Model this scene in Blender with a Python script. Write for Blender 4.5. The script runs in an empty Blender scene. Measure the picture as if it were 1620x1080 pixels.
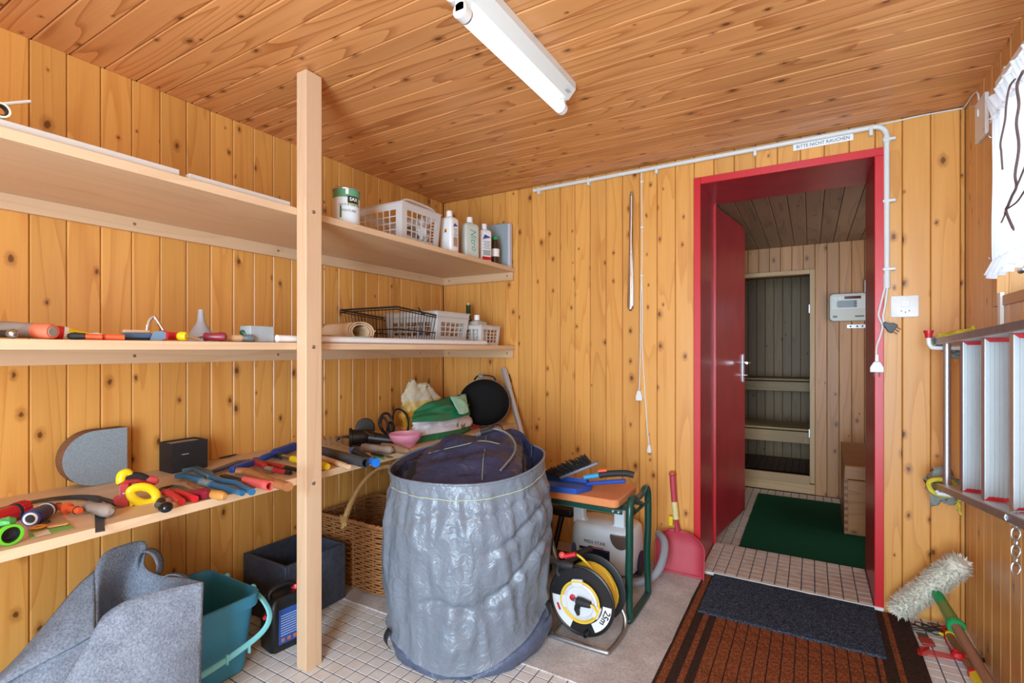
import bpy, bmesh, math, random
from mathutils import Vector, Matrix, Euler, noise as mnoise

random.seed(7)
SC = bpy.context.scene
COL = SC.collection
PI = math.pi

# ------------------------------------------------------------------ camera
F_PX, CX, HORIZON, CAM_H, YAW = 799.0, 810.0, 553.0, 1.18, math.radians(30.6)
cam_data = bpy.data.cameras.new('camera')
cam_data.sensor_fit = 'HORIZONTAL'
cam_data.sensor_width = 36.0
cam_data.lens = 36.0 * F_PX / 1620.0
cam_data.shift_y = (HORIZON - 540.0) / 1620.0
cam_data.clip_start = 0.02
cam = bpy.data.objects.new('camera', cam_data)
COL.objects.link(cam)
cam.location = (0, 0, CAM_H)
cam.rotation_euler = (PI / 2, 0, YAW)
SC.camera = cam

# ------------------------------------------------------------------ colour management, world, daylight
SC.view_settings.view_transform = 'Standard'
SC.view_settings.look = 'None'
SC.view_settings.gamma = 1.0
SC.view_settings.use_curve_mapping = False
SC.view_settings.exposure = 0.0

world = bpy.data.worlds.new('world')
SC.world = world
world.use_nodes = True
wn = world.node_tree
wn.nodes['Background'].inputs[0].default_value = (0.80, 0.90, 1.0, 1)
wn.nodes['Background'].inputs[1].default_value = 1.0


def area(name, loc, rot, sx, sy, power, col=(1, 1, 1)):
    l = bpy.data.lights.new(name, 'AREA')
    l.shape = 'RECTANGLE'
    l.size, l.size_y = sx, sy
    l.energy = power
    l.color = col
    o = bpy.data.objects.new(name, l)
    COL.objects.link(o)
    o.location = loc
    o.rotation_euler = rot
    return o


# daylight through an assumed unglazed opening behind the camera and through the curtained window
area('assumed_entrance_daylight', (-0.1, -1.33, 1.05), (PI / 2, 0, 0), 1.0, 1.85, 150, (0.62, 0.82, 1.0))  # area lamp standing in for daylight at the assumed, unseen entrance
area('daylight_window', (0.80, 1.75, 1.72), (0, PI / 2, 0), 0.62, 1.0, 13, (0.66, 0.84, 1.0))
area('fill_next_room', (0.98, 4.1, 1.3), (0, PI / 2, 0), 0.9, 0.7, 9.0, (0.92, 0.95, 1.0))  # added fill lamp to brighten the next room; no window is built behind it

# ------------------------------------------------------------------ pixel to place
CS, SN = math.cos(YAW), math.sin(YAW)


def ray(px, py):
    a = (px - CX) / F_PX
    return Vector((-SN + a * CS, CS + a * SN, (HORIZON - py) / F_PX))


def onz(px, py, z):
    d = ray(px, py)
    t = (z - CAM_H) / d.z
    return Vector((d.x * t, d.y * t, z))


def onx(px, py, x):
    d = ray(px, py)
    t = x / d.x
    return Vector((x, d.y * t, CAM_H + d.z * t))


def ony(px, py, y):
    d = ray(px, py)
    t = y / d.y
    return Vector((d.x * t, y, CAM_H + d.z * t))


# ------------------------------------------------------------------ materials
MATS = {}


def new_mat(name):
    m = bpy.data.materials.new(name)
    m.use_nodes = True
    nt = m.node_tree
    b = nt.nodes['Principled BSDF']
    return m, nt, b


def srgb(c):
    return tuple(((v / 12.92) if v <= 0.04045 else ((v + 0.055) / 1.055) ** 2.4) for v in [x / 255.0 for x in c])


def N(nt, t, **kw):
    n = nt.nodes.new(t)
    for k, v in kw.items():
        setattr(n, k, v)
    return n


def L(nt, a, b):
    nt.links.new(a, b)


def plain(name, rgb, rough=0.5, metal=0.0, spec=0.5, bump=0.0, bscale=200.0, var=0.0, vscale=20.0, trans=0.0, alpha=1.0,
          coat=0.0, sheen=0.0, subs=0.0):
    """one colour with a little noise wear and fine relief; rgb in sRGB 0..255"""
    if name in MATS:
        return MATS[name]
    m, nt, b = new_mat(name)
    c = srgb(rgb)
    b.inputs['Base Color'].default_value = (*c, 1)
    b.inputs['Roughness'].default_value = rough
    b.inputs['Metallic'].default_value = metal
    b.inputs['Specular IOR Level'].default_value = spec
    b.inputs['Transmission Weight'].default_value = trans
    b.inputs['Alpha'].default_value = alpha
    b.inputs['Coat Weight'].default_value = coat
    b.inputs['Sheen Weight'].default_value = sheen
    b.inputs['Subsurface Weight'].default_value = subs
    tc = N(nt, 'ShaderNodeTexCoord')
    if var > 0:
        nz = N(nt, 'ShaderNodeTexNoise')
        nz.inputs['Scale'].default_value = vscale
        nz.inputs['Detail'].default_value = 5
        L(nt, tc.outputs['Object'], nz.inputs['Vector'])
        mx = N(nt, 'ShaderNodeMix', data_type='RGBA')
        mx.inputs['A'].default_value = (*[max(0, v * (1 - var)) for v in c], 1)
        mx.inputs['B'].default_value = (*[min(1, v * (1 + var) + 0.03 * var) for v in c], 1)
        L(nt, nz.outputs['Fac'], mx.inputs['Factor'])
        L(nt, mx.outputs['Result'], b.inputs['Base Color'])
    if bump > 0:
        nb = N(nt, 'ShaderNodeTexNoise')
        nb.inputs['Scale'].default_value = bscale
        nb.inputs['Detail'].default_value = 3
        L(nt, tc.outputs['Object'], nb.inputs['Vector'])
        bp = N(nt, 'ShaderNodeBump')
        bp.inputs['Strength'].default_value = bump
        bp.inputs['Distance'].default_value = 0.002
        L(nt, nb.outputs['Fac'], bp.inputs['Height'])
        L(nt, bp.outputs['Normal'], b.inputs['Normal'])
    MATS[name] = m
    return m


def wood(name, light, dark, axis='z', rough=0.35, knots=0.5, ring=9.0, vary=0.16, contrast=1.0, knot_col=(96, 50, 20), spec=0.5,
         fine=0.35, knot_size=1.0, coat=0.0, nrm=None):
    if name in MATS:
        return MATS[name]
    m, nt, b = new_mat(name)
    tc = N(nt, 'ShaderNodeTexCoord')
    oi = N(nt, 'ShaderNodeObjectInfo')
    rnd = N(nt, 'ShaderNodeVectorMath', operation='SCALE')
    cmb = N(nt, 'ShaderNodeCombineXYZ')
    cmb.inputs[0].default_value, cmb.inputs[1].default_value, cmb.inputs[2].default_value = 37.1, 91.7, 53.3
    L(nt, cmb.outputs[0], rnd.inputs[0])
    L(nt, oi.outputs['Random'], rnd.inputs['Scale'])
    add = N(nt, 'ShaderNodeVectorMath', operation='ADD')
    L(nt, tc.outputs['Object'], add.inputs[0])
    L(nt, rnd.outputs[0], add.inputs[1])
    idx = 'xyz'.index(axis)

    def scaled(across, along):
        mp = N(nt, 'ShaderNodeVectorMath', operation='MULTIPLY')
        v = [across] * 3
        v[idx] = along
        mp.inputs[1].default_value = v
        L(nt, add.outputs[0], mp.inputs[0])
        return mp.outputs[0]

    # growth rings: contours of a stretched noise
    n1 = N(nt, 'ShaderNodeTexNoise')
    n1.inputs['Scale'].default_value = 1.0
    n1.inputs['Detail'].default_value = 1.5
    n1.inputs['Distortion'].default_value = 0.25
    L(nt, scaled(7.0, 0.55), n1.inputs['Vector'])
    mul = N(nt, 'ShaderNodeMath', operation='MULTIPLY')
    mul.inputs[1].default_value = ring
    L(nt, n1.outputs['Fac'], mul.inputs[0])
    fr = N(nt, 'ShaderNodeMath', operation='FRACT')
    L(nt, mul.outputs[0], fr.inputs[0])
    rr = N(nt, 'ShaderNodeValToRGB')
    rr.color_ramp.elements[0].position = 0.0
    rr.color_ramp.elements[0].color = (0.15, 0.15, 0.15, 1)
    rr.color_ramp.elements[1].position = 0.97
    rr.color_ramp.elements[1].color = (1, 1, 1, 1)
    e = rr.color_ramp.elements.new(0.72)
    e.color = (0.35, 0.35, 0.35, 1)
    e = rr.color_ramp.elements.new(1.0)
    e.color = (0.15, 0.15, 0.15, 1)
    L(nt, fr.outputs[0], rr.inputs['Fac'])
    # fine fibre
    n2 = N(nt, 'ShaderNodeTexNoise')
    n2.inputs['Scale'].default_value = 1.0
    n2.inputs['Detail'].default_value = 3
    L(nt, scaled(150.0, 5.0), n2.inputs['Vector'])
    # broad tone
    n3 = N(nt, 'ShaderNodeTexNoise')
    n3.inputs['Scale'].default_value = 1.0
    n3.inputs['Detail'].default_value = 2
    L(nt, scaled(9.0, 1.3), n3.inputs['Vector'])
    m1 = N(nt, 'ShaderNodeMath', operation='MULTIPLY_ADD')
    L(nt, rr.outputs['Color'], m1.inputs[0])
    m1.inputs[1].default_value = 0.62 * contrast
    m1.inputs[2].default_value = -0.12
    m2 = N(nt, 'ShaderNodeMath', operation='MULTIPLY_ADD')
    L(nt, n2.outputs['Fac'], m2.inputs[0])
    m2.inputs[1].default_value = fine
    L(nt, m1.outputs[0], m2.inputs[2])
    m3 = N(nt, 'ShaderNodeMath', operation='MULTIPLY_ADD')
    L(nt, n3.outputs['Fac'], m3.inputs[0])
    m3.inputs[1].default_value = 0.5
    L(nt, m2.outputs[0], m3.inputs[2])
    sub = N(nt, 'ShaderNodeMath', operation='SUBTRACT', use_clamp=True)
    L(nt, m3.outputs[0], sub.inputs[0])
    sub.inputs[1].default_value = 0.22
    cm = N(nt, 'ShaderNodeMix', data_type='RGBA')
    cm.inputs['A'].default_value = (*srgb(light), 1)
    cm.inputs['B'].default_value = (*srgb(dark), 1)
    L(nt, sub.outputs[0], cm.inputs['Factor'])
    col = cm.outputs['Result']
    if knots > 0:
        vo = N(nt, 'ShaderNodeTexVoronoi', feature='F1', voronoi_dimensions='2D')
        vo.inputs['Scale'].default_value = 1.0
        vo.inputs['Randomness'].default_value = 1.0
        ni = 'xyz'.index(nrm) if nrm else (idx + 1) % 3
        sxyz = N(nt, 'ShaderNodeSeparateXYZ')
        L(nt, add.outputs[0], sxyz.inputs[0])
        flat = N(nt, 'ShaderNodeCombineXYZ')
        L(nt, sxyz.outputs[3 - idx - ni], flat.inputs[0])
        L(nt, sxyz.outputs[idx], flat.inputs[1])
        mp = N(nt, 'ShaderNodeVectorMath', operation='MULTIPLY')
        mp.inputs[1].default_value = (10.0, 6.0, 1.0)
        L(nt, flat.outputs[0], mp.inputs[0])
        # a wobble so that knots are not perfect ellipses
        nw = N(nt, 'ShaderNodeTexNoise')
        nw.inputs['Scale'].default_value = 60
        L(nt, add.outputs[0], nw.inputs['Vector'])
        ws = N(nt, 'ShaderNodeVectorMath', operation='SCALE')
        ws.inputs['Scale'].default_value = 0.09
        L(nt, nw.outputs['Color'], ws.inputs[0])
        wa = N(nt, 'ShaderNodeVectorMath', operation='ADD')
        L(nt, mp.outputs[0], wa.inputs[0])
        L(nt, ws.outputs[0], wa.inputs[1])
        L(nt, wa.outputs[0], vo.inputs['Vector'])
        sp = N(nt, 'ShaderNodeSeparateColor')
        L(nt, vo.outputs['Color'], sp.inputs[0])
        gate = N(nt, 'ShaderNodeMath', operation='LESS_THAN')
        L(nt, sp.outputs[0], gate.inputs[0])
        gate.inputs[1].default_value = knots
        # radius varies per knot
        rad = N(nt, 'ShaderNodeMapRange')
        rad.inputs['From Min'].default_value = 0
        rad.inputs['From Max'].default_value = 1
        rad.inputs['To Min'].default_value = 0.025 * knot_size
        rad.inputs['To Max'].default_value = 0.105 * knot_size
        L(nt, sp.outputs[1], rad.inputs['Value'])
        dv = N(nt, 'ShaderNodeMath', operation='DIVIDE')
        L(nt, vo.outputs['Distance'], dv.inputs[0])
        L(nt, rad.outputs[0], dv.inputs[1])
        core = N(nt, 'ShaderNodeMapRange', interpolation_type='SMOOTHSTEP')
        core.inputs['From Min'].default_value = 0.55
        core.inputs['From Max'].default_value = 1.0
        core.inputs['To Min'].default_value = 0.85
        core.inputs['To Max'].default_value = 0.0
        L(nt, dv.outputs[0], core.inputs['Value'])
        halo = N(nt, 'ShaderNodeMapRange', interpolation_type='SMOOTHSTEP')
        halo.inputs['From Min'].default_value = 0.9
        halo.inputs['From Max'].default_value = 2.6
        halo.inputs['To Min'].default_value = 0.55
        halo.inputs['To Max'].default_value = 0.0
        L(nt, dv.outputs[0], halo.inputs['Value'])
        g1 = N(nt, 'ShaderNodeMath', operation='MULTIPLY')
        L(nt, halo.outputs[0], g1.inputs[0])
        L(nt, gate.outputs[0], g1.inputs[1])
        g2 = N(nt, 'ShaderNodeMath', operation='MULTIPLY')
        L(nt, core.outputs[0], g2.inputs[0])
        L(nt, gate.outputs[0], g2.inputs[1])
        k1 = N(nt, 'ShaderNodeMix', data_type='RGBA')
        L(nt, g1.outputs[0], k1.inputs['Factor'])
        L(nt, col, k1.inputs['A'])
        k1.inputs['B'].default_value = (*srgb([v * 0.82 for v in dark]), 1)
        k2 = N(nt, 'ShaderNodeMix', data_type='RGBA')
        L(nt, g2.outputs[0], k2.inputs['Factor'])
        L(nt, k1.outputs['Result'], k2.inputs['A'])
        k2.inputs['B'].default_value = (*srgb(knot_col), 1)
        col = k2.outputs['Result']
    hs = N(nt, 'ShaderNodeHueSaturation')
    mr = N(nt, 'ShaderNodeMapRange')
    mr.inputs['To Min'].default_value = 1 - vary
    mr.inputs['To Max'].default_value = 1 + vary * 0.7
    fx = N(nt, 'ShaderNodeMath', operation='FRACT')
    fm = N(nt, 'ShaderNodeMath', operation='MULTIPLY')
    fm.inputs[1].default_value = 17.31
    L(nt, oi.outputs['Random'], fm.inputs[0])
    L(nt, fm.outputs[0], fx.inputs[0])
    L(nt, fx.outputs[0], mr.inputs['Value'])
    L(nt, mr.outputs[0], hs.inputs['Value'])
    L(nt, col, hs.inputs['Color'])
    L(nt, hs.outputs[0], b.inputs['Base Color'])
    b.inputs['Roughness'].default_value = rough
    b.inputs['Specular IOR Level'].default_value = spec
    b.inputs['Coat Weight'].default_value = coat
    bp = N(nt, 'ShaderNodeBump')
    bp.inputs['Strength'].default_value = 0.12
    bp.inputs['Distance'].default_value = 0.002
    L(nt, m2.outputs[0], bp.inputs['Height'])
    L(nt, bp.outputs['Normal'], b.inputs['Normal'])
    MATS[name] = m
    return m


def speckle(name, cols, scale=300.0, rough=0.95, bump=0.5, stretch=(1, 1, 1), dist=0.003, coarse=None):
    """fibrous surface: colours picked by fine noise"""
    if name in MATS:
        return MATS[name]
    m, nt, b = new_mat(name)
    tc = N(nt, 'ShaderNodeTexCoord')
    mp = N(nt, 'ShaderNodeMapping')
    mp.inputs['Scale'].default_value = stretch
    L(nt, tc.outputs['Object'], mp.inputs[0])
    nz = N(nt, 'ShaderNodeTexNoise')
    nz.inputs['Scale'].default_value = scale
    nz.inputs['Detail'].default_value = 4
    nz.inputs['Roughness'].default_value = 0.7
    L(nt, mp.outputs[0], nz.inputs['Vector'])
    rp = N(nt, 'ShaderNodeValToRGB')
    els = rp.color_ramp.elements
    lo, hi = 0.32, 0.68
    for i, c in enumerate(cols):
        p = lo + (hi - lo) * i / (len(cols) - 1)
        if i < 2:
            els[i].position = p
            els[i].color = (*srgb(c), 1)
        else:
            e = els.new(p)
            e.color = (*srgb(c), 1)
    els[1].position = lo + (hi - lo) * 1 / (len(cols) - 1)
    L(nt, nz.outputs['Fac'], rp.inputs['Fac'])
    out = rp.outputs['Color']
    if coarse:
        n2 = N(nt, 'ShaderNodeTexNoise')
        n2.inputs['Scale'].default_value = coarse
        n2.inputs['Detail'].default_value = 3
        L(nt, tc.outputs['Object'], n2.inputs['Vector'])
        mr = N(nt, 'ShaderNodeMapRange')
        mr.inputs['From Min'].default_value = 0.3
        mr.inputs['From Max'].default_value = 0.7
        mr.inputs['To Min'].default_value = 0.82
        mr.inputs['To Max'].default_value = 1.12
        L(nt, n2.outputs['Fac'], mr.inputs['Value'])
        hs = N(nt, 'ShaderNodeHueSaturation')
        L(nt, mr.outputs[0], hs.inputs['Value'])
        L(nt, out, hs.inputs['Color'])
        out = hs.outputs[0]
    L(nt, out, b.inputs['Base Color'])
    b.inputs['Roughness'].default_value = rough
    b.inputs['Specular IOR Level'].default_value = 0.2
    bp = N(nt, 'ShaderNodeBump')
    bp.inputs['Strength'].default_value = bump
    bp.inputs['Distance'].default_value = dist
    L(nt, nz.outputs['Fac'], bp.inputs['Height'])
    L(nt, bp.outputs['Normal'], b.inputs['Normal'])
    MATS[name] = m
    return m


# ------------------------------------------------------------------ mesh building
class MB:
    """collects shapes; build() links them as ONE mesh object"""

    def __init__(self):
        self.v, self.f = [], []

    def add(self, vs, fs):
        o = len(self.v)
        self.v += [Vector(v) for v in vs]
        self.f += [tuple(i + o for i in f) for f in fs]
        return self

    def box(self, lo, hi, M=None):
        x0, y0, z0 = lo
        x1, y1, z1 = hi
        vs = [(x0, y0, z0), (x1, y0, z0), (x1, y1, z0), (x0, y1, z0), (x0, y0, z1), (x1, y0, z1), (x1, y1, z1), (x0, y1, z1)]
        if M is not None:
            vs = [M @ Vector(v) for v in vs]
        return self.add(vs, [(3, 2, 1, 0), (4, 5, 6, 7), (0, 1, 5, 4), (1, 2, 6, 5), (2, 3, 7, 6), (3, 0, 4, 7)])

    def rings(self, rings, closed=True, cap0=True, cap1=True):
        n = len(rings[0])
        o = len(self.v)
        for r in rings:
            self.v += [Vector(p) for p in r]
        m = n if closed else n - 1
        for i in range(len(rings) - 1):
            for j in range(m):
                a, b_ = o + i * n + j, o + i * n + (j + 1) % n
                self.f.append((a, b_, b_ + n, a + n))
        if cap0:
            self.f.append(tuple(o + j for j in reversed(range(n))))
        if cap1:
            k = o + (len(rings) - 1) * n
            self.f.append(tuple(k + j for j in range(n)))
        return self

    def cyl(self, p0, p1, r0, r1=None, n=16, cap0=True, cap1=True):
        r1 = r0 if r1 is None else r1
        return self.tube([p0, p1], [r0, r1], n, cap0, cap1)

    def tube(self, pts, r, n=8, cap0=True, cap1=True, squash=1.0, up=None, closed=False):
        pts = [Vector(p) for p in pts]
        k = len(pts)
        rs = r if isinstance(r, (list, tuple)) else [r] * k
        prev = None
        rings = []
        for i, p in enumerate(pts):
            if closed:
                t = pts[(i + 1) % k] - pts[i - 1]
            else:
                t = pts[min(i + 1, k - 1)] - pts[max(i - 1, 0)]
            if t.length < 1e-9:
                t = Vector((0, 0, 1))
            t.normalize()
            if prev is None:
                a = Vector(up) if up is not None else (Vector((0, 0, 1)) if abs(t.z) < 0.9 else Vector((1, 0, 0)))
            else:
                a = prev
            nrm = a - t * a.dot(t)
            if nrm.length < 1e-6:
                nrm = t.orthogonal()
            nrm.normalize()
            prev = nrm
            bn = t.cross(nrm)
            rings.append([p + (nrm * math.cos(q) * squash + bn * math.sin(q)) * rs[i] for q in [2 * PI * j / n for j in range(n)]])
        if closed:
            rings.append(rings[0])
            return self.rings(rings, True, False, False)
        return self.rings(rings, True, cap0, cap1)

    def lathe(self, prof, n=24, M=None, cap0=True, cap1=True):
        """prof: [(radius, z)] about local z"""
        rings = []
        for r, z in prof:
            ring = [Vector((r * math.cos(2 * PI * j / n), r * math.sin(2 * PI * j / n), z)) for j in range(n)]
            if M is not None:
                ring = [M @ p for p in ring]
            rings.append(ring)
        return self.rings(rings, True, cap0, cap1)

    def ball(self, c, r, n=14, m=9, M=None):
        c = Vector(c)
        r = Vector(r) if isinstance(r, (tuple, list, Vector)) else Vector((r, r, r))
        prof = []
        rings = []
        for i in range(m + 1):
            t = PI * i / m
            rr = max(math.sin(t), 0.02)
            ring = []
            for j in range(n):
                q = 2 * PI * j / n
                p = Vector((rr * math.cos(q) * r.x, rr * math.sin(q) * r.y, -math.cos(t) * r.z))
                if M is not None:
                    p = M @ p
                ring.append(c + p)
            rings.append(ring)
        return self.rings(rings)

    def prism(self, outline, depth, M=None, hole=None):
        """outline: [(x,y)] extruded 0..depth along local z"""
        a = [Vector((x, y, 0)) for x, y in outline]
        b_ = [Vector((x, y, depth)) for x, y in outline]
        if M is not None:
            a, b_ = [M @ p for p in a], [M @ p for p in b_]
        return self.rings([a, b_])

    def frame(self, outer, inner, depth, M=None):
        """plate with a hole; outer and inner have the same count"""
        n = len(outer)
        T = (lambda p: M @ Vector(p)) if M is not None else Vector
        r = [[T((x, y, 0)) for x, y in outer], [T((x, y, depth)) for x, y in outer],
             [T((x, y, depth)) for x, y in inner], [T((x, y, 0)) for x, y in inner]]
        r.append(r[0])
        return self.rings(r, True, False, False)

    def grid(self, fn, nu, nv, wrap_u=False):
        o = len(self.v)
        for i in range(nu + (0 if wrap_u else 1)):
            for j in range(nv + 1):
                self.v.append(Vector(fn(i / nu, j / nv)))
        w = nv + 1
        cnt = nu + (0 if wrap_u else 1)
        for i in range(nu):
            i2 = (i + 1) % cnt
            for j in range(nv):
                self.f.append((o + i * w + j, o + i2 * w + j, o + i2 * w + j + 1, o + i * w + j + 1))
        return self

    def xf(self, M):
        self.v = [M @ p for p in self.v]
        return self

    def bb(self):
        lo = Vector((min(p.x for p in self.v), min(p.y for p in self.v), min(p.z for p in self.v)))
        hi = Vector((max(p.x for p in self.v), max(p.y for p in self.v), max(p.z for p in self.v)))
        return lo, hi


def mesh_of(name, mb, mat, smooth=True, angle=40):
    me = bpy.data.meshes.new(name)
    me.from_pydata(mb.v, [], mb.f)
    me.validate()
    bm = bmesh.new()
    bm.from_mesh(me)
    bmesh.ops.recalc_face_normals(bm, faces=bm.faces)
    bm.to_mesh(me)
    bm.free()
    if mat is not None:
        me.materials.append(mat)
    if smooth:
        me.polygons.foreach_set('use_smooth', [True] * len(me.polygons))
        me.set_sharp_from_angle(angle=math.radians(angle))
    return me


def obj(name, mb, mat, parent=None, smooth=True, angle=40, bevel=0.0, label=None, solid=0.0, sub=0, kind=None, bseg=2):
    """world coordinates in mb; the object's origin goes to the middle of its base"""
    lo, hi = mb.bb()
    c = Vector(((lo.x + hi.x) / 2, (lo.y + hi.y) / 2, lo.z))
    mb.v = [p - c for p in mb.v]
    o = bpy.data.objects.new(name, mesh_of(name, mb, mat, smooth, angle))
    COL.objects.link(o)
    if parent is not None:
        o.parent = parent
        o.location = c - ORG.get(parent.name, Vector((0, 0, 0)))
    else:
        o.location = c
    ORG[o.name] = c.copy()
    if solid:
        md = o.modifiers.new('thick', 'SOLIDIFY')
        md.thickness = solid
        md.offset = 0
    if sub:
        md = o.modifiers.new('sub', 'SUBSURF')
        md.levels = md.render_levels = sub
    if bevel:
        md = o.modifiers.new('bevel', 'BEVEL')
        md.width = bevel
        md.segments = bseg
        md.limit_method = 'ANGLE'
        md.angle_limit = math.radians(40)
    if label:
        o['label'] = label
    if kind:
        o['kind'] = kind
    return o


ORG = {}


def thing(name, label, cat, loc, group=None):
    o = bpy.data.objects.new(name, None)
    COL.objects.link(o)
    o.empty_display_size = 0.05
    o.location = loc
    ORG[o.name] = Vector(loc)
    o['label'] = label
    o['category'] = cat
    if group:
        o['group'] = group
    return o


def tag(o, label, cat, group=None):
    o['label'] = label
    o['category'] = cat
    if group:
        o['group'] = group
    return o


def struct(o):
    o['kind'] = 'structure'
    return o


def frm(loc, rz=0.0, rx=0.0, ry=0.0):
    return Matrix.Translation(Vector(loc)) @ Euler((rx, ry, rz), 'XYZ').to_matrix().to_4x4()


def axes(o, x, y, z):
    m = Matrix.Identity(4)
    for i, a in enumerate((x, y, z)):
        a = Vector(a)
        m[0][i], m[1][i], m[2][i] = a.x, a.y, a.z
    m[0][3], m[1][3], m[2][3] = o[0], o[1], o[2]
    return m


def along(p0, p1, up=(0, 0, 1)):
    """matrix whose local z runs from p0 to p1"""
    p0, p1 = Vector(p0), Vector(p1)
    z = (p1 - p0).normalized()
    u = Vector(up)
    x = u - z * u.dot(z)
    if x.length < 1e-5:
        x = z.orthogonal()
    x.normalize()
    y = z.cross(x)
    return axes(p0, x, y, z)


def smooth_path(pts, n=8, closed=False):
    pts = [Vector(p) for p in pts]
    k = len(pts)
    out = []
    rng = range(k if closed else k - 1)
    for i in rng:
        if closed:
            p0, p1, p2, p3 = pts[i - 1], pts[i], pts[(i + 1) % k], pts[(i + 2) % k]
        else:
            p0, p1, p2, p3 = pts[max(i - 1, 0)], pts[i], pts[i + 1], pts[min(i + 2, k - 1)]
        for j in range(n):
            t = j / n
            out.append(0.5 * ((2 * p1) + (-p0 + p2) * t + (2 * p0 - 5 * p1 + 4 * p2 - p3) * t * t + (-p0 + 3 * p1 - 3 * p2 + p3) * t ** 3))
    if not closed:
        out.append(pts[-1])
    return out


def rrect(w, h, r, n=4, cx=0.0, cy=0.0):
    out = []
    for sx, sy, a0 in ((1, 1, 0), (-1, 1, PI / 2), (-1, -1, PI), (1, -1, 3 * PI / 2)):
        for i in range(n + 1):
            a = a0 + PI / 2 * i / n
            out.append((cx + sx * (w / 2 - r) + r * math.cos(a), cy + sy * (h / 2 - r) + r * math.sin(a)))
    return out


def text_mb(s, size, M, bold=False, extrude=0.0004, fn=None, shear=0.0, space=1.0):
    """lettering as real thin geometry; M maps text plane (x right, y up, z out), centred"""
    cu = bpy.data.curves.new('lettering', 'FONT')
    cu.body = s
    cu.size = size
    cu.align_x = 'CENTER'
    cu.align_y = 'CENTER'
    cu.extrude = extrude
    cu.resolution_u = 2
    cu.shear = shear
    cu.space_character = space
    if bold:
        cu.offset = size * 0.02
    t = bpy.data.objects.new('lettering_tmp', cu)
    COL.objects.link(t)
    dg = bpy.context.evaluated_depsgraph_get()
    me = t.evaluated_get(dg).to_mesh()
    mb = MB()
    vs = [v.co.copy() for v in me.vertices]
    fs = [tuple(p.vertices) for p in me.polygons]
    t.evaluated_get(dg).to_mesh_clear()
    bpy.data.objects.remove(t)
    bpy.data.curves.remove(cu)
    mb.add([(fn(v) if fn else M @ v) for v in vs], fs)
    return mb


def copy_tree(o, loc, rz=None, label=None, group=None):
    c = o.copy()
    COL.objects.link(c)
    c.location = loc
    if rz is not None:
        c.rotation_euler = (0, 0, rz)
    if label:
        c['label'] = label
    if group:
        c['group'] = group
    for ch in o.children:
        d = ch.copy()
        COL.objects.link(d)
        d.parent = c
        for g in ch.children:
            e = g.copy()
            COL.objects.link(e)
            e.parent = d
    return c


# common looks
STEEL = plain('steel', (176, 178, 180), 0.32, 1.0, var=0.12, vscale=60)
ZINC = plain('galvanised_steel', (190, 193, 196), 0.38, 1.0, var=0.12, vscale=40)
CHROME = plain('chrome', (225, 226, 228), 0.12, 1.0)
ALU = plain('aluminium', (205, 207, 209), 0.4, 0.9, var=0.06, vscale=30, bump=0.15, bscale=300)
DARK_STEEL = plain('dark_steel', (70, 68, 66), 0.45, 0.8, var=0.3, vscale=70)
BLACK = plain('black_plastic', (24, 24, 26), 0.4, var=0.15, vscale=40)
BLACK_MATT = plain('black_rubber', (33, 33, 35), 0.65, var=0.2, vscale=60, bump=0.1)
WHITE = plain('white_plastic', (236, 236, 232), 0.38, var=0.03)
WHITE_PAINT = plain('white_paint', (240, 241, 238), 0.4)
RED = plain('red_plastic', (200, 30, 40), 0.35, var=0.1, vscale=40)
YELLOW = plain('yellow_plastic', (238, 205, 20), 0.38, var=0.08, vscale=40)
ORANGE = plain('orange_plastic', (225, 90, 45), 0.4, var=0.1, vscale=40)
BLUE = plain('blue_plastic', (30, 110, 205), 0.4, var=0.08, vscale=40)
DEEP_BLUE = plain('deep_blue_paint', (28, 66, 150), 0.4, var=0.2, vscale=80)
# ------------------------------------------------------------------ the room
XL, XR, YB, YR, ZC = -2.23, 0.565, 2.82, -1.35, 2.21
PINE_L = wood('pine_wall_left', (230, 170, 90), (192, 118, 46), 'z', 0.33, knots=0.38, contrast=0.72, nrm='x', vary=0.1)
PINE_B = wood('pine_wall_back', (232, 170, 90), (194, 118, 46), 'z', 0.33, knots=0.42, contrast=0.7, nrm='y', vary=0.1)
PINE_R = wood('pine_wall_right', (222, 164, 96), (178, 114, 54), 'z', 0.3, knots=0.3, contrast=0.55, nrm='x', vary=0.1)
PINE_C = wood('pine_ceiling', (232, 166, 104), (170, 96, 44), 'x', 0.36, knots=0.42, contrast=1.2, ring=13, fine=0.25, nrm='z', vary=0.12)
BACKING = plain('wall_backing', (120, 72, 30), 0.8)
BEECH_Y = wood('shelf_board', (226, 194, 158), (202, 162, 122), 'y', 0.45, knots=0, ring=6, contrast=0.6, vary=0.04)
BEECH_X = wood('shelf_batten', (222, 186, 146), (196, 152, 110), 'x', 0.45, knots=0, ring=6, contrast=0.6, vary=0.04)
BEECH_Z = wood('post_wood', (226, 192, 156), (204, 162, 122), 'z', 0.5, knots=0.1, ring=7, contrast=0.6, vary=0.04, knot_size=0.5)

PLANKS = {}


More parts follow.
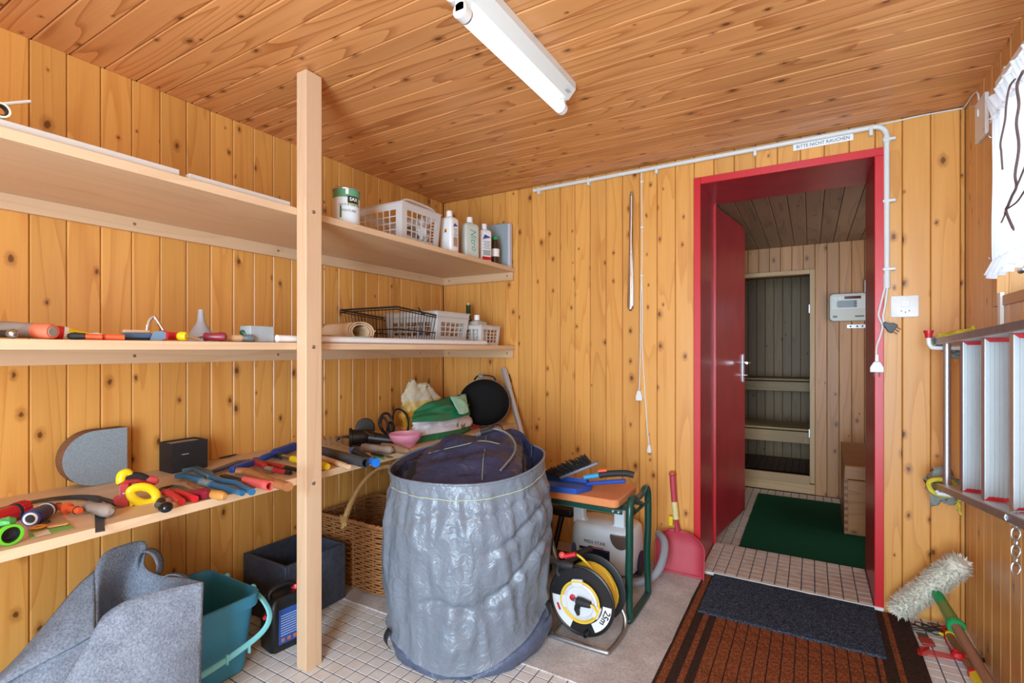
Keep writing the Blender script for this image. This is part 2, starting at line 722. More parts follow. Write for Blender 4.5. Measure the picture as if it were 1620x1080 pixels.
def plank(parent, mat, normal, axis, a0, a1, l0, l1, face, t=0.014, c=0.0035):
    """one tongue-and-groove board. normal: '+x','-x','+y','-y','-z' side that faces the room; axis: its length"""
    g = 0.0022
    w, ln = (a1 - a0) - g, l1 - l0
    key = (mat.name, normal, axis, round(w, 4), round(ln, 4))
    if key not in PLANKS:
        h = w / 2
        sec = [(-h, -t), (h, -t), (h, -c), (h - c, 0), (-h + c, 0), (-h, -c)]
        sgn = 1 if normal[0] == '+' else -1
        na = 'xyz'.index(normal[1])
        la = 'xyz'.index(axis)
        ca = 3 - na - la
        rings = []
        for s in (-ln / 2, ln / 2):
            ring = []
            for u, d in sec:
                p = [0, 0, 0]
                p[ca], p[na], p[la] = u, d * sgn, s
                ring.append(p)
            rings.append(ring)
        PLANKS[key] = mesh_of('plank', MB().rings(rings), mat, smooth=False)
    o = bpy.data.objects.new('plank', PLANKS[key])
    COL.objects.link(o)
    na = 'xyz'.index(normal[1])
    la = 'xyz'.index(axis)
    ca = 3 - na - la
    p = [0, 0, 0]
    p[ca], p[na], p[la] = (a0 + a1) / 2, face + random.uniform(-0.0008, 0.0008), (l0 + l1) / 2
    o.location = Vector(p) - ORG[parent.name]
    o.parent = parent
    return o


def shell(name, boxes, mat):
    mb = MB()
    for lo, hi in boxes:
        mb.box(lo, hi)
    return struct(obj(name, mb, mat, smooth=False))


PITCH = 0.098
# left wall: a joint falls at y = 0.6276
wl = shell('wall_left', [((XL - 0.16, YR - 0.12, -0.06), (XL - 0.014, YB + 0.014, ZC + 0.014))], BACKING)
y = 0.6276 - 20 * PITCH
while y < YB - 0.001:
    a, b_ = max(y, YR), min(y + PITCH, YB)
    if b_ - a > 0.012:
        plank(wl, PINE_L, '+x', 'z', a, b_, 0.0, ZC, XL)
    y += PITCH
# back wall with the doorway
DX0, DX1, DZ = -0.501, 0.249, 2.055     # clear opening
wb = shell('wall_back', [((XL - 0.014, YB + 0.014, -0.06), (DX0 - 0.02, 3.247, ZC + 0.014)), ((DX1 + 0.02, YB + 0.014, -0.06), (XR + 0.3, 3.247, ZC + 0.014)),
                         ((DX0 - 0.02, YB + 0.014, DZ + 0.02), (DX1 + 0.02, 3.247, ZC + 0.014))], BACKING)
x = -0.5367 - 18 * 0.0987
while x < XR - 0.001:
    a, b_ = max(x, XL), min(x + 0.0987, XR)
    if b_ - a > 0.012:
        lo, hi = DX0 - 0.02, DX1 + 0.02
        if b_ <= lo + 0.004 or a >= hi - 0.004:
            plank(wb, PINE_B, '-y', 'z', a, b_, 0.0, ZC, YB)
        else:
            plank(wb, PINE_B, '-y', 'z', a, b_, DZ + 0.02, ZC, YB)
            if a < lo - 0.012:
                plank(wb, PINE_B, '-y', 'z', a, lo, 0.0, DZ + 0.02, YB)
            if b_ > hi + 0.012:
                plank(wb, PINE_B, '-y', 'z', hi, b_, 0.0, DZ + 0.02, YB)
    x += 0.0987
# right wall with the window
WY0, WY1, WZ0, WZ1 = 1.25, 2.385, 1.365, 2.03
wr = shell('wall_right', [((XR + 0.014, YR - 0.12, -0.06), (XR + 0.22, WY0, ZC + 0.014)), ((XR + 0.014, WY1, -0.06), (XR + 0.22, YB + 0.014, ZC + 0.014)),
                          ((XR + 0.014, WY0, -0.06), (XR + 0.22, WY1, WZ0)), ((XR + 0.014, WY0, WZ1), (XR + 0.22, WY1, ZC + 0.014))], BACKING)
y = 2.65 - 45 * PITCH
while y < YB - 0.001:
    a, b_ = max(y, YR), min(y + PITCH, YB)
    y += PITCH
    if b_ - a < 0.012:
        continue
    if b_ <= WY0 + 0.004 or a >= WY1 - 0.004:
        plank(wr, PINE_R, '-x', 'z', a, b_, 0.0, ZC, XR)
        continue
    plank(wr, PINE_R, '-x', 'z', a, b_, 0.0, WZ0, XR)
    plank(wr, PINE_R, '-x', 'z', a, b_, WZ1, ZC, XR)
    if a < WY0 - 0.012:
        plank(wr, PINE_R, '-x', 'z', a, WY0, WZ0, WZ1, XR)
    if b_ > WY1 + 0.012:
        plank(wr, PINE_R, '-x', 'z', WY1, b_, WZ0, WZ1, XR)
# wall behind the camera with an assumed unglazed entrance opening
EX0, EX1, EZ = -0.95, 0.45, 2.02
we = shell('wall_rear', [((XL - 0.014, YR - 0.12, -0.06), (EX0, YR - 0.014, ZC)), ((EX1, YR - 0.12, -0.06), (XR + 0.014, YR - 0.014, ZC)),
                         ((EX0, YR - 0.12, EZ), (EX1, YR - 0.014, ZC)), ], BACKING)
x = XL
while x < XR - 0.001:
    b_ = min(x + 0.0987, XR)
    if b_ <= EX0 or x >= EX1:
        plank(we, PINE_B, '+y', 'z', x, b_, 0.0, ZC, YR)
    else:
        plank(we, PINE_B, '+y', 'z', x, b_, EZ, ZC, YR)
    x += 0.0987
# ceiling
ce = shell('ceiling', [((XL - 0.16, YR - 0.12, ZC + 0.014), (XR + 0.22, 3.247, ZC + 0.09))], BACKING)
y = 1.342 - 28 * 0.1015
while y < YB - 0.001:
    a, b_ = max(y, YR), min(y + 0.1015, YB)
    if b_ - a > 0.012:
        plank(ce, PINE_C, '-z', 'x', a, b_, XL, XR, ZC)
    y += 0.1015

# ------------------------------------------------------------------ tiled floor
GROUT = plain('grout', (104, 106, 118), 0.9, bump=0.2, var=0.15)
def tile_mat(name, c0, c1):
    m, nt, b = new_mat(name)
    tc = N(nt, 'ShaderNodeTexCoord')
    oi = N(nt, 'ShaderNodeObjectInfo')
    ad = N(nt, 'ShaderNodeVectorMath', operation='ADD')
    sc = N(nt, 'ShaderNodeVectorMath', operation='SCALE')
    sc.inputs[0].default_value = (91, 47, 23)
    L(nt, oi.outputs['Random'], sc.inputs['Scale'])
    L(nt, tc.outputs['Object'], ad.inputs[0])
    L(nt, sc.outputs[0], ad.inputs[1])
    nz = N(nt, 'ShaderNodeTexNoise')
    nz.inputs['Scale'].default_value = 22
    nz.inputs['Detail'].default_value = 4
    L(nt, ad.outputs[0], nz.inputs['Vector'])
    mr = N(nt, 'ShaderNodeMapRange')
    mr.inputs['From Min'].default_value = 0.42
    mr.inputs['From Max'].default_value = 0.75
    L(nt, nz.outputs['Fac'], mr.inputs['Value'])
    mx = N(nt, 'ShaderNodeMix', data_type='RGBA')
    mx.inputs['A'].default_value = (*srgb(c0), 1)
    mx.inputs['B'].default_value = (*srgb(c1), 1)
    L(nt, mr.outputs[0], mx.inputs['Factor'])
    L(nt, mx.outputs['Result'], b.inputs['Base Color'])
    b.inputs['Roughness'].default_value = 0.45
    b.inputs['Specular IOR Level'].default_value = 0.3
    return m
TILE = tile_mat('floor_tile', (230, 228, 226), (222, 212, 198))
TILE2 = tile_mat('threshold_tile', (206, 190, 174), (190, 164, 140))

PX, PY = 0.058, 0.052


def tile_mesh(mat, w=PX, h=PY, t=0.006, ch=0.0008):
    a, b_ = w / 2 - 0.0026, h / 2 - 0.0026
    lo = [(-a, -b_, 0), (a, -b_, 0), (a, b_, 0), (-a, b_, 0)]
    mid = [(x, y, t - ch) for x, y, z in lo]
    hi = [(x * (1 - ch / a), y * (1 - ch / b_), t) for x, y, z in lo]
    return mesh_of('tile', MB().rings([lo, mid, hi], cap0=False), mat, smooth=False)


TM1, TM2 = tile_mesh(TILE), tile_mesh(TILE2)


def put_tile(me, parent, p):
    o = bpy.data.objects.new('tile', me)
    COL.objects.link(o)
    o.parent = parent
    o.location = Vector(p) - ORG[parent.name]


fl = shell('floor', [((XL - 0.16, YR - 0.12, -0.08), (XR + 0.22, YB + 0.014, -0.0025))], GROUT)
rest = MB()
x0, y0 = -1.441 + PX / 2, 1.305 + PY / 2
cells = []
for i in range(-14, 36):
    for j in range(-52, 31):
        cx, cy = x0 + i * PX, y0 + j * PY
        if cx - PX / 2 < XL - 0.05 or cx + PX / 2 > XR + 0.05 or cy + PY / 2 > YB + 0.05 or cy - PY / 2 < YR - 0.02:
            continue
        dep = -SN * cx + CS * cy
        lat = CS * cx + SN * cy
        seen = False
        if dep > 0.5:
            px, py = CX + F_PX * lat / dep, HORIZON + F_PX * CAM_H / dep
            seen = -15 < px < 1640 and py < 1100
        covered = (-0.47 < cx < 0.36) or (cy > 1.68 and cx < -0.4) or ((cx + 1.2) ** 2 + (cy - 1.75) ** 2 < 0.27 ** 2) or cx < -1.95
        cells.append((0 if (seen and not covered) else 1, dep, cx, cy))
cells.sort()
n_single = 0
for s, dep, cx, cy in cells:
    if s == 0 and n_single < 300:
        put_tile(TM1, fl, (cx, cy, -0.006))
        n_single += 1
    else:
        a, b_ = PX / 2 - 0.0026, PY / 2 - 0.0026
        c = 0.0008
        rest.rings([[(cx - a, cy - b_, -0.006), (cx + a, cy - b_, -0.006), (cx + a, cy + b_, -0.006), (cx - a, cy + b_, -0.006)],
                    [(cx - a, cy - b_, -c), (cx + a, cy - b_, -c), (cx + a, cy + b_, -c), (cx - a, cy + b_, -c)],
                    [(cx - a + c, cy - b_ + c, 0), (cx + a - c, cy - b_ + c, 0), (cx + a - c, cy + b_ - c, 0), (cx - a + c, cy + b_ - c, 0)]], cap0=False)
obj('tiles', rest, TILE, fl, smooth=False, kind='stuff')

# ------------------------------------------------------------------ red door frame, threshold, door leaf
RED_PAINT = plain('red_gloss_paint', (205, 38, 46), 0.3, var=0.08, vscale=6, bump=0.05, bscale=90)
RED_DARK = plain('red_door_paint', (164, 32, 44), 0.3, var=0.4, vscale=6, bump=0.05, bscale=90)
t1 = struct(obj('trim_1', MB().box((DX0 - 0.034, YB - 0.018, 0.0), (DX0 + 0.0, YB + 0.004, DZ + 0.036)), RED_PAINT, bevel=0.002))
obj('head_casing', MB().box((DX0, YB - 0.018, DZ), (DX1 + 0.034, YB + 0.004, DZ + 0.036)), RED_PAINT, t1, bevel=0.002)
obj('side_casing', MB().box((DX1, YB - 0.018, 0.0), (DX1 + 0.034, YB + 0.004, DZ)), RED_PAINT, t1, bevel=0.002)
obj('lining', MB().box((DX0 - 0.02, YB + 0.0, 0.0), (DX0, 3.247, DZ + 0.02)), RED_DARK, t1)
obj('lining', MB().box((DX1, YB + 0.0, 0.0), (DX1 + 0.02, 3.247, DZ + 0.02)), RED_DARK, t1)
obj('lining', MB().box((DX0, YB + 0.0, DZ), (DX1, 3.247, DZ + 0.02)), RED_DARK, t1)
obj('rebate', MB().box((DX0 - 0.0, 3.225, 0.02), (DX0 + 0.012, 3.249, DZ)), RED_PAINT, t1)

th = shell('floor_threshold', [((DX0, YB - 0.012, -0.05), (DX1, 3.247, 0.0145))], GROUT)
nx, ny = 13, 8
pw, ph = (DX1 - DX0 - 0.004) / nx, (3.247 - (YB - 0.004)) / ny
TM3 = tile_mesh(TILE2, pw, ph)
for i in range(nx):
    for j in range(ny):
        put_tile(TM3, th, (DX0 + 0.002 + (i + 0.5) * pw, YB - 0.004 + (j + 0.5) * ph, 0.0145))
obj('edge_strip', MB().box((DX0 - 0.03, YB - 0.026, 0.0), (DX1 + 0.034, YB - 0.012, 0.021)), plain('edge_strip_white', (226, 226, 220), 0.4, var=0.05), th, bevel=0.003)
for q in (0.2, 0.47, 0.73):
    obj('screw', MB().lathe([(0.0035, 0), (0.0035, 0.001), (0.001, 0.0018)], 8, axes((DX0 + q * 0.75, YB - 0.0262, 0.012), (1, 0, 0), (0, 0, 1), (0, -1, 0))), STEEL, th)

# the open door leaf
d1 = struct(bpy.data.objects.new('door_1', None))
COL.objects.link(d1)
ORG['door_1'] = Vector((-0.497, 3.252, 0.036))
d1.location = ORG['door_1']
ang = math.atan2(3.946 - 3.247, -0.41 + 0.501)
DM = frm((-0.497, 3.252, 0.036), ang)
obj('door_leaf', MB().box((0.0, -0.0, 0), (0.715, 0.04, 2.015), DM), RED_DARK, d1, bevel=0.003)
hp = obj('handle_plate', MB().prism(rrect(0.035, 0.2, 0.006), 0.006, DM @ axes((0.655, -0.0, 1.015), (1, 0, 0), (0, 0, 1), (0, -1, 0))), ALU, d1)
lv = MB().tube(smooth_path([DM @ Vector(p) for p in [(0.655, -0.006, 1.055), (0.655, -0.04, 1.055), (0.64, -0.05, 1.055), (0.55, -0.05, 1.053)]], 6), 0.009, 10)
obj('lever', lv, CHROME, hp)
obj('turn_knob', MB().cyl(DM @ Vector((0.655, -0.006, 0.965)), DM @ Vector((0.655, -0.03, 0.965)), 0.008, n=12), CHROME, hp)

# ------------------------------------------------------------------ next room and the sauna cabin behind it
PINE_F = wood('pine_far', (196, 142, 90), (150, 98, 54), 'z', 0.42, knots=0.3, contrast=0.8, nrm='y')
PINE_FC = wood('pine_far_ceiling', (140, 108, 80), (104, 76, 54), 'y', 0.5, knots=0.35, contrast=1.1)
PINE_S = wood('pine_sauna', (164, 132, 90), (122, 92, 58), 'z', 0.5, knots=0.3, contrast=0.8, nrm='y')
YF, ZF, ZCF = 4.95, -0.04, 2.066
AX0, AX1 = -1.05, 1.02
ff = shell('floor_anteroom', [((AX0 - 0.1, 3.247, -0.12), (AX1 + 0.1, YF + 0.02, ZF - 0.0055))], GROUT)
rest = MB()
for i in range(-30, 30):
    for j in range(0, 40):
        cx, cy = -0.375 - PX / 2 + i * PX, 3.26 + PY / 2 + j * PY
        if cx < AX0 or cx > AX1 or cy > YF - 0.01:
            continue
        if (-0.56 < cx < -0.36 or (cy > 4.70 and cx < 0.3 and cx > -0.56)):
            put_tile(TM2, ff, (cx, cy, ZF - 0.006))
        else:
            a, b_ = PX / 2 - 0.0026, PY / 2 - 0.0026
            rest.box((cx - a, cy - b_, ZF - 0.006), (cx + a, cy + b_, ZF))
obj('tiles', rest, TILE2, ff, smooth=False, kind='stuff')
OX0, OX1, OZ0, OZ1 = -0.72, -0.004, 0.115, 1.822
wf = shell('wall_anteroom_back', [((AX0 - 0.1, YF + 0.014, -0.1), (OX0, YF + 0.07, 2.2)), ((OX1, YF + 0.014, -0.1), (AX1 + 0.1, YF + 0.07, 2.2)),
                                  ((OX0, YF + 0.014, -0.1), (OX1, YF + 0.07, OZ0)), ((OX0, YF + 0.014, OZ1), (OX1, YF + 0.07, 2.2))], BACKING)
x = 0.0305 - 12 * 0.0855
while x < AX1:
    b_ = x + 0.0855
    if b_ <= OX0 - 0.0 or x >= 0.03:
        plank(wf, PINE_F, '-y', 'z', x, b_, ZF, ZCF, YF)
    else:
        plank(wf, PINE_F, '-y', 'z', x, b_, OZ1 + 0.034, ZCF, YF)
    x = b_
cf = shell('ceiling_anteroom', [((AX0 - 0.1, 3.247, ZCF + 0.014), (AX1 + 0.1, YF + 0.07, ZCF + 0.1))], BACKING)
x = AX0
while x < AX1:
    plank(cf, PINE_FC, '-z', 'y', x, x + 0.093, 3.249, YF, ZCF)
    x += 0.093
wfl = shell('wall_anteroom_left', [((AX0 - 0.1, 3.247, -0.1), (AX0 - 0.014, YF + 0.07, 2.2))], BACKING)
y = 3.25
while y < YF - 0.02:
    plank(wfl, PINE_F, '+x', 'z', y, min(y + 0.095, YF), ZF, ZCF, AX0)
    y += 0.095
wfr = shell('wall_anteroom_right', [((AX1 + 0.014, 3.247, -0.1), (AX1 + 0.1, YF + 0.07, 2.2))], BACKING)
y = 3.25
while y < YF - 0.02:
    plank(wfr, PINE_F, '-x', 'z', y, min(y + 0.095, YF), ZF, ZCF, AX1)
    y += 0.095
# sauna doorway trim
PALE = wood('pale_trim', (206, 172, 124), (176, 136, 88), 'z', 0.45, knots=0, contrast=0.7)
PALE_X = wood('pale_trim_x', (200, 164, 116), (170, 130, 84), 'x', 0.45, knots=0, contrast=0.7)
t2 = struct(obj('trim_2', MB().box((OX1 - 0.003, YF - 0.016, OZ0 - 0.06), (OX1 + 0.034, YF + 0.07, OZ1 + 0.034)), PALE, bevel=0.002))
obj('head_casing', MB().box((OX0 - 0.03, YF - 0.016, OZ1 - 0.002), (OX1 - 0.003, YF + 0.07, OZ1 + 0.034)), PALE_X, t2, bevel=0.002)
obj('side_casing', MB().box((OX0 - 0.03, YF - 0.016, OZ0 - 0.06), (OX0, YF + 0.07, OZ1 - 0.002)), PALE, t2, bevel=0.002)
obj('sill', MB().box((OX0, YF - 0.016, OZ0 - 0.07), (OX1 - 0.003, YF + 0.07, OZ0)), PALE_X, t2, bevel=0.002)
obj('kick_board', MB().box((OX0 - 0.03, YF - 0.012, ZF + 0.005), (OX1 + 0.034, YF + 0.05, OZ0 - 0.07)), PALE_X, t2, bevel=0.002)
for z in (1.49, 0.44):
    obj('hinge', MB().box((OX1 - 0.009, YF - 0.012, z), (OX1 - 0.003, YF + 0.02, z + 0.07)), ZINC, t2)
# sauna interior
SY, SX0, SX1 = 6.15, -1.1, 0.08
ws = shell('wall_sauna_back', [((SX0 - 0.05, SY + 0.014, 0.0), (SX1 + 0.3, SY + 0.06, 2.1))], BACKING)
x = SX0
while x < SX1:
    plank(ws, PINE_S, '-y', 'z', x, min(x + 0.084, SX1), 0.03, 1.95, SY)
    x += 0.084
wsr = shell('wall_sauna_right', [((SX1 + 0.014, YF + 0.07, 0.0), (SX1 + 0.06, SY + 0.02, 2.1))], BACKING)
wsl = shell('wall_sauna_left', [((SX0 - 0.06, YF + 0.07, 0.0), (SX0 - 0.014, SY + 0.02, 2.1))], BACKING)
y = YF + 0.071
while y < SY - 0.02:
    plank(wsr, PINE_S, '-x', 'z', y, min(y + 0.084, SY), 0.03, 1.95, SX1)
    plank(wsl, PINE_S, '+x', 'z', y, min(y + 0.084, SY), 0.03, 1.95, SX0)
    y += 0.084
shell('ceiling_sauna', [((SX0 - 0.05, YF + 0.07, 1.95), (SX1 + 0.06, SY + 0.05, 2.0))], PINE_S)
fs_ = shell('floor_sauna', [((SX0, YF + 0.07, -0.02), (SX1, SY, 0.024))], plain('dark_grout', (70, 58, 50), 0.9))
rest = MB()
TD = tile_mat('dark_floor_tile', (120, 92, 78), (96, 72, 60))
for i in range(20):
    for j in range(20):
        rest.box((SX0 + i * 0.059 + 0.002, YF + 0.07 + j * 0.054 + 0.002, 0.024), (SX0 + i * 0.059 + 0.056, YF + 0.07 + j * 0.054 + 0.051, 0.03))
obj('tiles', rest, TD, fs_, smooth=False, kind='stuff')
SLAT = wood('bench_slat', (190, 158, 108), (156, 122, 78), 'x', 0.5, knots=0, contrast=0.7)


def bench(label, y_front, z_top, face_h, depth):
    b = thing('sauna_bench', label, 'bench', ((SX0 + SX1) / 2, y_front + depth / 2, 0.03))
    obj('front_board', MB().box((SX0 + 0.004, y_front, z_top - 0.022 - face_h), (SX1 - 0.004, y_front + 0.022, z_top - 0.03)), SLAT, b, bevel=0.002)
    y = y_front - 0.006
    while y + 0.075 < y_front + depth:
        obj('slat', MB().box((SX0 + 0.004, y, z_top - 0.02), (SX1 - 0.004, y + 0.078, z_top)), SLAT, b, bevel=0.003)
        y += 0.092
    for xx in (SX0 + 0.01, SX1 - 0.06):
        obj('leg', MB().box((xx, y_front + 0.03, 0.03), (xx + 0.05, y_front + 0.08, z_top - 0.022)), SLAT, b)
    return b


bench('upper slatted wooden sauna bench in the dark cabin', 5.66, 0.895, 0.1, 0.46)
bench('lower slatted wooden sauna bench in the dark cabin', 5.2, 0.475, 0.11, 0.44)

# ------------------------------------------------------------------ shelf post
po = obj('support_post', MB().box((-1.641, 1.205, 0.0), (-1.587, 1.275, ZC - 0.003)), BEECH_Z, bevel=0.0025)
tag(po, 'pale timber post from floor to ceiling holding the three shelves', 'post')
for z in (0.685, 1.19, 1.69):
    obj('bolt', MB().lathe([(0.007, 0), (0.007, 0.003), (0.003, 0.005)], 6, axes((-1.587, 1.236, z), (0, 1, 0), (0, 0, 1), (1, 0, 0))), STEEL, po)

# ------------------------------------------------------------------ shelves
XS = -1.642
Y_END = -0.30


def shelf(label, z_top, th_, fz, bat=0.052):
    s = thing('wall_shelf', label, 'shelf', (-1.93, 1.25, z_top - th_))
    obj('board', MB().box((XL + 0.001, Y_END, z_top - th_), (XS, YB - 0.001, z_top)), BEECH_Y, s, bevel=0.0015)
    obj('batten', MB().box((XL + 0.001, Y_END, z_top - th_ - bat), (XL + 0.022, YB - 0.023, z_top - th_)), BEECH_Y, s, bevel=0.0015)
    obj('batten', MB().box((XL + 0.001, YB - 0.023, z_top - th_ - bat), (XS - 0.008, YB - 0.001, z_top - th_)), BEECH_X, s, bevel=0.0015)
    for yy in (0.25, 0.92, 1.52, 2.55):
        obj('screw', MB().lathe([(0.006, 0), (0.006, 0.001), (0.002, 0.002)], 10, axes((XL + 0.022, yy, z_top - th_ - bat * 0.45), (0, 1, 0), (0, 0, 1), (1, 0, 0))), STEEL, s)
    for xx in (-2.16, -1.69):
        obj('screw', MB().lathe([(0.006, 0), (0.006, 0.001), (0.002, 0.002)], 10, axes((xx, YB - 0.023, z_top - th_ - bat * 0.45), (1, 0, 0), (0, 0, 1), (0, -1, 0))), STEEL, s)
    return s


Z1, Z2, Z3 = 0.705, 1.206, 1.707
shelf('top pale wooden wall shelf carrying the paint tin and white bottles', Z3, 0.027, 0)
shelf('middle pale wooden wall shelf at eye level holding the grey funnel', Z2, 0.026, 0)
shelf('lowest pale wooden wall shelf covered with hand tools', Z1, 0.027, 0)
# ------------------------------------------------------------------ floor coverings
CARPET = speckle('beige_carpet', [(176, 166, 162), (198, 190, 186), (212, 206, 203)], 120, coarse=9, bump=0.35)
MAT_BROWN = speckle('brown_mat', [(72, 36, 18), (128, 70, 40), (166, 102, 64)], 140, bump=0.8)
MAT_DARK = speckle('brown_mat_stripe', [(40, 26, 20), (58, 40, 32), (72, 52, 42)], 140, bump=0.6)
MAT_BLUE = speckle('dark_doormat', [(20, 26, 36), (48, 58, 74), (108, 120, 136)], 170, bump=0.8)
MAT_GREEN = speckle('green_mat', [(6, 48, 30), (10, 70, 42), (22, 92, 58)], 420, bump=0.6)


def sheet(name, x0, x1, y0, y1, z0, t, mat, wob=0.004, n=24, seed=0.0):
    def e(a):
        return wob * mnoise.noise(Vector((a * 6 + seed, seed, 0)))
    pts = []
    for i in range(n):
        s = i / n
        pts.append((x0 + (x1 - x0) * s, y0 + e(s * 2)))
    for i in range(n):
        s = i / n
        pts.append((x1 + e(s * 2 + 5), y0 + (y1 - y0) * s))
    for i in range(n):
        s = i / n
        pts.append((x1 - (x1 - x0) * s, y1 + e(s * 2 + 9)))
    for i in range(n):
        s = i / n
        pts.append((x0 + e(s * 2 + 14), y1 - (y1 - y0) * s))
    mb = MB().rings([[(x, y, z0) for x, y in pts], [(x, y, z0 + t) for x, y in pts]])
    return obj(name, mb, mat, smooth=False)


tag(sheet('carpet', XL + 0.006, -0.47, 1.652, YB - 0.004, 0.0, 0.005, CARPET, seed=3), 'worn beige carpet piece lying under the cable reel', 'carpet')
# striped runner: base cloth with raised bands
RX0, RX1, RY0, RY1 = -0.482, 0.369, 0.35, YB - 0.032
ru = thing('runner_mat', 'long rust brown striped runner leading to the red doorway', 'rug', ((RX0 + RX1) / 2, 1.6, 0.005))
b_ = sheet('backing', RX0, RX1, RY0, RY1, 0.005, 0.004, MAT_DARK, seed=8)
b_.parent = ru
b_.location = b_.location - ORG['runner_mat']
for a, w in ((0.012, 0.028), (0.075, 0.022)):
    obj('stripe', MB().box((RX0 + a, RY0 + 0.01, 0.008), (RX0 + a + w, RY1 - 0.004, 0.0105)), MAT_BROWN, ru, smooth=False)
    obj('stripe', MB().box((RX1 - a - w - 0.055, RY0 + 0.01, 0.008), (RX1 - a - w - 0.055 + w * 0.7, RY1 - 0.004, 0.0105)), MAT_BROWN, ru, smooth=False)
x = RX0 + 0.128
while x < RX1 - 0.17:
    obj('stripe', MB().box((x, RY0 + 0.01, 0.008), (x + 0.039, RY1 - 0.004, 0.011)), MAT_BROWN, ru, smooth=False)
    x += 0.0435
o = sheet('doormat', -0.432, 0.247, 2.36, YB - 0.035, 0.0112, 0.009, MAT_BLUE, wob=0.006, seed=21)
tag(o, 'dark blue grey speckled doormat on the striped runner', 'doormat')
o = sheet('green_mat', -0.382, 0.90, 3.27, 4.74, ZF, 0.008, MAT_GREEN, seed=31)
tag(o, 'dark green mat on the tiles beyond the red doorway', 'mat')

# ------------------------------------------------------------------ wooden chest in the next room
CHW = wood('chest_wood', (170, 116, 62), (128, 78, 36), 'x', 0.4, knots=0.25, contrast=0.9)
CHL = wood('chest_lid', (120, 72, 38), (90, 52, 26), 'x', 0.38, knots=0.1, contrast=0.8)
ch = thing('wooden_chest', 'old brown wooden chest with a rounded lid on the green mat', 'chest', (0.5, 4.2, ZF + 0.008))
cx0, cx1, cy0, cy1, cz = 0.19, 0.80, 3.985, 4.44, ZF + 0.008
obj('front', MB().box((cx0 + 0.02, cy0, cz), (cx1 - 0.02, cy0 + 0.022, 0.325)), CHW, ch, bevel=0.002)
obj('lid_front', MB().box((cx0 + 0.002, cy0 - 0.004, 0.33), (cx1 - 0.002, cy0 + 0.02, 0.415)), CHW, ch, bevel=0.003)
for xx in (cx0, cx1 - 0.02):
    out = [(cy0, cz), (cy1, cz), (cy1, 0.49), (cy1 - 0.1, 0.492), (cy1 - 0.25, 0.46), (cy0 + 0.02, 0.40), (cy0, 0.39)]
    obj('side_panel', MB().prism(out, 0.02, axes((xx, 0, 0), (0, 1, 0), (0, 0, 1), (1, 0, 0))), CHW, ch)
top = [(cy0 - 0.004, 0.40), (cy0 + 0.01, 0.413), (cy1 - 0.25, 0.472), (cy1 - 0.1, 0.505), (cy1, 0.503), (cy1, 0.49), (cy1 - 0.1, 0.493), (cy1 - 0.25, 0.461), (cy0 + 0.02, 0.402)]
obj('lid', MB().prism(top, cx1 - cx0, axes((cx0, 0, 0), (0, 1, 0), (0, 0, 1), (1, 0, 0))), CHL, ch)
obj('back', MB().box((cx0 + 0.02, cy1 - 0.02, cz), (cx1 - 0.02, cy1, 0.488)), CHW, ch)
for k in range(8):
    zz = cz + 0.02 + k * 0.045
    obj('dovetail', MB().box((cx0 - 0.001, cy0 - 0.002, zz), (cx0 + 0.021, cy0 + 0.02, zz + 0.022)), CHL, ch)

# ------------------------------------------------------------------ sauna control on the far wall
FACE_Y = YF - 0.001
SC_BODY = plain('control_cream', (206, 206, 192), 0.4)
cp = thing('sauna_control', 'cream sauna control unit with red display on the far wall', 'control panel', (0.262, FACE_Y, 1.41))
CM = axes((0.262, FACE_Y, 1.525), (1, 0, 0), (0, 0, 1), (0, -1, 0))
obj('housing', MB().rings([[CM @ Vector((x, y, 0)) for x, y in rrect(0.262, 0.228, 0.03)], [CM @ Vector((x, y, 0.035)) for x, y in rrect(0.262, 0.228, 0.03)],
                           [CM @ Vector((x, y, 0.045)) for x, y in rrect(0.25, 0.216, 0.026)]]), SC_BODY, cp)
obj('display', MB().prism(rrect(0.112, 0.022, 0.002, cx=0.03, cy=0.077), 0.002, CM @ Matrix.Translation((0, 0, 0.045))), plain('dark_red_display', (92, 16, 26), 0.2), cp)
obj('membrane', MB().prism(rrect(0.225, 0.105, 0.004, cy=0.038), 0.0006, CM @ Matrix.Translation((0, 0, 0.045))), plain('control_light', (218, 220, 212), 0.4), cp)
obj('key_field', MB().prism(rrect(0.13, 0.056, 0.012, cx=-0.012, cy=0.026), 0.001, CM @ Matrix.Translation((0, 0, 0.0456))), plain('control_grey', (150, 160, 166), 0.45), cp)
for i in range(3):
    obj('key', MB().prism(rrect(0.02, 0.014, 0.003, cx=0.048, cy=0.044 - i * 0.019), 0.002, CM @ Matrix.Translation((0, 0, 0.046))), plain('control_key', (92, 104, 112), 0.4), cp)
for i in range(2):
    obj('lamp_lens', MB().lathe([(0.009, 0), (0.008, 0.002)], 14, CM @ Matrix.Translation((-0.09 + i * 0.034, 0.075, 0.0455))), WHITE, cp)
obj('grille', MB().prism(rrect(0.03, 0.016, 0.002, cx=-0.09, cy=-0.075), 0.001, CM @ Matrix.Translation((0, 0, 0.045))), plain('control_key', (92, 104, 112), 0.4), cp)
obj('grille', MB().prism(rrect(0.06, 0.012, 0.002, cx=0.075, cy=-0.075), 0.001, CM @ Matrix.Translation((0, 0, 0.045))), plain('control_key', (92, 104, 112), 0.4), cp)
pl = thing('metal_plate', 'small screwed metal plate under the sauna control unit', 'plate', (0.335, FACE_Y, 1.355))
PMt = axes((0.335, FACE_Y, 1.37), (1, 0, 0), (0, 0, 1), (0, -1, 0))
obj('plate', MB().prism(rrect(0.16, 0.028, 0.003), 0.002, PMt), ZINC, pl)
for q in (-0.055, -0.01, 0.025):
    obj('screw', MB().lathe([(0.007, 0), (0.004, 0.003)], 10, PMt @ Matrix.Translation((q, 0, 0.002))), DARK_STEEL, pl)
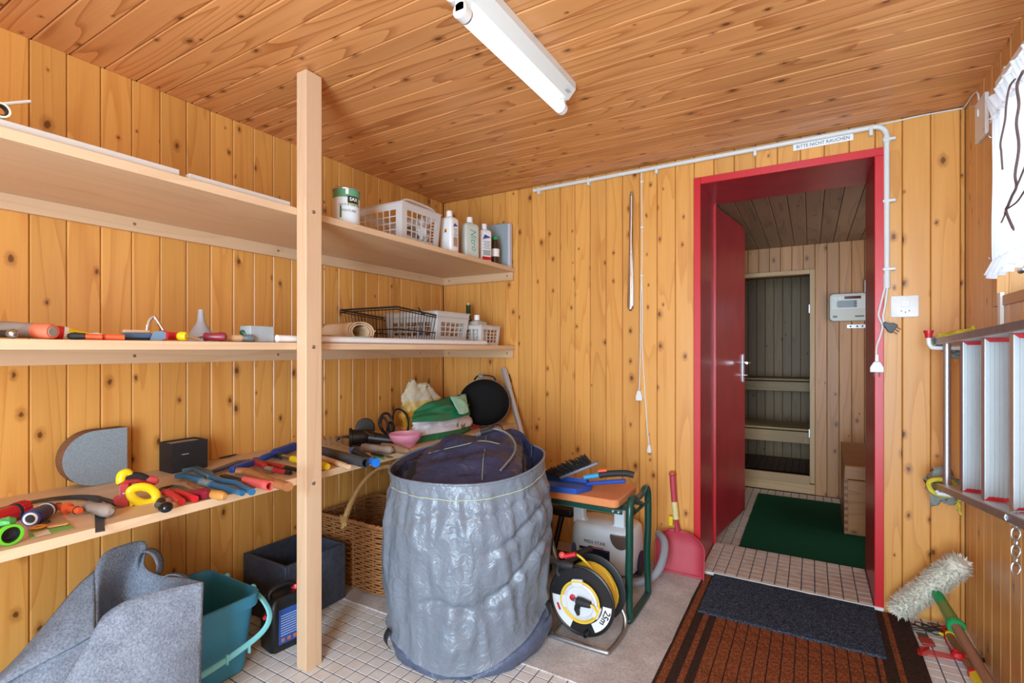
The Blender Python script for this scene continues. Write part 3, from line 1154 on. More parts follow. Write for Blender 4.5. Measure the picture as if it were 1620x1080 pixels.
o = obj('cable_duct', MB().box((0.372, YF - 0.018, 1.64), (0.386, FACE_Y, 1.74)), WHITE, bevel=0.002)
tag(o, 'short white cable duct above the sauna control unit', 'cable duct')

# ------------------------------------------------------------------ ceiling tube lamp
TUBE_Y0, TUBE_Y1, TUBE_X = 1.125, 1.80, -0.829
ENAMEL = plain('lamp_enamel', (232, 236, 232), 0.35)
lm = thing('tube_lamp', 'white fluorescent tube lamp fixed to the plank ceiling', 'lamp', (TUBE_X, 1.46, ZC - 0.115))
prof = [(-0.05, 0.0), (-0.05, -0.05), (-0.035, -0.06), (0.02, -0.06), (0.05, -0.028), (0.05, 0.0)]
obj('housing', MB().prism([(x, z) for x, z in prof], TUBE_Y1 - TUBE_Y0 + 0.0, axes((TUBE_X, TUBE_Y0, ZC - 0.001), (1, 0, 0), (0, 0, 1), (0, 1, 0))), ENAMEL, lm, smooth=False)
em, nt, b = new_mat('lit_tube')
b.inputs['Base Color'].default_value = (0.9, 0.92, 0.93, 1)
b.inputs['Emission Color'].default_value = (0.93, 0.97, 1.0, 1)
b.inputs['Emission Strength'].default_value = 0.9
b.inputs['Roughness'].default_value = 0.3
zt = ZC - 0.092
obj('fluorescent_tube', MB().cyl((TUBE_X - 0.006, TUBE_Y0 + 0.03, zt), (TUBE_X - 0.006, TUBE_Y1 - 0.018, zt), 0.0215, n=20), em, lm)
for ya, yb in ((TUBE_Y0 + 0.002, TUBE_Y0 + 0.03), (TUBE_Y1 - 0.018, TUBE_Y1 - 0.002)):
    hd = MB().cyl((TUBE_X - 0.006, ya, zt), (TUBE_X - 0.006, yb, zt), 0.0225, n=20)
    hd.box((TUBE_X - 0.02, ya, zt), (TUBE_X + 0.008, yb, ZC - 0.058))
    h = obj('lamp_holder', hd, WHITE_PAINT, lm)
    obj('metal_ring', MB().cyl((TUBE_X - 0.006, yb if ya < 1.3 else ya - 0.006, zt), (TUBE_X - 0.006, yb + 0.006 if ya < 1.3 else ya, zt), 0.022, n=20), ALU, h)
obj('type_label', MB().box((TUBE_X + 0.024, TUBE_Y1 - 0.06, 0), (TUBE_X + 0.042, TUBE_Y1 - 0.03, 0.0005), axes((0, 0, ZC - 0.05), (1, 0, 0), (0, 1, 0), (0, 0, 1))), plain('label_grey', (170, 176, 176), 0.6), lm)

# ------------------------------------------------------------------ conduit, sign, cords, switch on the back wall
CONDUIT = plain('conduit_white', (222, 224, 220), 0.45, var=0.06, vscale=30)
cn = thing('cable_conduit', 'white cable conduit running over the red doorway and down beside it', 'conduit', (0.295, YB, 1.455))
pts = [(-1.50, YB - 0.016, 2.181), (0.245, YB - 0.016, 2.188)]
el = [(0.245 + 0.048 * math.sin(a), YB - 0.016, 2.14 + 0.048 * math.cos(a)) for a in [PI / 2 * i / 8 for i in range(9)]]
obj('pipe', MB().tube(pts[:1] + el + [(0.2935, YB - 0.016, 1.46)], 0.0115, 12), CONDUIT, cn)
obj('sleeve', MB().cyl((0.2935, YB - 0.016, 2.105), (0.2935, YB - 0.016, 2.135), 0.014, n=14), CONDUIT, cn)
obj('sleeve', MB().cyl((0.2935, YB - 0.016, 1.455), (0.2935, YB - 0.016, 1.52), 0.0135, n=14), CONDUIT, cn)
for xx in (-1.46, -1.13, -0.73, -0.24, 0.235):
    obj('clip', MB().box((xx - 0.007, YB - 0.03, 2.15), (xx + 0.007, YB - 0.001, 2.19)), CONDUIT, cn, bevel=0.002)
for zz in (1.54, 1.845, 2.12):
    obj('clip', MB().box((0.278, YB - 0.03, zz - 0.006), (0.325, YB - 0.001, zz + 0.006)), CONDUIT, cn, bevel=0.002)
tn = obj('thin_cable', MB().tube(smooth_path([(0.25, YB - 0.006, 2.198), (0.34, YB - 0.006, 2.2), (0.42, YB - 0.006, 2.204), (0.54, YB - 0.005, 2.203), (0.556, YB - 0.02, 2.2), (0.557, 2.66, 2.195), (0.557, 2.60, 2.17), (0.558, 2.585, 2.12)], 8), 0.0032, 8), CONDUIT)
tag(tn, 'thin white cable along the ceiling edge into the right corner', 'cable')

SIGN = thing('no_smoking_sign', 'white no smoking sign in black capitals above the red doorway', 'sign', (0.048, YB, 2.15))
SM = axes((0.048, YB - 0.0035, 2.1635), (1, 0, 0.0), (0, 0, 1), (0, -1, 0)) @ Matrix.Rotation(0.012, 4, 'Z')
obj('board', MB().prism(rrect(0.243, 0.03, 0.001), 0.003, SM), WHITE_PAINT, SIGN)
obj('lettering', text_mb('BITTE NICHT RAUCHEN', 0.0215, SM @ Matrix.Translation((0, 0, 0.0032)) @ Matrix.Scale(0.93, 4, (1, 0, 0))), plain('print_black', (28, 32, 44), 0.6), SIGN)

# polished shoe horn hanging on the wall
sh = thing('shoe_horn', 'long polished steel shoe horn hanging beside the white cord', 'shoe horn', (-0.874, YB - 0.01, 1.40))


def horn(u, v):
    z = 2.075 - 0.675 * u
    w = 0.0125 + 0.008 * max(0, (u - 0.35) / 0.65) ** 1.3
    if u > 0.95:
        w *= math.sqrt(max(0.05, 1 - ((u - 0.95) / 0.052) ** 2))
    if u < 0.03:
        w *= 0.55 + 0.45 * u / 0.03
    a = (v - 0.5) * 2
    return (-0.876 - 0.006 * u + w * a, YB - 0.004 - 0.009 * (1 - a * a) - 0.002, z)


obj('blade', MB().grid(horn, 48, 10), CHROME, sh, solid=0.0012, angle=80)
obj('nail', MB().cyl((-0.876, YB - 0.002, 2.052), (-0.876, YB - 0.026, 2.056), 0.003, n=8), DARK_STEEL, sh)

# hanging white cord with two plugs
hc = thing('hanging_cord', 'thin white cord with two plugs hanging down the plank wall', 'cord', (-0.83, YB, 0.83))
CORD = plain('cord_white', (228, 228, 222), 0.5)
def WP(px, py, off=0.006):
    return ony(px, py, YB - off)
obj('cord', MB().tube(smooth_path([WP(1015, 272), WP(1015.5, 330), WP(1016, 400), WP(1015, 436), WP(1013.5, 480), WP(1013, 540), WP(1012, 600), WP(1011, 618)], 6), 0.0032, 8), CORD, hc)
obj('cord', MB().tube(smooth_path([WP(1015.5, 436), WP(1016.5, 490), WP(1016, 540), WP(1018, 580), WP(1021, 630), WP(1024, 675), WP(1027, 704)], 6), 0.0032, 8), CORD, hc)
for py in (288, 360, 436):
    p = WP(1015.5, py, 0)
    obj('clip', MB().box((p.x - 0.005, YB - 0.012, p.z - 0.004), (p.x + 0.011, YB - 0.0005, p.z + 0.004)), WHITE, hc, bevel=0.001)
p = WP(1011.5, 627, 0.012)
sk = obj('coupling', MB().rings([[(p.x + s * 0.012 * q, p.y + t * 0.012, p.z + z) for s, t in ((1, 1), (-1, 1), (-1, -1), (1, -1))] for q, z in ((1.5, -0.022), (1.5, 0.0), (1.0, 0.02), (0.6, 0.034))]), WHITE, hc, bevel=0.002)
p = WP(1027.5, 711, 0.012)
pg = obj('plug', MB().rings([[(p.x + s * 0.01 * q, p.y + t * 0.01, p.z + z) for s, t in ((1, 1), (-1, 1), (-1, -1), (1, -1))] for q, z in ((1.1, -0.016), (1.1, 0.0), (0.8, 0.016), (0.45, 0.028))]), WHITE, hc, bevel=0.002)
for s in (-1, 1):
    obj('pin', MB().cyl((p.x + s * 0.004, p.y, p.z - 0.016), (p.x + s * 0.004, p.y, p.z - 0.032), 0.0018, n=6), STEEL, pg)

# switch and socket
sw = thing('switch_socket', 'white wall switch with socket to the right of the red doorway', 'wall switch', (0.3585, YB, 1.32))
QM = axes((0.3585, YB - 0.0005, 1.372), (1, 0, 0), (0, 0, 1), (0, -1, 0))
obj('cover_plate', MB().rings([[QM @ Vector((x, y, 0)) for x, y in rrect(0.1, 0.096, 0.008)], [QM @ Vector((x, y, 0.007)) for x, y in rrect(0.1, 0.096, 0.008)], [QM @ Vector((x, y, 0.01)) for x, y in rrect(0.094, 0.09, 0.007)]]), WHITE_PAINT, sw)
obj('rocker', MB().prism(rrect(0.032, 0.03, 0.004, cx=0.002, cy=0.012), 0.004, QM @ Matrix.Translation((0, 0, 0.01))), WHITE, sw, bevel=0.001)
so = obj('socket', MB().prism([(0.002 + 0.022 * math.cos(a), -0.022 + 0.013 * math.sin(a)) for a in [2 * PI * i / 20 for i in range(20)]], 0.0015, QM @ Matrix.Translation((0, 0, 0.01))), WHITE_PAINT, sw)
for q, w in ((-0.012, -0.02), (0.002, -0.026), (0.016, -0.02)):
    obj('pin_hole', MB().lathe([(0.0025, 0), (0.002, 0.0006)], 8, QM @ Matrix.Translation((q, w, 0.0115))), BLACK, so)

# two cords with plugs out of the conduit
wc = thing('plug_cord', 'white cord with white plug dangling from the conduit end', 'cord', (0.27, YB - 0.02, 1.08))
obj('cord', MB().tube(smooth_path([(0.289, YB - 0.02, 1.47), WP(1392, 486, 0.024), WP(1390, 500, 0.026), WP(1396, 515, 0.028), WP(1393, 530, 0.024), WP(1387, 548, 0.022), WP(1386, 562, 0.022)], 8), 0.0042, 8), CORD, wc)
p = WP(1387, 578, 0.024)
g = obj('plug', MB().rings([[(p.x + s * w, p.y + t * d, p.z + z) for s, t in ((1, 1), (-1, 1), (-1, -1), (1, -1))] for w, d, z in ((0.025, 0.009, -0.03), (0.025, 0.009, -0.008), (0.012, 0.009, 0.016), (0.007, 0.006, 0.018), (0.006, 0.006, 0.05))]), WHITE, wc, bevel=0.002)
for s in (-1, 1):
    obj('pin', MB().cyl((p.x + s * 0.0095, p.y, p.z - 0.03), (p.x + s * 0.0095, p.y, p.z - 0.05), 0.0022, n=8), STEEL, g)
kc = thing('plug_cord', 'white cord with black three pin plug beside the red doorway', 'cord', (0.31, YB - 0.02, 1.27))
a, b2 = WP(1399, 512, 0.026), WP(1414, 520, 0.026)
obj('cord', MB().tube(smooth_path([(0.297, YB - 0.02, 1.47), WP(1400, 485, 0.024), WP(1397, 500, 0.024), a], 8), 0.0042, 8), CORD, kc)
KM = along(a, b2, (0, -1, 0))
g = obj('plug', MB().rings([[KM @ Vector((t * d, s * w, z)) for s, t in ((1, 1), (-1, 1), (-1, -1), (1, -1))] for w, d, z in ((0.007, 0.006, -0.006), (0.012, 0.009, 0.012), (0.021, 0.009, 0.028), (0.021, 0.009, 0.045))]), BLACK, kc, bevel=0.002)
for q in (-0.012, 0, 0.012):
    obj('pin', MB().cyl(KM @ Vector((0, q, 0.045)), KM @ Vector((0, q, 0.064)), 0.002, n=8), CHROME, g)

# white junction cover high on the right wall
jb = thing('junction_cover', 'white square junction box cover high on the right wall', 'junction box', (XR, 2.555, 1.98))
JM = axes((XR - 0.001, 2.553, 2.055), (0, -1, 0), (0, 0, 1), (-1, 0, 0))
obj('cover', MB().prism(rrect(0.135, 0.155, 0.012), 0.012, JM), WHITE, jb, bevel=0.002)
for sx in (-1, 1):
    for sy in (-1, 1):
        obj('screw', MB().lathe([(0.004, 0), (0.003, 0.002)], 8, JM @ Matrix.Translation((sx * 0.052, sy * 0.062, 0.012))), ALU, jb)
obj('spacer', MB().prism(rrect(0.012, 0.028, 0.004, cy=0.03), 0.004, JM @ Matrix.Translation((-0.02, 0, 0.012))), WHITE, jb)

# ------------------------------------------------------------------ window with curtain
CASE = wood('window_casing', (206, 148, 84), (168, 108, 52), 'z', 0.4, knots=0, contrast=0.7)
CASE_Y = wood('window_casing_y', (200, 142, 80), (160, 104, 50), 'y', 0.4, knots=0, contrast=0.7)
w1 = struct(bpy.data.objects.new('window_1', None))
COL.objects.link(w1)
ORG['window_1'] = Vector((XR + 0.1, 1.82, WZ0))
w1.location = ORG['window_1']
obj('casing', MB().box((XR - 0.012, WY1 - 0.03, WZ0 - 0.035), (XR + 0.02, WY1 + 0.012, WZ1 + 0.02)), CASE, w1, bevel=0.002)
obj('casing', MB().box((XR - 0.012, WY0 - 0.012, WZ0 - 0.035), (XR + 0.02, WY0 + 0.03, WZ1 + 0.02)), CASE, w1, bevel=0.002)
obj('casing', MB().box((XR - 0.012, WY0 + 0.03, WZ1 - 0.02), (XR + 0.02, WY1 - 0.03, WZ1 + 0.02)), CASE_Y, w1, bevel=0.002)
obj('window_sill', MB().box((XR - 0.006, WY0 + 0.03, WZ0 - 0.035), (XR + 0.2, WY1 - 0.03, WZ0)), CASE_Y, w1, bevel=0.002)
for ya, yb in ((WY0, WY0 + 0.03), (WY1 - 0.03, WY1)):
    obj('jamb', MB().box((XR + 0.02, ya, WZ0), (XR + 0.2, yb, WZ1)), CASE, w1)
obj('head', MB().box((XR + 0.02, WY0 + 0.03, WZ1 - 0.03), (XR + 0.2, WY1 - 0.03, WZ1)), CASE_Y, w1)
fx0, fx1 = XR + 0.12, XR + 0.16
for ya, yb in ((WY0 + 0.03, WY0 + 0.08), (WY1 - 0.08, WY1 - 0.03), (1.79, 1.84)):
    obj('sash_stile', MB().box((fx0, ya, WZ0), (fx1, yb, WZ1 - 0.03)), WHITE_PAINT, w1)
for za, zb in ((WZ0, WZ0 + 0.05), (WZ1 - 0.08, WZ1 - 0.03)):
    for ya, yb in ((WY0 + 0.08, 1.79), (1.84, WY1 - 0.08)):
        obj('sash_rail', MB().box((fx0, ya, za), (fx1, yb, zb)), WHITE_PAINT, w1)
gm, nt, b = new_mat('window_glass')
nt.nodes.remove(b)
tr = N(nt, 'ShaderNodeBsdfTransparent')
gl = N(nt, 'ShaderNodeBsdfGlossy')
gl.inputs['Roughness'].default_value = 0.02
mxs = N(nt, 'ShaderNodeMixShader')
mxs.inputs[0].default_value = 0.06
L(nt, tr.outputs[0], mxs.inputs[1])
L(nt, gl.outputs[0], mxs.inputs[2])
L(nt, mxs.outputs[0], nt.nodes['Material Output'].inputs['Surface'])
for ya, yb in ((WY0 + 0.08, 1.79), (1.84, WY1 - 0.08)):
    obj('pane', MB().box((fx0 + 0.018, ya, WZ0 + 0.05), (fx0 + 0.022, yb, WZ1 - 0.08)), gm, w1)
# curtain
cm_, nt, b = new_mat('curtain_cloth')
b.inputs['Base Color'].default_value = (0.86, 0.89, 0.93, 1)
b.inputs['Roughness'].default_value = 0.9
tl = N(nt, 'ShaderNodeBsdfTranslucent')
tl.inputs['Color'].default_value = (0.9, 0.93, 0.97, 1)
mxs = N(nt, 'ShaderNodeMixShader')
mxs.inputs[0].default_value = 0.45
L(nt, b.outputs[0], mxs.inputs[1])
L(nt, tl.outputs[0], mxs.inputs[2])
L(nt, mxs.outputs[0], nt.nodes['Material Output'].inputs['Surface'])
cu = thing('curtain', 'gathered white lace curtain with frilled hem at the window', 'curtain', (XR - 0.03, 1.9, 1.43))
ROD_Z = 1.985


def drape(u, v):
    y = 2.30 - 1.0 * u
    z = 1.955 - 0.475 * v
    a = 0.009 * math.sin(u * 190) + 0.004 * math.sin(u * 83 + 1.3)
    return (XR - 0.034 + a * (0.75 + 0.25 * v), y + 0.004 * math.sin(v * 9 + u * 40), z)


obj('cloth', MB().grid(drape, 220, 10), cm_, cu, angle=80)


def frill(z0, z1, amp, y_out):
    def f(u, v):
        y = 2.30 + y_out * v - (1.0 + y_out * v) * u
        z = z0 + (z1 - z0) * v + 0.01 * math.sin(u * 70) * v
        a = amp * (0.25 + 0.75 * abs(v)) * (math.sin(u * 210 + 0.4) + 0.5 * math.sin(u * 127))
        return (XR - 0.036 - 0.012 * v + a, y, z)
    return f


obj('hem_frill', MB().grid(frill(1.485, 1.425, 0.011, 0.03), 240, 5), cm_, cu, angle=80)
obj('top_frill', MB().grid(frill(1.95, 2.018, 0.01, 0.02), 240, 5), cm_, cu, angle=80)
obj('rod_pocket', MB().grid(frill(1.962, 1.946, 0.007, 0.0), 240, 2), cm_, cu, angle=80)
rl = thing('curtain_rail', 'white curtain rail over the window above the lace curtain', 'curtain rail', (XR - 0.02, 1.9, 2.02))
obj('rail', MB().box((XR - 0.05, 1.27, 2.03), (XR - 0.032, 2.21, 2.05)), WHITE, rl, bevel=0.002)
for yy in (1.4, 2.12):
    obj('bracket', MB().box((XR - 0.05, yy, 2.05), (XR - 0.001, yy + 0.02, 2.056)), WHITE, rl)
hk = obj('hook', MB().tube(smooth_path([(XR - 0.001, 2.4, 1.93), (XR - 0.016, 2.4, 1.93), (XR - 0.022, 2.4, 1.938)], 4), 0.003, 8), STEEL, cu)
hk = obj('hook', MB().tube(smooth_path([(XR - 0.001, 2.4, 1.50), (XR - 0.016, 2.4, 1.50), (XR - 0.022, 2.4, 1.508)], 4), 0.003, 8), STEEL, cu)
obj('latch', MB().ball((XR - 0.004, 2.15, 1.425), (0.008, 0.02, 0.01)), STEEL, w1)
# bare twigs hung in front of the curtain
TWIG = plain('twig_bark', (96, 72, 66), 0.7, var=0.3, vscale=90, bump=0.4, bscale=300)
def CPx(px, py, dx=0.078):
    return onx(px, py, XR - dx)
tw = thing('dried_twig', 'crooked dried twigs hanging over the white curtain', 'twig', CPx(1600, 360))
obj('stem', MB().tube(smooth_path([CPx(1619, 112), CPx(1609, 135), CPx(1612, 165), CPx(1608, 195), CPx(1612, 232), CPx(1606, 275), CPx(1608, 295), CPx(1601, 310), CPx(1595, 325), CPx(1592, 335), CPx(1604, 364)], 5), [0.0035] * 50 + [0.002], 6), TWIG, tw)
obj('branch', MB().tube(smooth_path([CPx(1622, 262), CPx(1614, 282), CPx(1608, 296)], 5), 0.0025, 6), TWIG, tw)
obj('branch', MB().tube(smooth_path([CPx(1622, 300), CPx(1610, 318), CPx(1600, 326), CPx(1594, 330)], 5), 0.0025, 6), TWIG, tw)
obj('branch', MB().tube(smooth_path([CPx(1593, 332), CPx(1586, 348), CPx(1584, 352)], 4), 0.002, 6), TWIG, tw)
obj('branch', MB().tube(smooth_path([CPx(1594, 326), CPx(1589, 338)], 4), 0.002, 6), TWIG, tw)
tw2 = tag(obj('dried_twig', MB().tube(smooth_path([CPx(1606, 125), CPx(1597, 138), CPx(1592, 165), CPx(1590, 190), CPx(1583, 225), CPx(1584, 240), CPx(1586, 268)], 6), 0.0026, 6), TWIG), 'thin dried twig at the left edge of the white curtain', 'twig')
o = obj('cable_duct', MB().box((XR - 0.012, 2.318, 1.10), (XR - 0.001, 2.348, 1.375)), WHITE, bevel=0.002)
tag(o, 'white cable duct on the right wall behind the hanging ladder', 'cable duct')

# ------------------------------------------------------------------ aluminium ladder hung on its side
ld = thing('step_ladder', 'aluminium step ladder hung sideways along the right wall', 'ladder', (0.48, 2.1, 0.62))
RIB = ALU
LY0, LY1 = 2.62, 1.30


def railz(y, top):
    f = (2.605 - y) / 0.9
    return 1.212 + 0.024 * f if top else 0.637 + 0.125 * f


for top in (True, False):
    M = MB()
    a, b2 = railz(LY0, top), railz(LY1, top)
    h = 0.0125
    sec = [(0.42, -h), (0.50, -h), (0.50, -h + 0.004), (0.45, -h + 0.004), (0.45, h), (0.42, h)] if False else [(0.425, -h), (0.492, -h), (0.492, h), (0.425, h)]
    M.rings([[(x, LY0, a + z) for x, z in sec], [(x, LY1, b2 + z) for x, z in sec]])
    r = obj('side_rail', M, ALU, ld, bevel=0.002)
    M = MB()
    M.rings([[(x, LY0 + 0.001, a + z) for x, z in ((0.4215, -h * 0.85), (0.4255, -h * 0.85), (0.4255, h * 0.85), (0.4215, h * 0.85))], [(x, LY1, b2 + z) for x, z in ((0.4215, -h * 0.85), (0.4255, -h * 0.85), (0.4255, h * 0.85), (0.4215, h * 0.85))]])
    obj('dark_edge', M, plain('worn_steel', (150, 146, 146), 0.35, 0.6, var=0.3, vscale=25), r)
yb = 2.545
obj('cross_bar', MB().cyl((0.455, yb, railz(yb, False)), (0.455, yb, railz(yb, True)), 0.0125, n=18), ALU, ld)
for yt in (2.27, 2.02, 1.77, 1.52):
    z0, z1 = railz(yt, False) + 0.013, railz(yt, True) - 0.013
    M = MB()
    x0, x1, nr = 0.447, 0.528, 8
    out = [(x0, 0.012), (x0, 0)]
    for i in range(nr):
        xa = x0 + (x1 - x0) * (i + 0.2) / nr
        xb = x0 + (x1 - x0) * (i + 0.65) / nr
        out += [(xa, 0), (xa, -0.0045), (xb, -0.0045), (xb, 0)]
    out += [(x1, 0), (x1, 0.012)]
    M.rings([[(x, yt + d, z0) for x, d in out], [(x, yt + d, z1) for x, d in out]])
    t = obj('tread', M, plain('ribbed_aluminium', (190, 194, 194), 0.45, 0.35, var=0.06), ld, smooth=False)
    obj('tread_lip', MB().rings([[(x, y, z) for x, y in ((x0 - 0.004, yt + 0.012), (x0, yt - 0.003), (x0 + 0.005, yt - 0.003), (x0 + 0.005, yt + 0.012))] for z in (z0, z1)]), ALU, t)
    for zz, s in ((z0, 1), (z1, -1)):
        M = MB()
        M.rings([[(x0 - 0.002, yt - 0.006, zz), (x1, yt - 0.006, zz), (x1, yt + 0.012, zz), (x0 - 0.002, yt + 0.012, zz)],
                 [(x0 + 0.012, yt - 0.006, zz + s * 0.012), (x1 - 0.004, yt - 0.006, zz + s * 0.012), (x1 - 0.004, yt + 0.012, zz + s * 0.012), (x0 + 0.012, yt + 0.012, zz + s * 0.012)]])
        obj('red_end_cap', M, RED, t)
# hooks carrying it, with rags against scratches
RAG_G = plain('grey_rag', (134, 138, 128), 0.9, var=0.25, vscale=40, bump=0.5, bscale=60)
RAG_Y = plain('yellow_rag', (214, 196, 60), 0.85, var=0.25, vscale=50, bump=0.5, bscale=70)
for k, (lab, zh, up) in enumerate((('white wall hook with red tip carrying the upper ladder rail', 1.187, True), ('white wall hook under the lower ladder rail', 0.612, False))):
    hkp = [(XR - 0.001, 2.575, zh), (0.43, 2.575, zh), (0.412, 2.575, zh + 0.006), (0.405, 2.575, zh + 0.02), (0.404, 2.575, zh + 0.05)]
    if not up:
        hkp = [(XR - 0.001, 2.575, zh), (0.44, 2.575, zh), (0.43, 2.575, zh + 0.006), (0.426, 2.575, zh + 0.012)]
    h = thing('wall_hook', lab, 'hook', (0.48, 2.575, zh))
    obj('bar', MB().tube(smooth_path(hkp, 5), 0.0085, 10), WHITE, h)
    if up:
        obj('red_tip', MB().lathe([(0.011, 0), (0.012, 0.012), (0.017, 0.026), (0.016, 0.03)], 14, frm((0.404, 2.575, zh + 0.04))), RED, h)


def crumple(c, r, seed, amp=0.35, n=22, m=14):
    c = Vector(c)
    mb = MB()
    rings = []
    for i in range(m + 1):
        t = PI * i / m
        ring = []
        for j in range(n):
            q = 2 * PI * j / n
            d = Vector((max(math.sin(t), 0.03) * math.cos(q), max(math.sin(t), 0.03) * math.sin(q), -math.cos(t)))
            k = 1 + amp * mnoise.noise(d * 2.1 + Vector((seed, 0, 0))) + amp * 0.5 * mnoise.noise(d * 5 + Vector((0, seed, 0)))
            ring.append(c + Vector((d.x * r[0], d.y * r[1], d.z * r[2])) * k)
        rings.append(ring)
    return mb.rings(rings)


def rag_strip(name, pts, w, mat, label, seed=0.0, group=None):
    """a crumpled cloth band following pts"""
    P = smooth_path(pts, 8)
    n = len(P)

    def f(u, v):
        i = min(int(u * (n - 1)), n - 2)
        t = u * (n - 1) - i
        p = P[i].lerp(P[i + 1], t)
        a = (v - 0.5) * w
        q = mnoise.noise(Vector((u * 5 + seed, v * 3, 0)))
        return p + Vector((0.012 * q, 0.25 * a + 0.012 * mnoise.noise(Vector((u * 7, v * 5, seed))), a + 0.01 * mnoise.noise(Vector((u * 9, seed, v * 4)))))
    o = obj(name, MB().grid(f, 40, 10), mat, solid=0.002, angle=80)
    return tag(o, label, 'rag')


rag_strip('rag', [(0.405, 2.60, 1.235), (0.425, 2.60, 1.215), (0.455, 2.60, 1.185), (0.48, 2.60, 1.165), (0.52, 2.6, 1.165)], 0.035, RAG_G, 'grey rag wound round the upper ladder hook', 1.0)
rag_strip('rag', [(0.425, 2.588, 1.205), (0.44, 2.588, 1.228), (0.47, 2.585, 1.24), (0.52, 2.585, 1.25), (0.545, 2.585, 1.262)], 0.022, RAG_Y, 'yellow cloth strip along the upper ladder rail end', 4.0)
tag(obj('rag', crumple((0.455, 2.652, 0.625), (0.055, 0.026, 0.07), 3.3, 0.5), RAG_G), 'crumpled grey rag behind the lower ladder rail end', 'rag')
M = MB().tube(smooth_path([(0.418 + 0.042 * math.cos(a) + 0.03, 2.585 + 0.01 * math.sin(3 * a), 0.637 + 0.032 * math.sin(a)) for a in [2 * PI * i / 12 for i in range(12)]], 4, True), 0.01, 8, squash=1.6, closed=True)
tag(obj('rag', M, RAG_Y), 'yellow cloth ring tied round the lower ladder rail', 'rag')
rag_strip('rag', [(0.5, 2.60, 0.60), (0.5, 2.60, 0.575), (0.505, 2.60, 0.545)], 0.03, RAG_Y, 'yellow rag end drooping below the lower ladder rail', 9.0)
# wire chain hanging from the ladder
wcn = thing('wire_chain', 'twisted steel link chain hanging from the lower ladder rail', 'chain', (0.44, 1.75, 0.6))
cz_ = onx(1607, 828, 0.44)
for k in range(6):
    zc_ = cz_.z - 0.004 - k * 0.0215
    a = 0.25 if k % 2 else 1.1
    ring = [(cz_.x + math.cos(a) * 0.009 * math.cos(q), cz_.y + math.sin(a) * 0.009 * math.cos(q), zc_ + 0.0155 * math.sin(q)) for q in [2 * PI * i / 16 for i in range(16)]]
    obj('link', MB().tube(ring, 0.0021, 6, closed=True), ZINC, wcn)
obj('clasp', MB().tube([(cz_.x + 0.0, cz_.y + 0.03 * math.cos(q), cz_.z + 0.018 + 0.012 * math.sin(q)) for q in [2 * PI * i / 16 for i in range(16)]], 0.0025, 6, closed=True), ZINC, wcn)
obj('loop', MB().tube([(0.459 + 0.04 * math.cos(q), cz_.y, railz(cz_.y, False) + 0.02 * math.sin(q)) for q in [2 * PI * i / 20 for i in range(20)]], 0.0022, 6, closed=True), ZINC, wcn)
# ------------------------------------------------------------------ big grey garden sack
def tarp(name, c, rough, weave=0.25, crinkle=0.5):
    m, nt, b = new_mat(name)
    tc = N(nt, 'ShaderNodeTexCoord')
    nz = N(nt, 'ShaderNodeTexNoise')
    nz.inputs['Scale'].default_value = 14
    nz.inputs['Detail'].default_value = 6
    nz.inputs['Distortion'].default_value = 0.8
    L(nt, tc.outputs['Object'], nz.inputs['Vector'])
    mr = N(nt, 'ShaderNodeMapRange')
    mr.inputs['To Min'].default_value = 0.86
    mr.inputs['To Max'].default_value = 1.12
    L(nt, nz.outputs['Fac'], mr.inputs['Value'])
    hs = N(nt, 'ShaderNodeHueSaturation')
    hs.inputs['Color'].default_value = (*srgb(c), 1)
    L(nt, mr.outputs[0], hs.inputs['Value'])
    L(nt, hs.outputs[0], b.inputs['Base Color'])
    b.inputs['Roughness'].default_value = rough
    b.inputs['Specular IOR Level'].default_value = 0.6
    w1 = N(nt, 'ShaderNodeTexWave', bands_direction='Z')
    w1.inputs['Scale'].default_value = 90
    w1.inputs['Distortion'].default_value = 2
    L(nt, tc.outputs['Object'], w1.inputs['Vector'])
    n2 = N(nt, 'ShaderNodeTexNoise')
    n2.inputs['Scale'].default_value = 30
    n2.inputs['Detail'].default_value = 5
    n2.inputs['Distortion'].default_value = 1.2
    mp = N(nt, 'ShaderNodeMapping')
    mp.inputs['Scale'].default_value = (0.8, 0.8, 0.9)
    L(nt, tc.outputs['Object'], mp.inputs[0])
    L(nt, mp.outputs[0], n2.inputs['Vector'])
    bp1 = N(nt, 'ShaderNodeBump')
    bp1.inputs['Strength'].default_value = crinkle
    bp1.inputs['Distance'].default_value = 0.012
    L(nt, n2.outputs['Fac'], bp1.inputs['Height'])
    bp2 = N(nt, 'ShaderNodeBump')
    bp2.inputs['Strength'].default_value = weave
    bp2.inputs['Distance'].default_value = 0.0006
    L(nt, w1.outputs['Fac'], bp2.inputs['Height'])
    L(nt, bp1.outputs['Normal'], bp2.inputs['Normal'])
    L(nt, bp2.outputs['Normal'], b.inputs['Normal'])
    MATS[name] = m
    return m


TARP = tarp('grey_tarp', (116, 126, 138), 0.28, 0.2, 0.6)
TARP_IN = tarp('navy_tarp', (46, 52, 80), 0.3)
TARP_BASE = tarp('blue_grey_tarp_base', (84, 94, 118), 0.45)
STITCH = plain('pale_stitching', (186, 194, 160), 0.8)
STRAP = plain('black_strap', (26, 28, 34), 0.75, bump=0.3, bscale=400)
BX, BY = -1.225, 1.712
TH_CAM = math.atan2(-BY, -BX)          # towards the camera
TH_R = math.radians(30.6)              # towards the right of the picture


def bag_r(z):
    pts = [(0.0, 0.30), (0.06, 0.318), (0.2, 0.322), (0.38, 0.338), (0.55, 0.346), (0.63, 0.338), (0.68, 0.322), (0.74, 0.318)]
    for (z0, r0), (z1, r1) in zip(pts, pts[1:]):
        if z <= z1:
            t = (z - z0) / (z1 - z0)
            return r0 + (r1 - r0) * t
    return pts[-1][1]


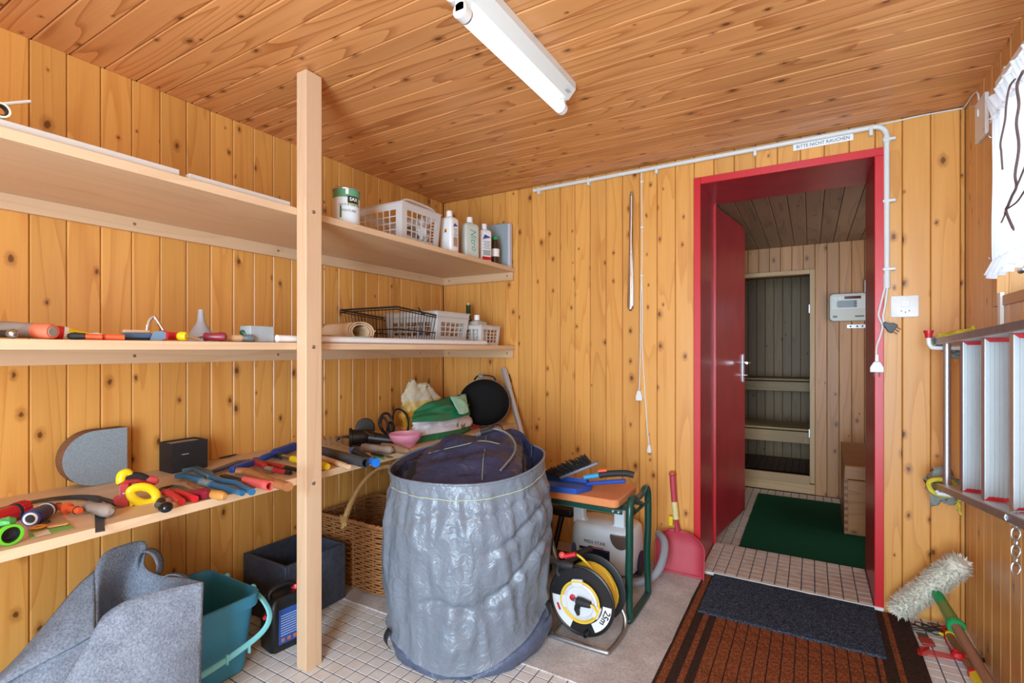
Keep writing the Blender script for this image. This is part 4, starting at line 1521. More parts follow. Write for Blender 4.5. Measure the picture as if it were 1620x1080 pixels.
def bag_fold(th, z):
    d = Vector((math.cos(th), math.sin(th), 0))
    q = 0
    # broad sags and sharp slanting creases
    q += 0.020 * mnoise.noise(Vector((d.x * 1.6, d.y * 1.6, z * 2.2 + 3)))
    q += 0.016 * mnoise.noise(Vector((d.x * 4.5, d.y * 4.5, z * 2.4 + 9)))
    r = mnoise.noise(Vector((d.x * 5.5 + 2, d.y * 5.5, z * 5.0 - 2)))
    q += 0.020 * (0.5 - abs(r)) - 0.006
    q += 0.007 * mnoise.noise(Vector((d.x * 13, d.y * 13, z * 7)))
    # slanting crease from upper right to lower middle
    a = (th - TH_CAM + PI) % (2 * PI) - PI
    for z_c, slope, w, dep, a0, aw in ((0.27, 0.17, 0.02, 0.024, 0.65, 0.55), (0.46, 0.11, 0.018, 0.02, 0.75, 0.5), (0.26, 0.0, 0.016, 0.014, -0.1, 0.6), (0.60, 0.05, 0.014, 0.01, 0.1, 0.9)):
        q -= dep * math.exp(-((z - z_c - slope * a + 0.02 * math.sin(a * 5)) / w) ** 2) * math.exp(-((a - a0) / aw) ** 2)
    return q


def rim_tilt(th):
    a = (th - TH_R + PI) % (2 * PI) - PI
    return 0.022 * math.cos(a) + 0.022 * math.cos(th - TH_CAM + PI) + 0.006 * math.sin(3 * th)


def low_edge(th):
    """the grey cloth ends above the dark base: low in front, high at the right"""
    a = (th - TH_CAM + PI) % (2 * PI) - PI
    return 0.035 + 0.16 * max(0, math.sin(a)) ** 1.8 + 0.06 * max(0, -math.sin(a)) ** 1.5 + 0.01 * math.sin(4 * a)


bag = thing('garden_sack', 'large round grey woven garden sack standing in the middle', 'sack', (BX, BY, 0.0))


def outer(u, v):
    th = 2 * PI * u
    zl, zt = low_edge(th), 0.722 + rim_tilt(th)
    z = zl + (zt - zl) * v
    k = min(1, (1 - v) * 8) * min(1, 0.3 + v * 5)
    r = bag_r(z * 0.74 / zt) + bag_fold(th, z) * k + 0.012 * math.exp(-v * 30)
    return (BX + r * math.cos(th), BY + r * math.sin(th), z)


obj('body', MB().grid(outer, 220, 110, True), TARP, bag, angle=80)


def base(u, v):
    th = 2 * PI * u
    z = 0.006 + 0.21 * v
    a = (th - TH_CAM + PI) % (2 * PI) - PI
    r = 0.302 + 0.012 * math.sin(min(1, v * 1.6) * PI) + 0.038 * max(0, math.sin(a * 1.0)) ** 2 * math.sin(PI * min(1, v * 1.1)) + 0.016 * mnoise.noise(Vector((math.cos(th) * 5, math.sin(th) * 5, z * 9)))
    r -= 0.06 * max(0, min(1, (z - low_edge(th) + 0.03) / 0.04))
    return (BX + r * math.cos(th), BY + r * math.sin(th), z)


bs = MB().grid(base, 120, 24, True)
bs.rings([[(BX + r * math.cos(2 * PI * j / 60), BY + r * math.sin(2 * PI * j / 60), 0.006) for j in range(60)] for r in (0.30, 0.01)], cap0=False)
obj('base', bs, TARP_BASE, bag, angle=80)


def lining(u, v):
    th = 2 * PI * u
    zt = 0.721 + rim_tilt(th)
    z = zt - (zt - 0.14) * v
    r = bag_r(z) - 0.005 - 0.045 * min(1, v * 7) - 0.03 * v + 0.012 * mnoise.noise(Vector((math.cos(th) * 4, math.sin(th) * 4, z * 5))) * min(1, v * 8)
    return (BX + r * math.cos(th), BY + r * math.sin(th), z)


ln = MB().grid(lining, 120, 30, True)
obj('lining', ln, TARP_IN, bag, angle=80)


def rimline(dz, r_off, n=120):
    return [(BX + (bag_r(0.72) + r_off) * math.cos(t), BY + (bag_r(0.72) + r_off) * math.sin(t), 0.722 + rim_tilt(t) + dz) for t in [2 * PI * i / n for i in range(n)]]


obj('rim_wire', MB().tube(rimline(0.002, -0.002), 0.005, 8, closed=True), TARP, bag)
obj('seam', MB().tube([(BX + (math.hypot(p[0] - BX, p[1] - BY) + 0.002) * math.cos(t), BY + (math.hypot(p[0] - BX, p[1] - BY) + 0.002) * math.sin(t), p[2])
                       for t, p in [(2 * PI * i / 220, outer(i / 220, 0.925)) for i in range(220)]], 0.0016, 5, closed=True), STITCH, bag)
for a in (-1.05, 1.12):
    th = TH_CAM + a
    zl = low_edge(th)
    r0 = 0.34
    obj('pull_strap', MB().grid(lambda u, v: (BX + (r0 + 0.016 * math.sin(u * PI)) * math.cos(th + (v - 0.5) * 0.1), BY + (r0 + 0.016 * math.sin(u * PI)) * math.sin(th + (v - 0.5) * 0.1), zl - 0.035 + 0.07 * u), 8, 3), STRAP, bag, solid=0.002)

# second folded sack stuffed inside the first
inb = thing('folded_sack', 'dark navy sack folded up inside the big grey sack', 'sack', (BX - 0.05, BY + 0.08, 0.45))
RV = Vector((CS, SN, 0))
FV = Vector((-SN, CS, 0))


def inner1(u, v):
    # a bulging sheet: front lip inside the rim, crest near the back rim
    a = (u - 0.5) * 2
    s = a * 0.25 - 0.02
    dfront = -0.24 + 0.44 * v
    crest = 0.655 + 0.135 * math.sin(min(1.0, v * 1.05) * PI / 2) ** 0.8 - 0.12 * max(0, abs(a) - 0.3) ** 1.6 + 0.035 * a
    crest += 0.03 * mnoise.noise(Vector((u * 4, v * 5, 1))) + 0.012 * mnoise.noise(Vector((u * 11, v * 13, 4)))
    lim = math.sqrt(max(0.0, 0.285 ** 2 - s * s))
    p = Vector((BX, BY, 0)) + RV * s + FV * max(-lim, min(lim, dfront))
    return (p.x, p.y, crest)


def inner2(u, v):
    a = (u - 0.5) * 2
    s = 0.12 + 0.15 * u
    lim = math.sqrt(max(0.0, 0.29 ** 2 - s * s))
    d = min(lim, -0.1 + 0.34 * v)
    p = Vector((BX, BY, 0)) + RV * s + FV * max(-lim, d)
    z = 0.66 + 0.155 * v - 0.05 * a * a + 0.012 * mnoise.noise(Vector((u * 5, v * 6, 7)))
    return (p.x, p.y, z)


obj('sack_cloth', MB().grid(inner1, 48, 40), TARP_IN, inb, solid=0.003, angle=80)
obj('side_fold', MB().grid(inner2, 30, 30), TARP_IN, inb, solid=0.003, angle=80)
hp_ = [Vector(inner1(0.60, 0.93)), Vector(inner1(0.72, 0.90)) + Vector((0, 0, 0.012)), Vector(inner1(0.86, 0.80)) + Vector((0, 0, 0.03)), Vector(inner1(0.93, 0.6)) + Vector((0, 0, 0.03)), Vector(inner1(0.92, 0.4)) + Vector((0, 0, 0.02)), Vector(inner1(0.82, 0.15)) + Vector((0, 0, 0.012))]
obj('piped_edge', MB().tube(smooth_path(hp_, 8), 0.0045, 8), plain('grey_piping', (120, 118, 118), 0.8), inb)
h0, h1 = Vector(inner1(0.60, 0.92)) + Vector((0, 0, 0.012)), Vector(inner1(0.78, 0.9)) + Vector((0, 0, 0.014))
obj('grip', MB().cyl(h0.lerp(h1, 0.15), h0.lerp(h1, 0.85), 0.011, n=12), BLACK_MATT, inb)
obj('handle_loop', MB().tube(smooth_path([h0 - Vector((0, 0, 0.014)), h0, h1, h1 - Vector((0, 0, 0.014))], 5), 0.004, 8), plain('grey_piping', (120, 118, 118), 0.8), inb)
sp = [Vector(inner1(0.1, v)) + Vector((0, 0, 0.004)) for v in (0.1, 0.3, 0.5, 0.7, 0.9)]
obj('dark_strap', MB().tube(smooth_path(sp, 5), 0.016, 8, squash=0.2), STRAP, inb)
obj('seam', MB().tube(smooth_path([Vector(inner1(u, 0.62)) + Vector((0, 0, 0.003)) for u in (0.2, 0.35, 0.5, 0.65, 0.8)], 5), 0.0009, 5), STITCH, inb)
obj('seam', MB().tube(smooth_path([Vector(inner1(0.68, v)) + Vector((0, 0, 0.003)) for v in (0.1, 0.3, 0.5, 0.7, 0.85)], 5), 0.0009, 5), STITCH, inb)

# ------------------------------------------------------------------ wicker baskets
def wicker(name, c):
    return plain(name, c, 0.55, var=0.3, vscale=55, bump=0.3, bscale=120)


WK = wicker('willow_brown', (158, 104, 58))
WK_L = wicker('willow_pale', (196, 152, 92))
WK_D = wicker('willow_dark', (104, 62, 38))


def wicker_body(t, x0, x1, y0, y1, z0, z1, mat, rim_mat, flare=0.03, step=0.0125, stakes=7, part='weave', r=0.0058):
    cx_, cy_ = (x0 + x1) / 2, (y0 + y1) / 2

    def loop(z, n, ph, amp):
        f = 1 - flare * 4 * (z1 - z) / (z1 - z0) * 0.25
        w, h, rad = (x1 - x0) * f, (y1 - y0) * f, 0.035
        pts = []
        per = rrect(w - 2 * rad * 0, h, rad, 6)
        m = len(per)
        # resample evenly
        ln = [0]
        for i in range(m):
            a, b2 = per[i], per[(i + 1) % m]
            ln.append(ln[-1] + math.hypot(b2[0] - a[0], b2[1] - a[1]))
        for k in range(n):
            s = ln[-1] * k / n
            i = 0
            while ln[i + 1] < s:
                i += 1
            q = (s - ln[i]) / max(1e-9, ln[i + 1] - ln[i])
            a, b2 = per[i], per[(i + 1) % m]
            x, y = a[0] + (b2[0] - a[0]) * q, a[1] + (b2[1] - a[1]) * q
            nrm = Vector((x / (w / 2), y / (h / 2), 0)).normalized()
            o = amp * math.cos(2 * PI * k / n * (n / 4) + ph)
            pts.append((cx_ + x + nrm.x * o, cy_ + y + nrm.y * o, z + random.uniform(-0.0016, 0.0016)))
        return pts
    n = 96
    mb = MB()
    z = z0 + 0.008
    k = 0
    while z < z1 - 0.006:
        mb.tube(loop(z, n, (k % 2) * PI, 0.0045), r * random.uniform(0.85, 1.08), 6, closed=True)
        z += step
        k += 1
    obj(part, mb, mat, t, kind='stuff', angle=80)
    L0, L1 = loop(z0, n, 0, 0), loop(z1, n, 0, 0)
    for k in range(0, n, 4):
        a, b2 = Vector(L0[k]), Vector(L1[k])
        obj('stake', MB().tube([a, a.lerp(b2, 0.5), b2], 0.0042, 6), rim_mat, t)
    rm = MB()
    for q in range(3):
        pts = []
        for i in range(n):
            p = Vector(L1[i])
            a = 2 * PI * (i / n * 22 + q / 3)
            nr = Vector((p.x - cx_, p.y - cy_, 0)).normalized()
            pts.append(p + nr * 0.006 * math.cos(a) + Vector((0, 0, 0.006 * math.sin(a))))
        rm.tube(pts, 0.0062, 6, closed=True)
    obj('rim', rm, rim_mat, t, angle=80)
    bt = MB()
    bt.box((x0 + 0.04, y0 + 0.03, z0), (x1 - 0.04, y1 - 0.03, z0 + 0.012))
    obj('floor_weave', bt, mat, t, bevel=0.003)


wb1 = thing('wicker_basket', 'brown wicker basket with tall arched handle beside the post', 'basket', (-1.92, 1.93, 0.005))
bx0, bx1, by0, by1 = -2.19, -1.725, 1.735, 2.13
wicker_body(wb1, bx0, bx1, by0, by1, 0.009, 0.335, WK, WK)
hb = MB()
hx, hy0, hy1, hz = -1.955, by0 + 0.01, by1 - 0.01, 0.33
# the arch runs across the basket
pA, pB = Vector((-1.99, by0 - 0.004, 0.30)), Vector((-1.80, by1 - 0.02, 0.30))
for q in range(6):
    pts = []
    for i in range(41):
        s = i / 40
        p = pA.lerp(pB, s)
        p.z = 0.30 + 0.275 * math.sin(s * PI) ** 0.62
        a = 2 * PI * (s * 3.2 + q / 6)
        pts.append(p + Vector((0.3 * math.cos(a), 0, 0)) * 0.028 + Vector((0, 0.011 * math.sin(a), 0.007 * math.cos(a))))
    hb.tube(pts, 0.0072, 6)
obj('handle', hb, WK_L, wb1, angle=80)
for p in (pA, pB):
    lp = MB()
    for k in range(4):
        c = p + Vector((0, 0, 0.03 + 0.009 * k))
        lp.tube([(c.x + 0.02 * math.cos(a), c.y + 0.016 * math.sin(a), c.z + 0.003 * math.sin(a * 2)) for a in [2 * PI * i / 16 for i in range(16)]], 0.0035, 5, closed=True)
    obj('binding', lp, WK_L, wb1)
wb2 = thing('wicker_basket', 'dark brown wicker basket in the corner behind the grey sack', 'basket', (-1.90, 2.47, 0.005))
wicker_body(wb2, -2.12, -1.74, 2.24, 2.62, 0.009, 0.49, WK_D, WK_D, step=0.013)

# ------------------------------------------------------------------ black planter trough
SLATE = plain('slate_black', (58, 64, 78), 0.6, var=0.5, vscale=45, bump=0.4, bscale=90)
tx0, tx1, ty0, ty1, tz = -2.205, -1.905, 1.345, 1.665, 0.262
pt = thing('planter_trough', 'black stone-look planter trough on the tiles behind the post', 'planter', ((tx0 + tx1) / 2, (ty0 + ty1) / 2, 0.0))
w = 0.016
obj('side', MB().box((tx0, ty0, 0.002), (tx1, ty0 + w, tz)), SLATE, pt, bevel=0.002)
obj('side', MB().box((tx0, ty1 - w, 0.002), (tx1, ty1, tz)), SLATE, pt, bevel=0.002)
obj('side', MB().box((tx0, ty0 + w, 0.002), (tx0 + w, ty1 - w, tz)), SLATE, pt, bevel=0.002)
obj('side', MB().box((tx1 - w, ty0 + w, 0.002), (tx1, ty1 - w, tz)), SLATE, pt, bevel=0.002)
obj('bottom', MB().box((tx0 + w, ty0 + w, 0.002), (tx1 - w, ty1 - w, 0.02)), SLATE, pt)

# ------------------------------------------------------------------ black canister
cn_ = thing('canister', 'black plastic canister with blue label between bin and post', 'canister', (-1.80, 1.27, 0.0))
KM = frm((-1.825, 1.285, 0.0), math.radians(-8))
KX, KY = 0.105, 0.105
prof = [(0.0, 0.9), (0.008, 1.0), (0.17, 1.0), (0.195, 0.93), (0.208, 0.78)]
obj('body', MB().rings([[KM @ Vector((x * s, y * s, z)) for x, y in rrect(KX * 1.0, 0.155, 0.02)] for z, s in prof]), BLACK, cn_, angle=50)
obj('handle', MB().tube(smooth_path([KM @ Vector(p) for p in ((0.0, -0.058, 0.19), (0, -0.06, 0.222), (0, -0.02, 0.238), (0, 0.03, 0.232), (0, 0.045, 0.2))], 6), 0.0105, 10), BLACK, cn_)
obj('cap', MB().lathe([(0.02, 0), (0.02, 0.022), (0.017, 0.026)], 18, KM @ frm((0, 0.05, 0.2))), RED, cn_)
obj('tap', MB().cyl(KM @ Vector((0.02, -0.08, 0.155)), KM @ Vector((0.045, -0.10, 0.155)), 0.008, n=12), RED, cn_)
lb = obj('label', MB().box((KX / 2 + 0.0002, -0.05, 0.03), (KX / 2 + 0.0012, 0.06, 0.165), KM), plain('label_blue', (46, 84, 160), 0.4), cn_)
for k in range(9):
    obj('print_line', MB().box((KX / 2 + 0.0012, -0.042, 0.062 + k * 0.0095), (KX / 2 + 0.0016, 0.052 - (k % 3) * 0.012, 0.065 + k * 0.0095), KM), plain('print_pale', (176, 194, 222), 0.5), lb)
for k in range(4):
    obj('hazard_mark', MB().box((KX / 2 + 0.0012, -0.04 + k * 0.024, 0.038), (KX / 2 + 0.0016, -0.026 + k * 0.024, 0.052), KM), plain('print_orange', (196, 106, 74), 0.5), lb)

# ------------------------------------------------------------------ teal bin
TEAL = plain('teal_plastic', (54, 138, 174), 0.42, var=0.07, vscale=12)
TEAL_L = plain('turquoise_plastic', (124, 206, 212), 0.4)
bn = thing('plastic_bin', 'teal rectangular plastic bin with turquoise carrying handle', 'bin', (-1.935, 0.93, 0.0))
bcx, bcy = -1.94, 0.955
BW, BD, BH = 0.36, 0.37, 0.285


def bin_ring(s, z, r=0.05, grow=0.0):
    return [(bcx + x, bcy + y, z) for x, y in rrect(BW * s + grow, BD * s + grow, r, 6)]


mb = MB()
mb.rings([bin_ring(0.82, 0.004, 0.04), bin_ring(0.86, 0.012, 0.045), bin_ring(0.93, 0.15), bin_ring(0.975, BH - 0.045), bin_ring(0.975, BH - 0.044, grow=0.022), bin_ring(0.985, BH - 0.004, grow=0.026), bin_ring(0.985, BH, grow=0.02),
          bin_ring(0.985, BH, grow=0.004), bin_ring(0.96, BH - 0.05, grow=-0.006), bin_ring(0.86, 0.02, 0.045, grow=-0.008)], cap0=True, cap1=True)
obj('body', mb, TEAL, bn, angle=35)
e0, e1 = Vector((bcx + 0.19, bcy + 0.17, BH - 0.06)), Vector((bcx + 0.19, bcy - 0.19, BH - 0.09))
ptsb = [(bcx + 0.12, bcy + 0.198, BH - 0.02), (bcx + 0.17, bcy + 0.21, BH - 0.06), (bcx + 0.205, bcy + 0.205, BH - 0.10), (bcx + 0.21, bcy + 0.17, BH - 0.14), (bcx + 0.205, bcy + 0.08, BH - 0.168), (bcx + 0.202, bcy - 0.04, BH - 0.185), (bcx + 0.20, bcy - 0.15, BH - 0.18), (bcx + 0.17, bcy - 0.21, BH - 0.12), (bcx + 0.12, bcy - 0.20, BH - 0.02)]
obj('bail_handle', MB().tube(smooth_path(ptsb, 6), 0.011, 8, squash=0.55), TEAL_L, bn)
for k, q in enumerate((0.12, 0.04, -0.05)):
    obj('handle_rib', MB().box((bcx + 0.205, bcy + q, BH - 0.19), (bcx + 0.213, bcy + q + 0.006, BH - 0.155)), TEAL_L, bn)
obj('lug', MB().ball((bcx + 0.11, bcy + 0.20, BH - 0.012), (0.014, 0.012, 0.014)), TEAL_L, bn)
obj('lug', MB().ball((bcx - 0.06, bcy + 0.20, BH - 0.008), (0.014, 0.01, 0.014)), TEAL_L, bn)

# ------------------------------------------------------------------ grey felt log bag, slumped
FELT = speckle('grey_felt', [(104, 112, 126), (134, 142, 156), (158, 166, 178)], 170, bump=0.7, dist=0.004, coarse=14, rough=1.0)
fb = thing('felt_bag', 'slumped grey felt log bag in front of the teal bin', 'felt bag', (-1.75, 0.65, 0.0))


def poly_path(pts, t):
    d = [0]
    for a, b2 in zip(pts, pts[1:]):
        d.append(d[-1] + (Vector(b2) - Vector(a)).length)
    s = t * d[-1]
    for i in range(len(pts) - 1):
        if s <= d[i + 1] + 1e-9:
            q = (s - d[i]) / max(1e-9, d[i + 1] - d[i])
            return Vector(pts[i]).lerp(Vector(pts[i + 1]), q)
    return Vector(pts[-1])


def ruled(top, bot, nu=40, nv=24, bulge=(0, 0, 0), amp=0.006, seed=0.0):
    T, B = smooth_path(top, 8), smooth_path(bot, 8)
    bl = Vector(bulge)

    def f(u, v):
        p = poly_path(T, u).lerp(poly_path(B, u), v)
        q = amp * mnoise.noise(Vector((u * 3 + seed, v * 3, seed)))
        return p + bl * (math.sin(PI * v) * math.sin(PI * u)) + Vector((q, -q * 0.5, q * 0.4))
    return MB().grid(f, nu, nv)


front_top = [onx(150, 1000, -1.70), onx(166, 972, -1.69), onx(205, 948, -1.67), onx(262, 932, -1.64), onx(321, 920, -1.605)]
front_bot = [Vector((-1.62, 0.30, 0.004)), Vector((-1.61, 0.45, 0.004)), Vector((-1.60, 0.58, 0.004)), Vector((-1.59, 0.70, 0.004)), Vector((-1.595, 0.835, 0.004))]
obj('front_panel', ruled(front_top, front_bot, bulge=(0.03, -0.01, 0), seed=2), FELT, fb, solid=0.006, angle=80)
back_top = [onx(150, 905, -1.98), onx(163, 876, -2.0), onx(195, 861, -2.02), onx(231, 857, -2.03), onx(228, 893, -1.97), onx(250, 909, -1.90), onx(290, 914, -1.78), onx(321, 921, -1.612)]
back_bot = [onx(150, 1003, -1.80), onx(155, 1015, -1.82), Vector((-1.86, 0.60, 0.12)), Vector((-1.86, 0.64, 0.1)), Vector((-1.84, 0.69, 0.1)), Vector((-1.80, 0.74, 0.08)), Vector((-1.72, 0.80, 0.05)), Vector((-1.61, 0.835, 0.01))]
obj('back_panel', ruled(back_top, back_bot, bulge=(-0.05, 0.02, 0), seed=5), FELT, fb, solid=0.006, angle=80)
side_top = [onx(-60, 1085, -1.95), onx(0, 1066, -1.96), onx(70, 990, -1.975), onx(120, 930, -1.985), onx(150, 903, -1.983)]
side_bot = [onx(-60, 1140, -1.86), onx(0, 1088, -1.86), onx(60, 1052, -1.84), onx(110, 1026, -1.81), onx(150, 1003, -1.795)]
obj('side_panel', ruled(side_top, side_bot, bulge=(0.03, -0.02, 0.01), seed=9), FELT, fb, solid=0.006, angle=80)
low_top = [onx(-60, 1128, -1.875), onx(0, 1080, -1.875), onx(60, 1044, -1.855), onx(110, 1018, -1.825), onx(150, 998, -1.81)]
low_bot = [Vector((-1.83, 0.05, 0.004)), Vector((-1.80, 0.2, 0.004)), Vector((-1.75, 0.30, 0.004)), Vector((-1.70, 0.36, 0.004)), Vector((-1.635, 0.36, 0.02))]
obj('base_panel', ruled(low_top, low_bot, bulge=(-0.02, 0.02, 0), amp=0.012, seed=13), FELT, fb, solid=0.006, angle=80)


def strap_loop(pts, w, wd):
    P = smooth_path(pts, 8)
    wd = Vector(wd).normalized()
    n = len(P)
    return MB().grid(lambda u, v: P[min(n - 1, round(u * (n - 1)))] + wd * (v - 0.5) * w, n - 1, 3)


obj('carry_loop', strap_loop([onx(222, 905, -1.99), onx(222, 880, -2.0), onx(232, 870, -2.0), onx(246, 875, -1.99), onx(253, 890, -1.98), onx(251, 908, -1.95)], 0.045, (0.5, -0.6, 0.1)), FELT, fb, solid=0.005, angle=80)
obj('carry_loop', strap_loop([onx(262, 913, -1.88), onx(272, 908, -1.87), onx(288, 910, -1.85), onx(300, 922, -1.82)], 0.04, (0.4, -0.5, 0.2)), FELT, fb, solid=0.005, angle=80)

# ------------------------------------------------------------------ garden kneeler stool with a board on it
GREEN = plain('dark_green_enamel', (18, 66, 54), 0.28, var=0.1, vscale=20)
GREEN_L = plain('sea_green_plate', (84, 140, 122), 0.45, var=0.08)
st = thing('garden_stool', 'dark green tubular steel garden stool carrying an orange board', 'stool', (-0.91, 2.255, 0.005))
for xe, s in ((-0.667, 1), (-1.19, -1)):
    for yy in (2.115, 2.40):
        d = 0.012 if yy < 2.2 else -0.012
        leg = [(xe, yy, 0.022), (xe, yy, 0.06), (xe - 0.004 * s, yy + d * 0.3, 0.2), (xe, yy, 0.33), (xe, yy, 0.47), (xe, yy + d, 0.515), (xe, yy + d * 2.6, 0.532)]
        obj('leg', MB().tube(smooth_path(leg, 5), [0.0155 if i < 8 else 0.0165 for i in range(31)], 12), GREEN, st)
    obj('foot_bar', MB().tube(smooth_path([(xe, 2.112, 0.03), (xe, 2.14, 0.02), (xe, 2.375, 0.02), (xe, 2.403, 0.03)], 5), 0.015, 10), GREEN, st)
    obj('top_grip', MB().tube(smooth_path([(xe, 2.14, 0.531), (xe, 2.18, 0.534), (xe, 2.22, 0.518), (xe, 2.29, 0.518), (xe, 2.34, 0.534), (xe, 2.375, 0.531)], 6), 0.014, 10), GREEN, st)
    for yy in (2.2, 2.31):
        obj('hinge_arm', MB().box((min(xe, xe - 0.085 * s), yy - 0.003, 0.462), (max(xe, xe - 0.085 * s), yy + 0.003, 0.482)), GREEN, st)
    obj('cross_strut', MB().cyl((xe, 2.13, 0.462), (xe, 2.385, 0.462), 0.007, n=8), GREEN, st)
obj('seat_plate', MB().box((-1.15, 2.125, 0.462), (-0.735, 2.40, 0.488)), GREEN_L, st, bevel=0.003)
obj('edge_rail', MB().box((-1.16, 2.113, 0.468), (-0.70, 2.124, 0.488)), GREEN, st, bevel=0.002)
for xx in (-0.74, -0.715):
    obj('rivet', MB().lathe([(0.006, 0), (0.004, 0.003)], 10, axes((xx, 2.113, 0.478), (1, 0, 0), (0, 0, 1), (0, -1, 0))), ALU, st)
ORB = plain('orange_board', (218, 136, 84), 0.9, var=0.12, vscale=60, bump=0.6, bscale=240)
brd = obj('foam_board', MB().prism(rrect(0.47, 0.30, 0.03, cx=-0.955, cy=2.262), 0.036, frm((0, 0, 0.489))), ORB, bevel=0.006)
tag(brd, 'orange rough foam board lying on the green stool', 'board')
# blue dustpan
DPB = plain('blue_dustpan_plastic', (34, 84, 178), 0.4, var=0.08)
ZB = 0.526
dp = thing('dustpan', 'blue dustpan lying on the orange board', 'dustpan', (-0.97, 2.22, ZB))
DMt = frm((-0.985, 2.20, ZB), math.radians(8))
outl = [(-0.15, -0.095), (0.06, -0.10), (0.105, -0.02), (0.105, 0.02), (0.06, 0.095), (-0.15, 0.09)]
pan = MB()
pan.rings([[DMt @ Vector((x, y, 0.001)) for x, y in outl], [DMt @ Vector((x * 1.02, y * 1.02, 0.026)) for x, y in outl], [DMt @ Vector((x * 0.995, y * 0.985, 0.026)) for x, y in outl], [DMt @ Vector((x * 0.97, y * 0.96, 0.006)) for x, y in outl]])
obj('pan', pan, DPB, dp, angle=30)
obj('grip', MB().tube([DMt @ Vector(p) for p in ((0.085, 0, 0.024), (0.12, 0.0, 0.034), (0.22, 0.006, 0.05), (0.262, 0.008, 0.056))], [0.012, 0.014, 0.0155, 0.015], 12, squash=0.65), DPB, dp)
# hand brush on top of it
hb_ = thing('hand_brush', 'black bristled hand brush resting in the blue dustpan', 'brush', (-0.98, 2.26, ZB + 0.02))
BM = frm((-1.02, 2.25, ZB + 0.03), math.radians(20)) @ Matrix.Rotation(math.radians(-24), 4, 'Y')
obj('brush_back', MB().box((-0.03, -0.022, 0.008), (0.17, 0.022, 0.024), BM), plain('smoky_plastic', (112, 110, 124), 0.3), hb_, bevel=0.005)
br = MB()
for i in range(26):
    for j in range(5):
        x = -0.03 + 0.17 * i / 25
        yq = -0.016 + 0.032 * j / 4
        q = random.uniform(-0.006, 0.006)
        br.tube([BM @ Vector((x, yq, 0.010)), BM @ Vector((x - 0.02 + q - 0.05 * (1 - i / 25), yq * 1.5 + q, 0.07 + q))], [0.0032, 0.002], 4)
obj('bristles', br, BLACK_MATT, hb_, kind='stuff')
gp = [(-0.86, 2.262, ZB + 0.062), (-0.84, 2.268, ZB + 0.067), (-0.80, 2.278, ZB + 0.074), (-0.74, 2.29, ZB + 0.08), (-0.705, 2.30, ZB + 0.074)]
obj('blue_neck', MB().tube([(-0.93, 2.25, ZB + 0.045), (-0.86, 2.262, ZB + 0.062)], [0.011, 0.012], 12), plain('sky_blue_plastic', (60, 160, 206), 0.4), hb_)
obj('grip', MB().tube(smooth_path(gp, 5), 0.0155, 12), BLACK_MATT, hb_)
obj('orange_clip', MB().cyl((-0.865, 2.262, ZB + 0.08), (-0.825, 2.27, ZB + 0.088), 0.009, n=10), ORANGE, hb_)

# ------------------------------------------------------------------ white vacuum cleaner under the stool
VACW = plain('vacuum_white', (226, 228, 230), 0.35, var=0.03)
NAVY = plain('vacuum_navy', (24, 34, 56), 0.3)
vc = thing('vacuum_cleaner', 'white vacuum cleaner standing under the green stool', 'vacuum cleaner', (-0.93, 2.58, 0.005))
VM = frm((-0.935, 2.585, 0.005))
sec = [(0.030, 0.88, 0.88), (0.05, 1.0, 0.98), (0.14, 1.0, 1.0), (0.2, 0.99, 0.97), (0.245, 0.96, 0.9), (0.26, 0.9, 0.8)]
obj('body', MB().rings([[VM @ Vector((x * s, y * q, z)) for x, y in rrect(0.345, 0.27, 0.075, 6)] for z, s, q in sec]), VACW, vc, angle=50)
for sx in (-1, 1):
    obj('wheel', MB().lathe([(0.062, 0), (0.062, 0.018), (0.05, 0.024), (0.01, 0.026)], 24, VM @ axes((sx * 0.160, 0.02, 0.066), (0, 1, 0), (0, 0, 1), (sx, 0, 0))), NAVY, vc)
hnd = MB().frame([(x, z) for x, z in rrect(0.28, 0.145, 0.03, 5)], [(x, z) for x, z in rrect(0.17, 0.075, 0.02, 5, cy=0.012)], 0.05, VM @ axes((-0.03, -0.06, 0.285), (1, 0, 0), (0, 0, 1), (0, 1, 0)))
obj('carry_handle', hnd, VACW, vc, bevel=0.006)
obj('dust_window', MB().rings([[VM @ Vector((0.115 + 0.056 * s * math.cos(a), -0.135 + d, 0.24 + 0.07 * s * math.sin(a))) for a in [PI + PI * i / 14 for i in range(15)]] + [] for s, d in ((1.0, 0.03), (0.95, -0.004))]), plain('smoked_plastic', (120, 96, 88), 0.2, metal=0.3), vc)
obj('front_panel', MB().box((-0.105, -0.141, 0.03), (0.06, -0.125, 0.155), VM), NAVY, vc, bevel=0.004)
obj('side_vent', MB().prism([(0.014 * math.cos(a), 0.036 * math.sin(a)) for a in [2 * PI * i / 18 for i in range(18)]], 0.004, VM @ axes((-0.138, -0.128, 0.125), (1, 0, 0), (0, 0, 1), (0, -1, 0))), plain('vent_blue_grey', (80, 92, 110), 0.3), vc)
obj('lettering', text_mb('MIDI STAR', 0.0235, VM @ axes((-0.02, -0.1385, 0.185), (1, 0, 0), (0, 0, 1), (0, -1, 0)), space=1.08), plain('print_navy', (30, 42, 70), 0.5), vc)
obj('red_print', MB().box((-0.05, -0.139, 0.159), (0.03, -0.138, 0.165), VM), plain('print_red', (206, 90, 90), 0.5), vc)
HOSE = plain('hose_grey', (150, 152, 158), 0.4, bump=0.0)


def hose(t, pts, r, mat, name='hose'):
    P = smooth_path(pts, 14)
    rs = [r * (1.0 if i % 2 else 0.9) for i in range(len(P))]
    return obj(name, MB().tube(P, rs, 12), mat, t, angle=60)


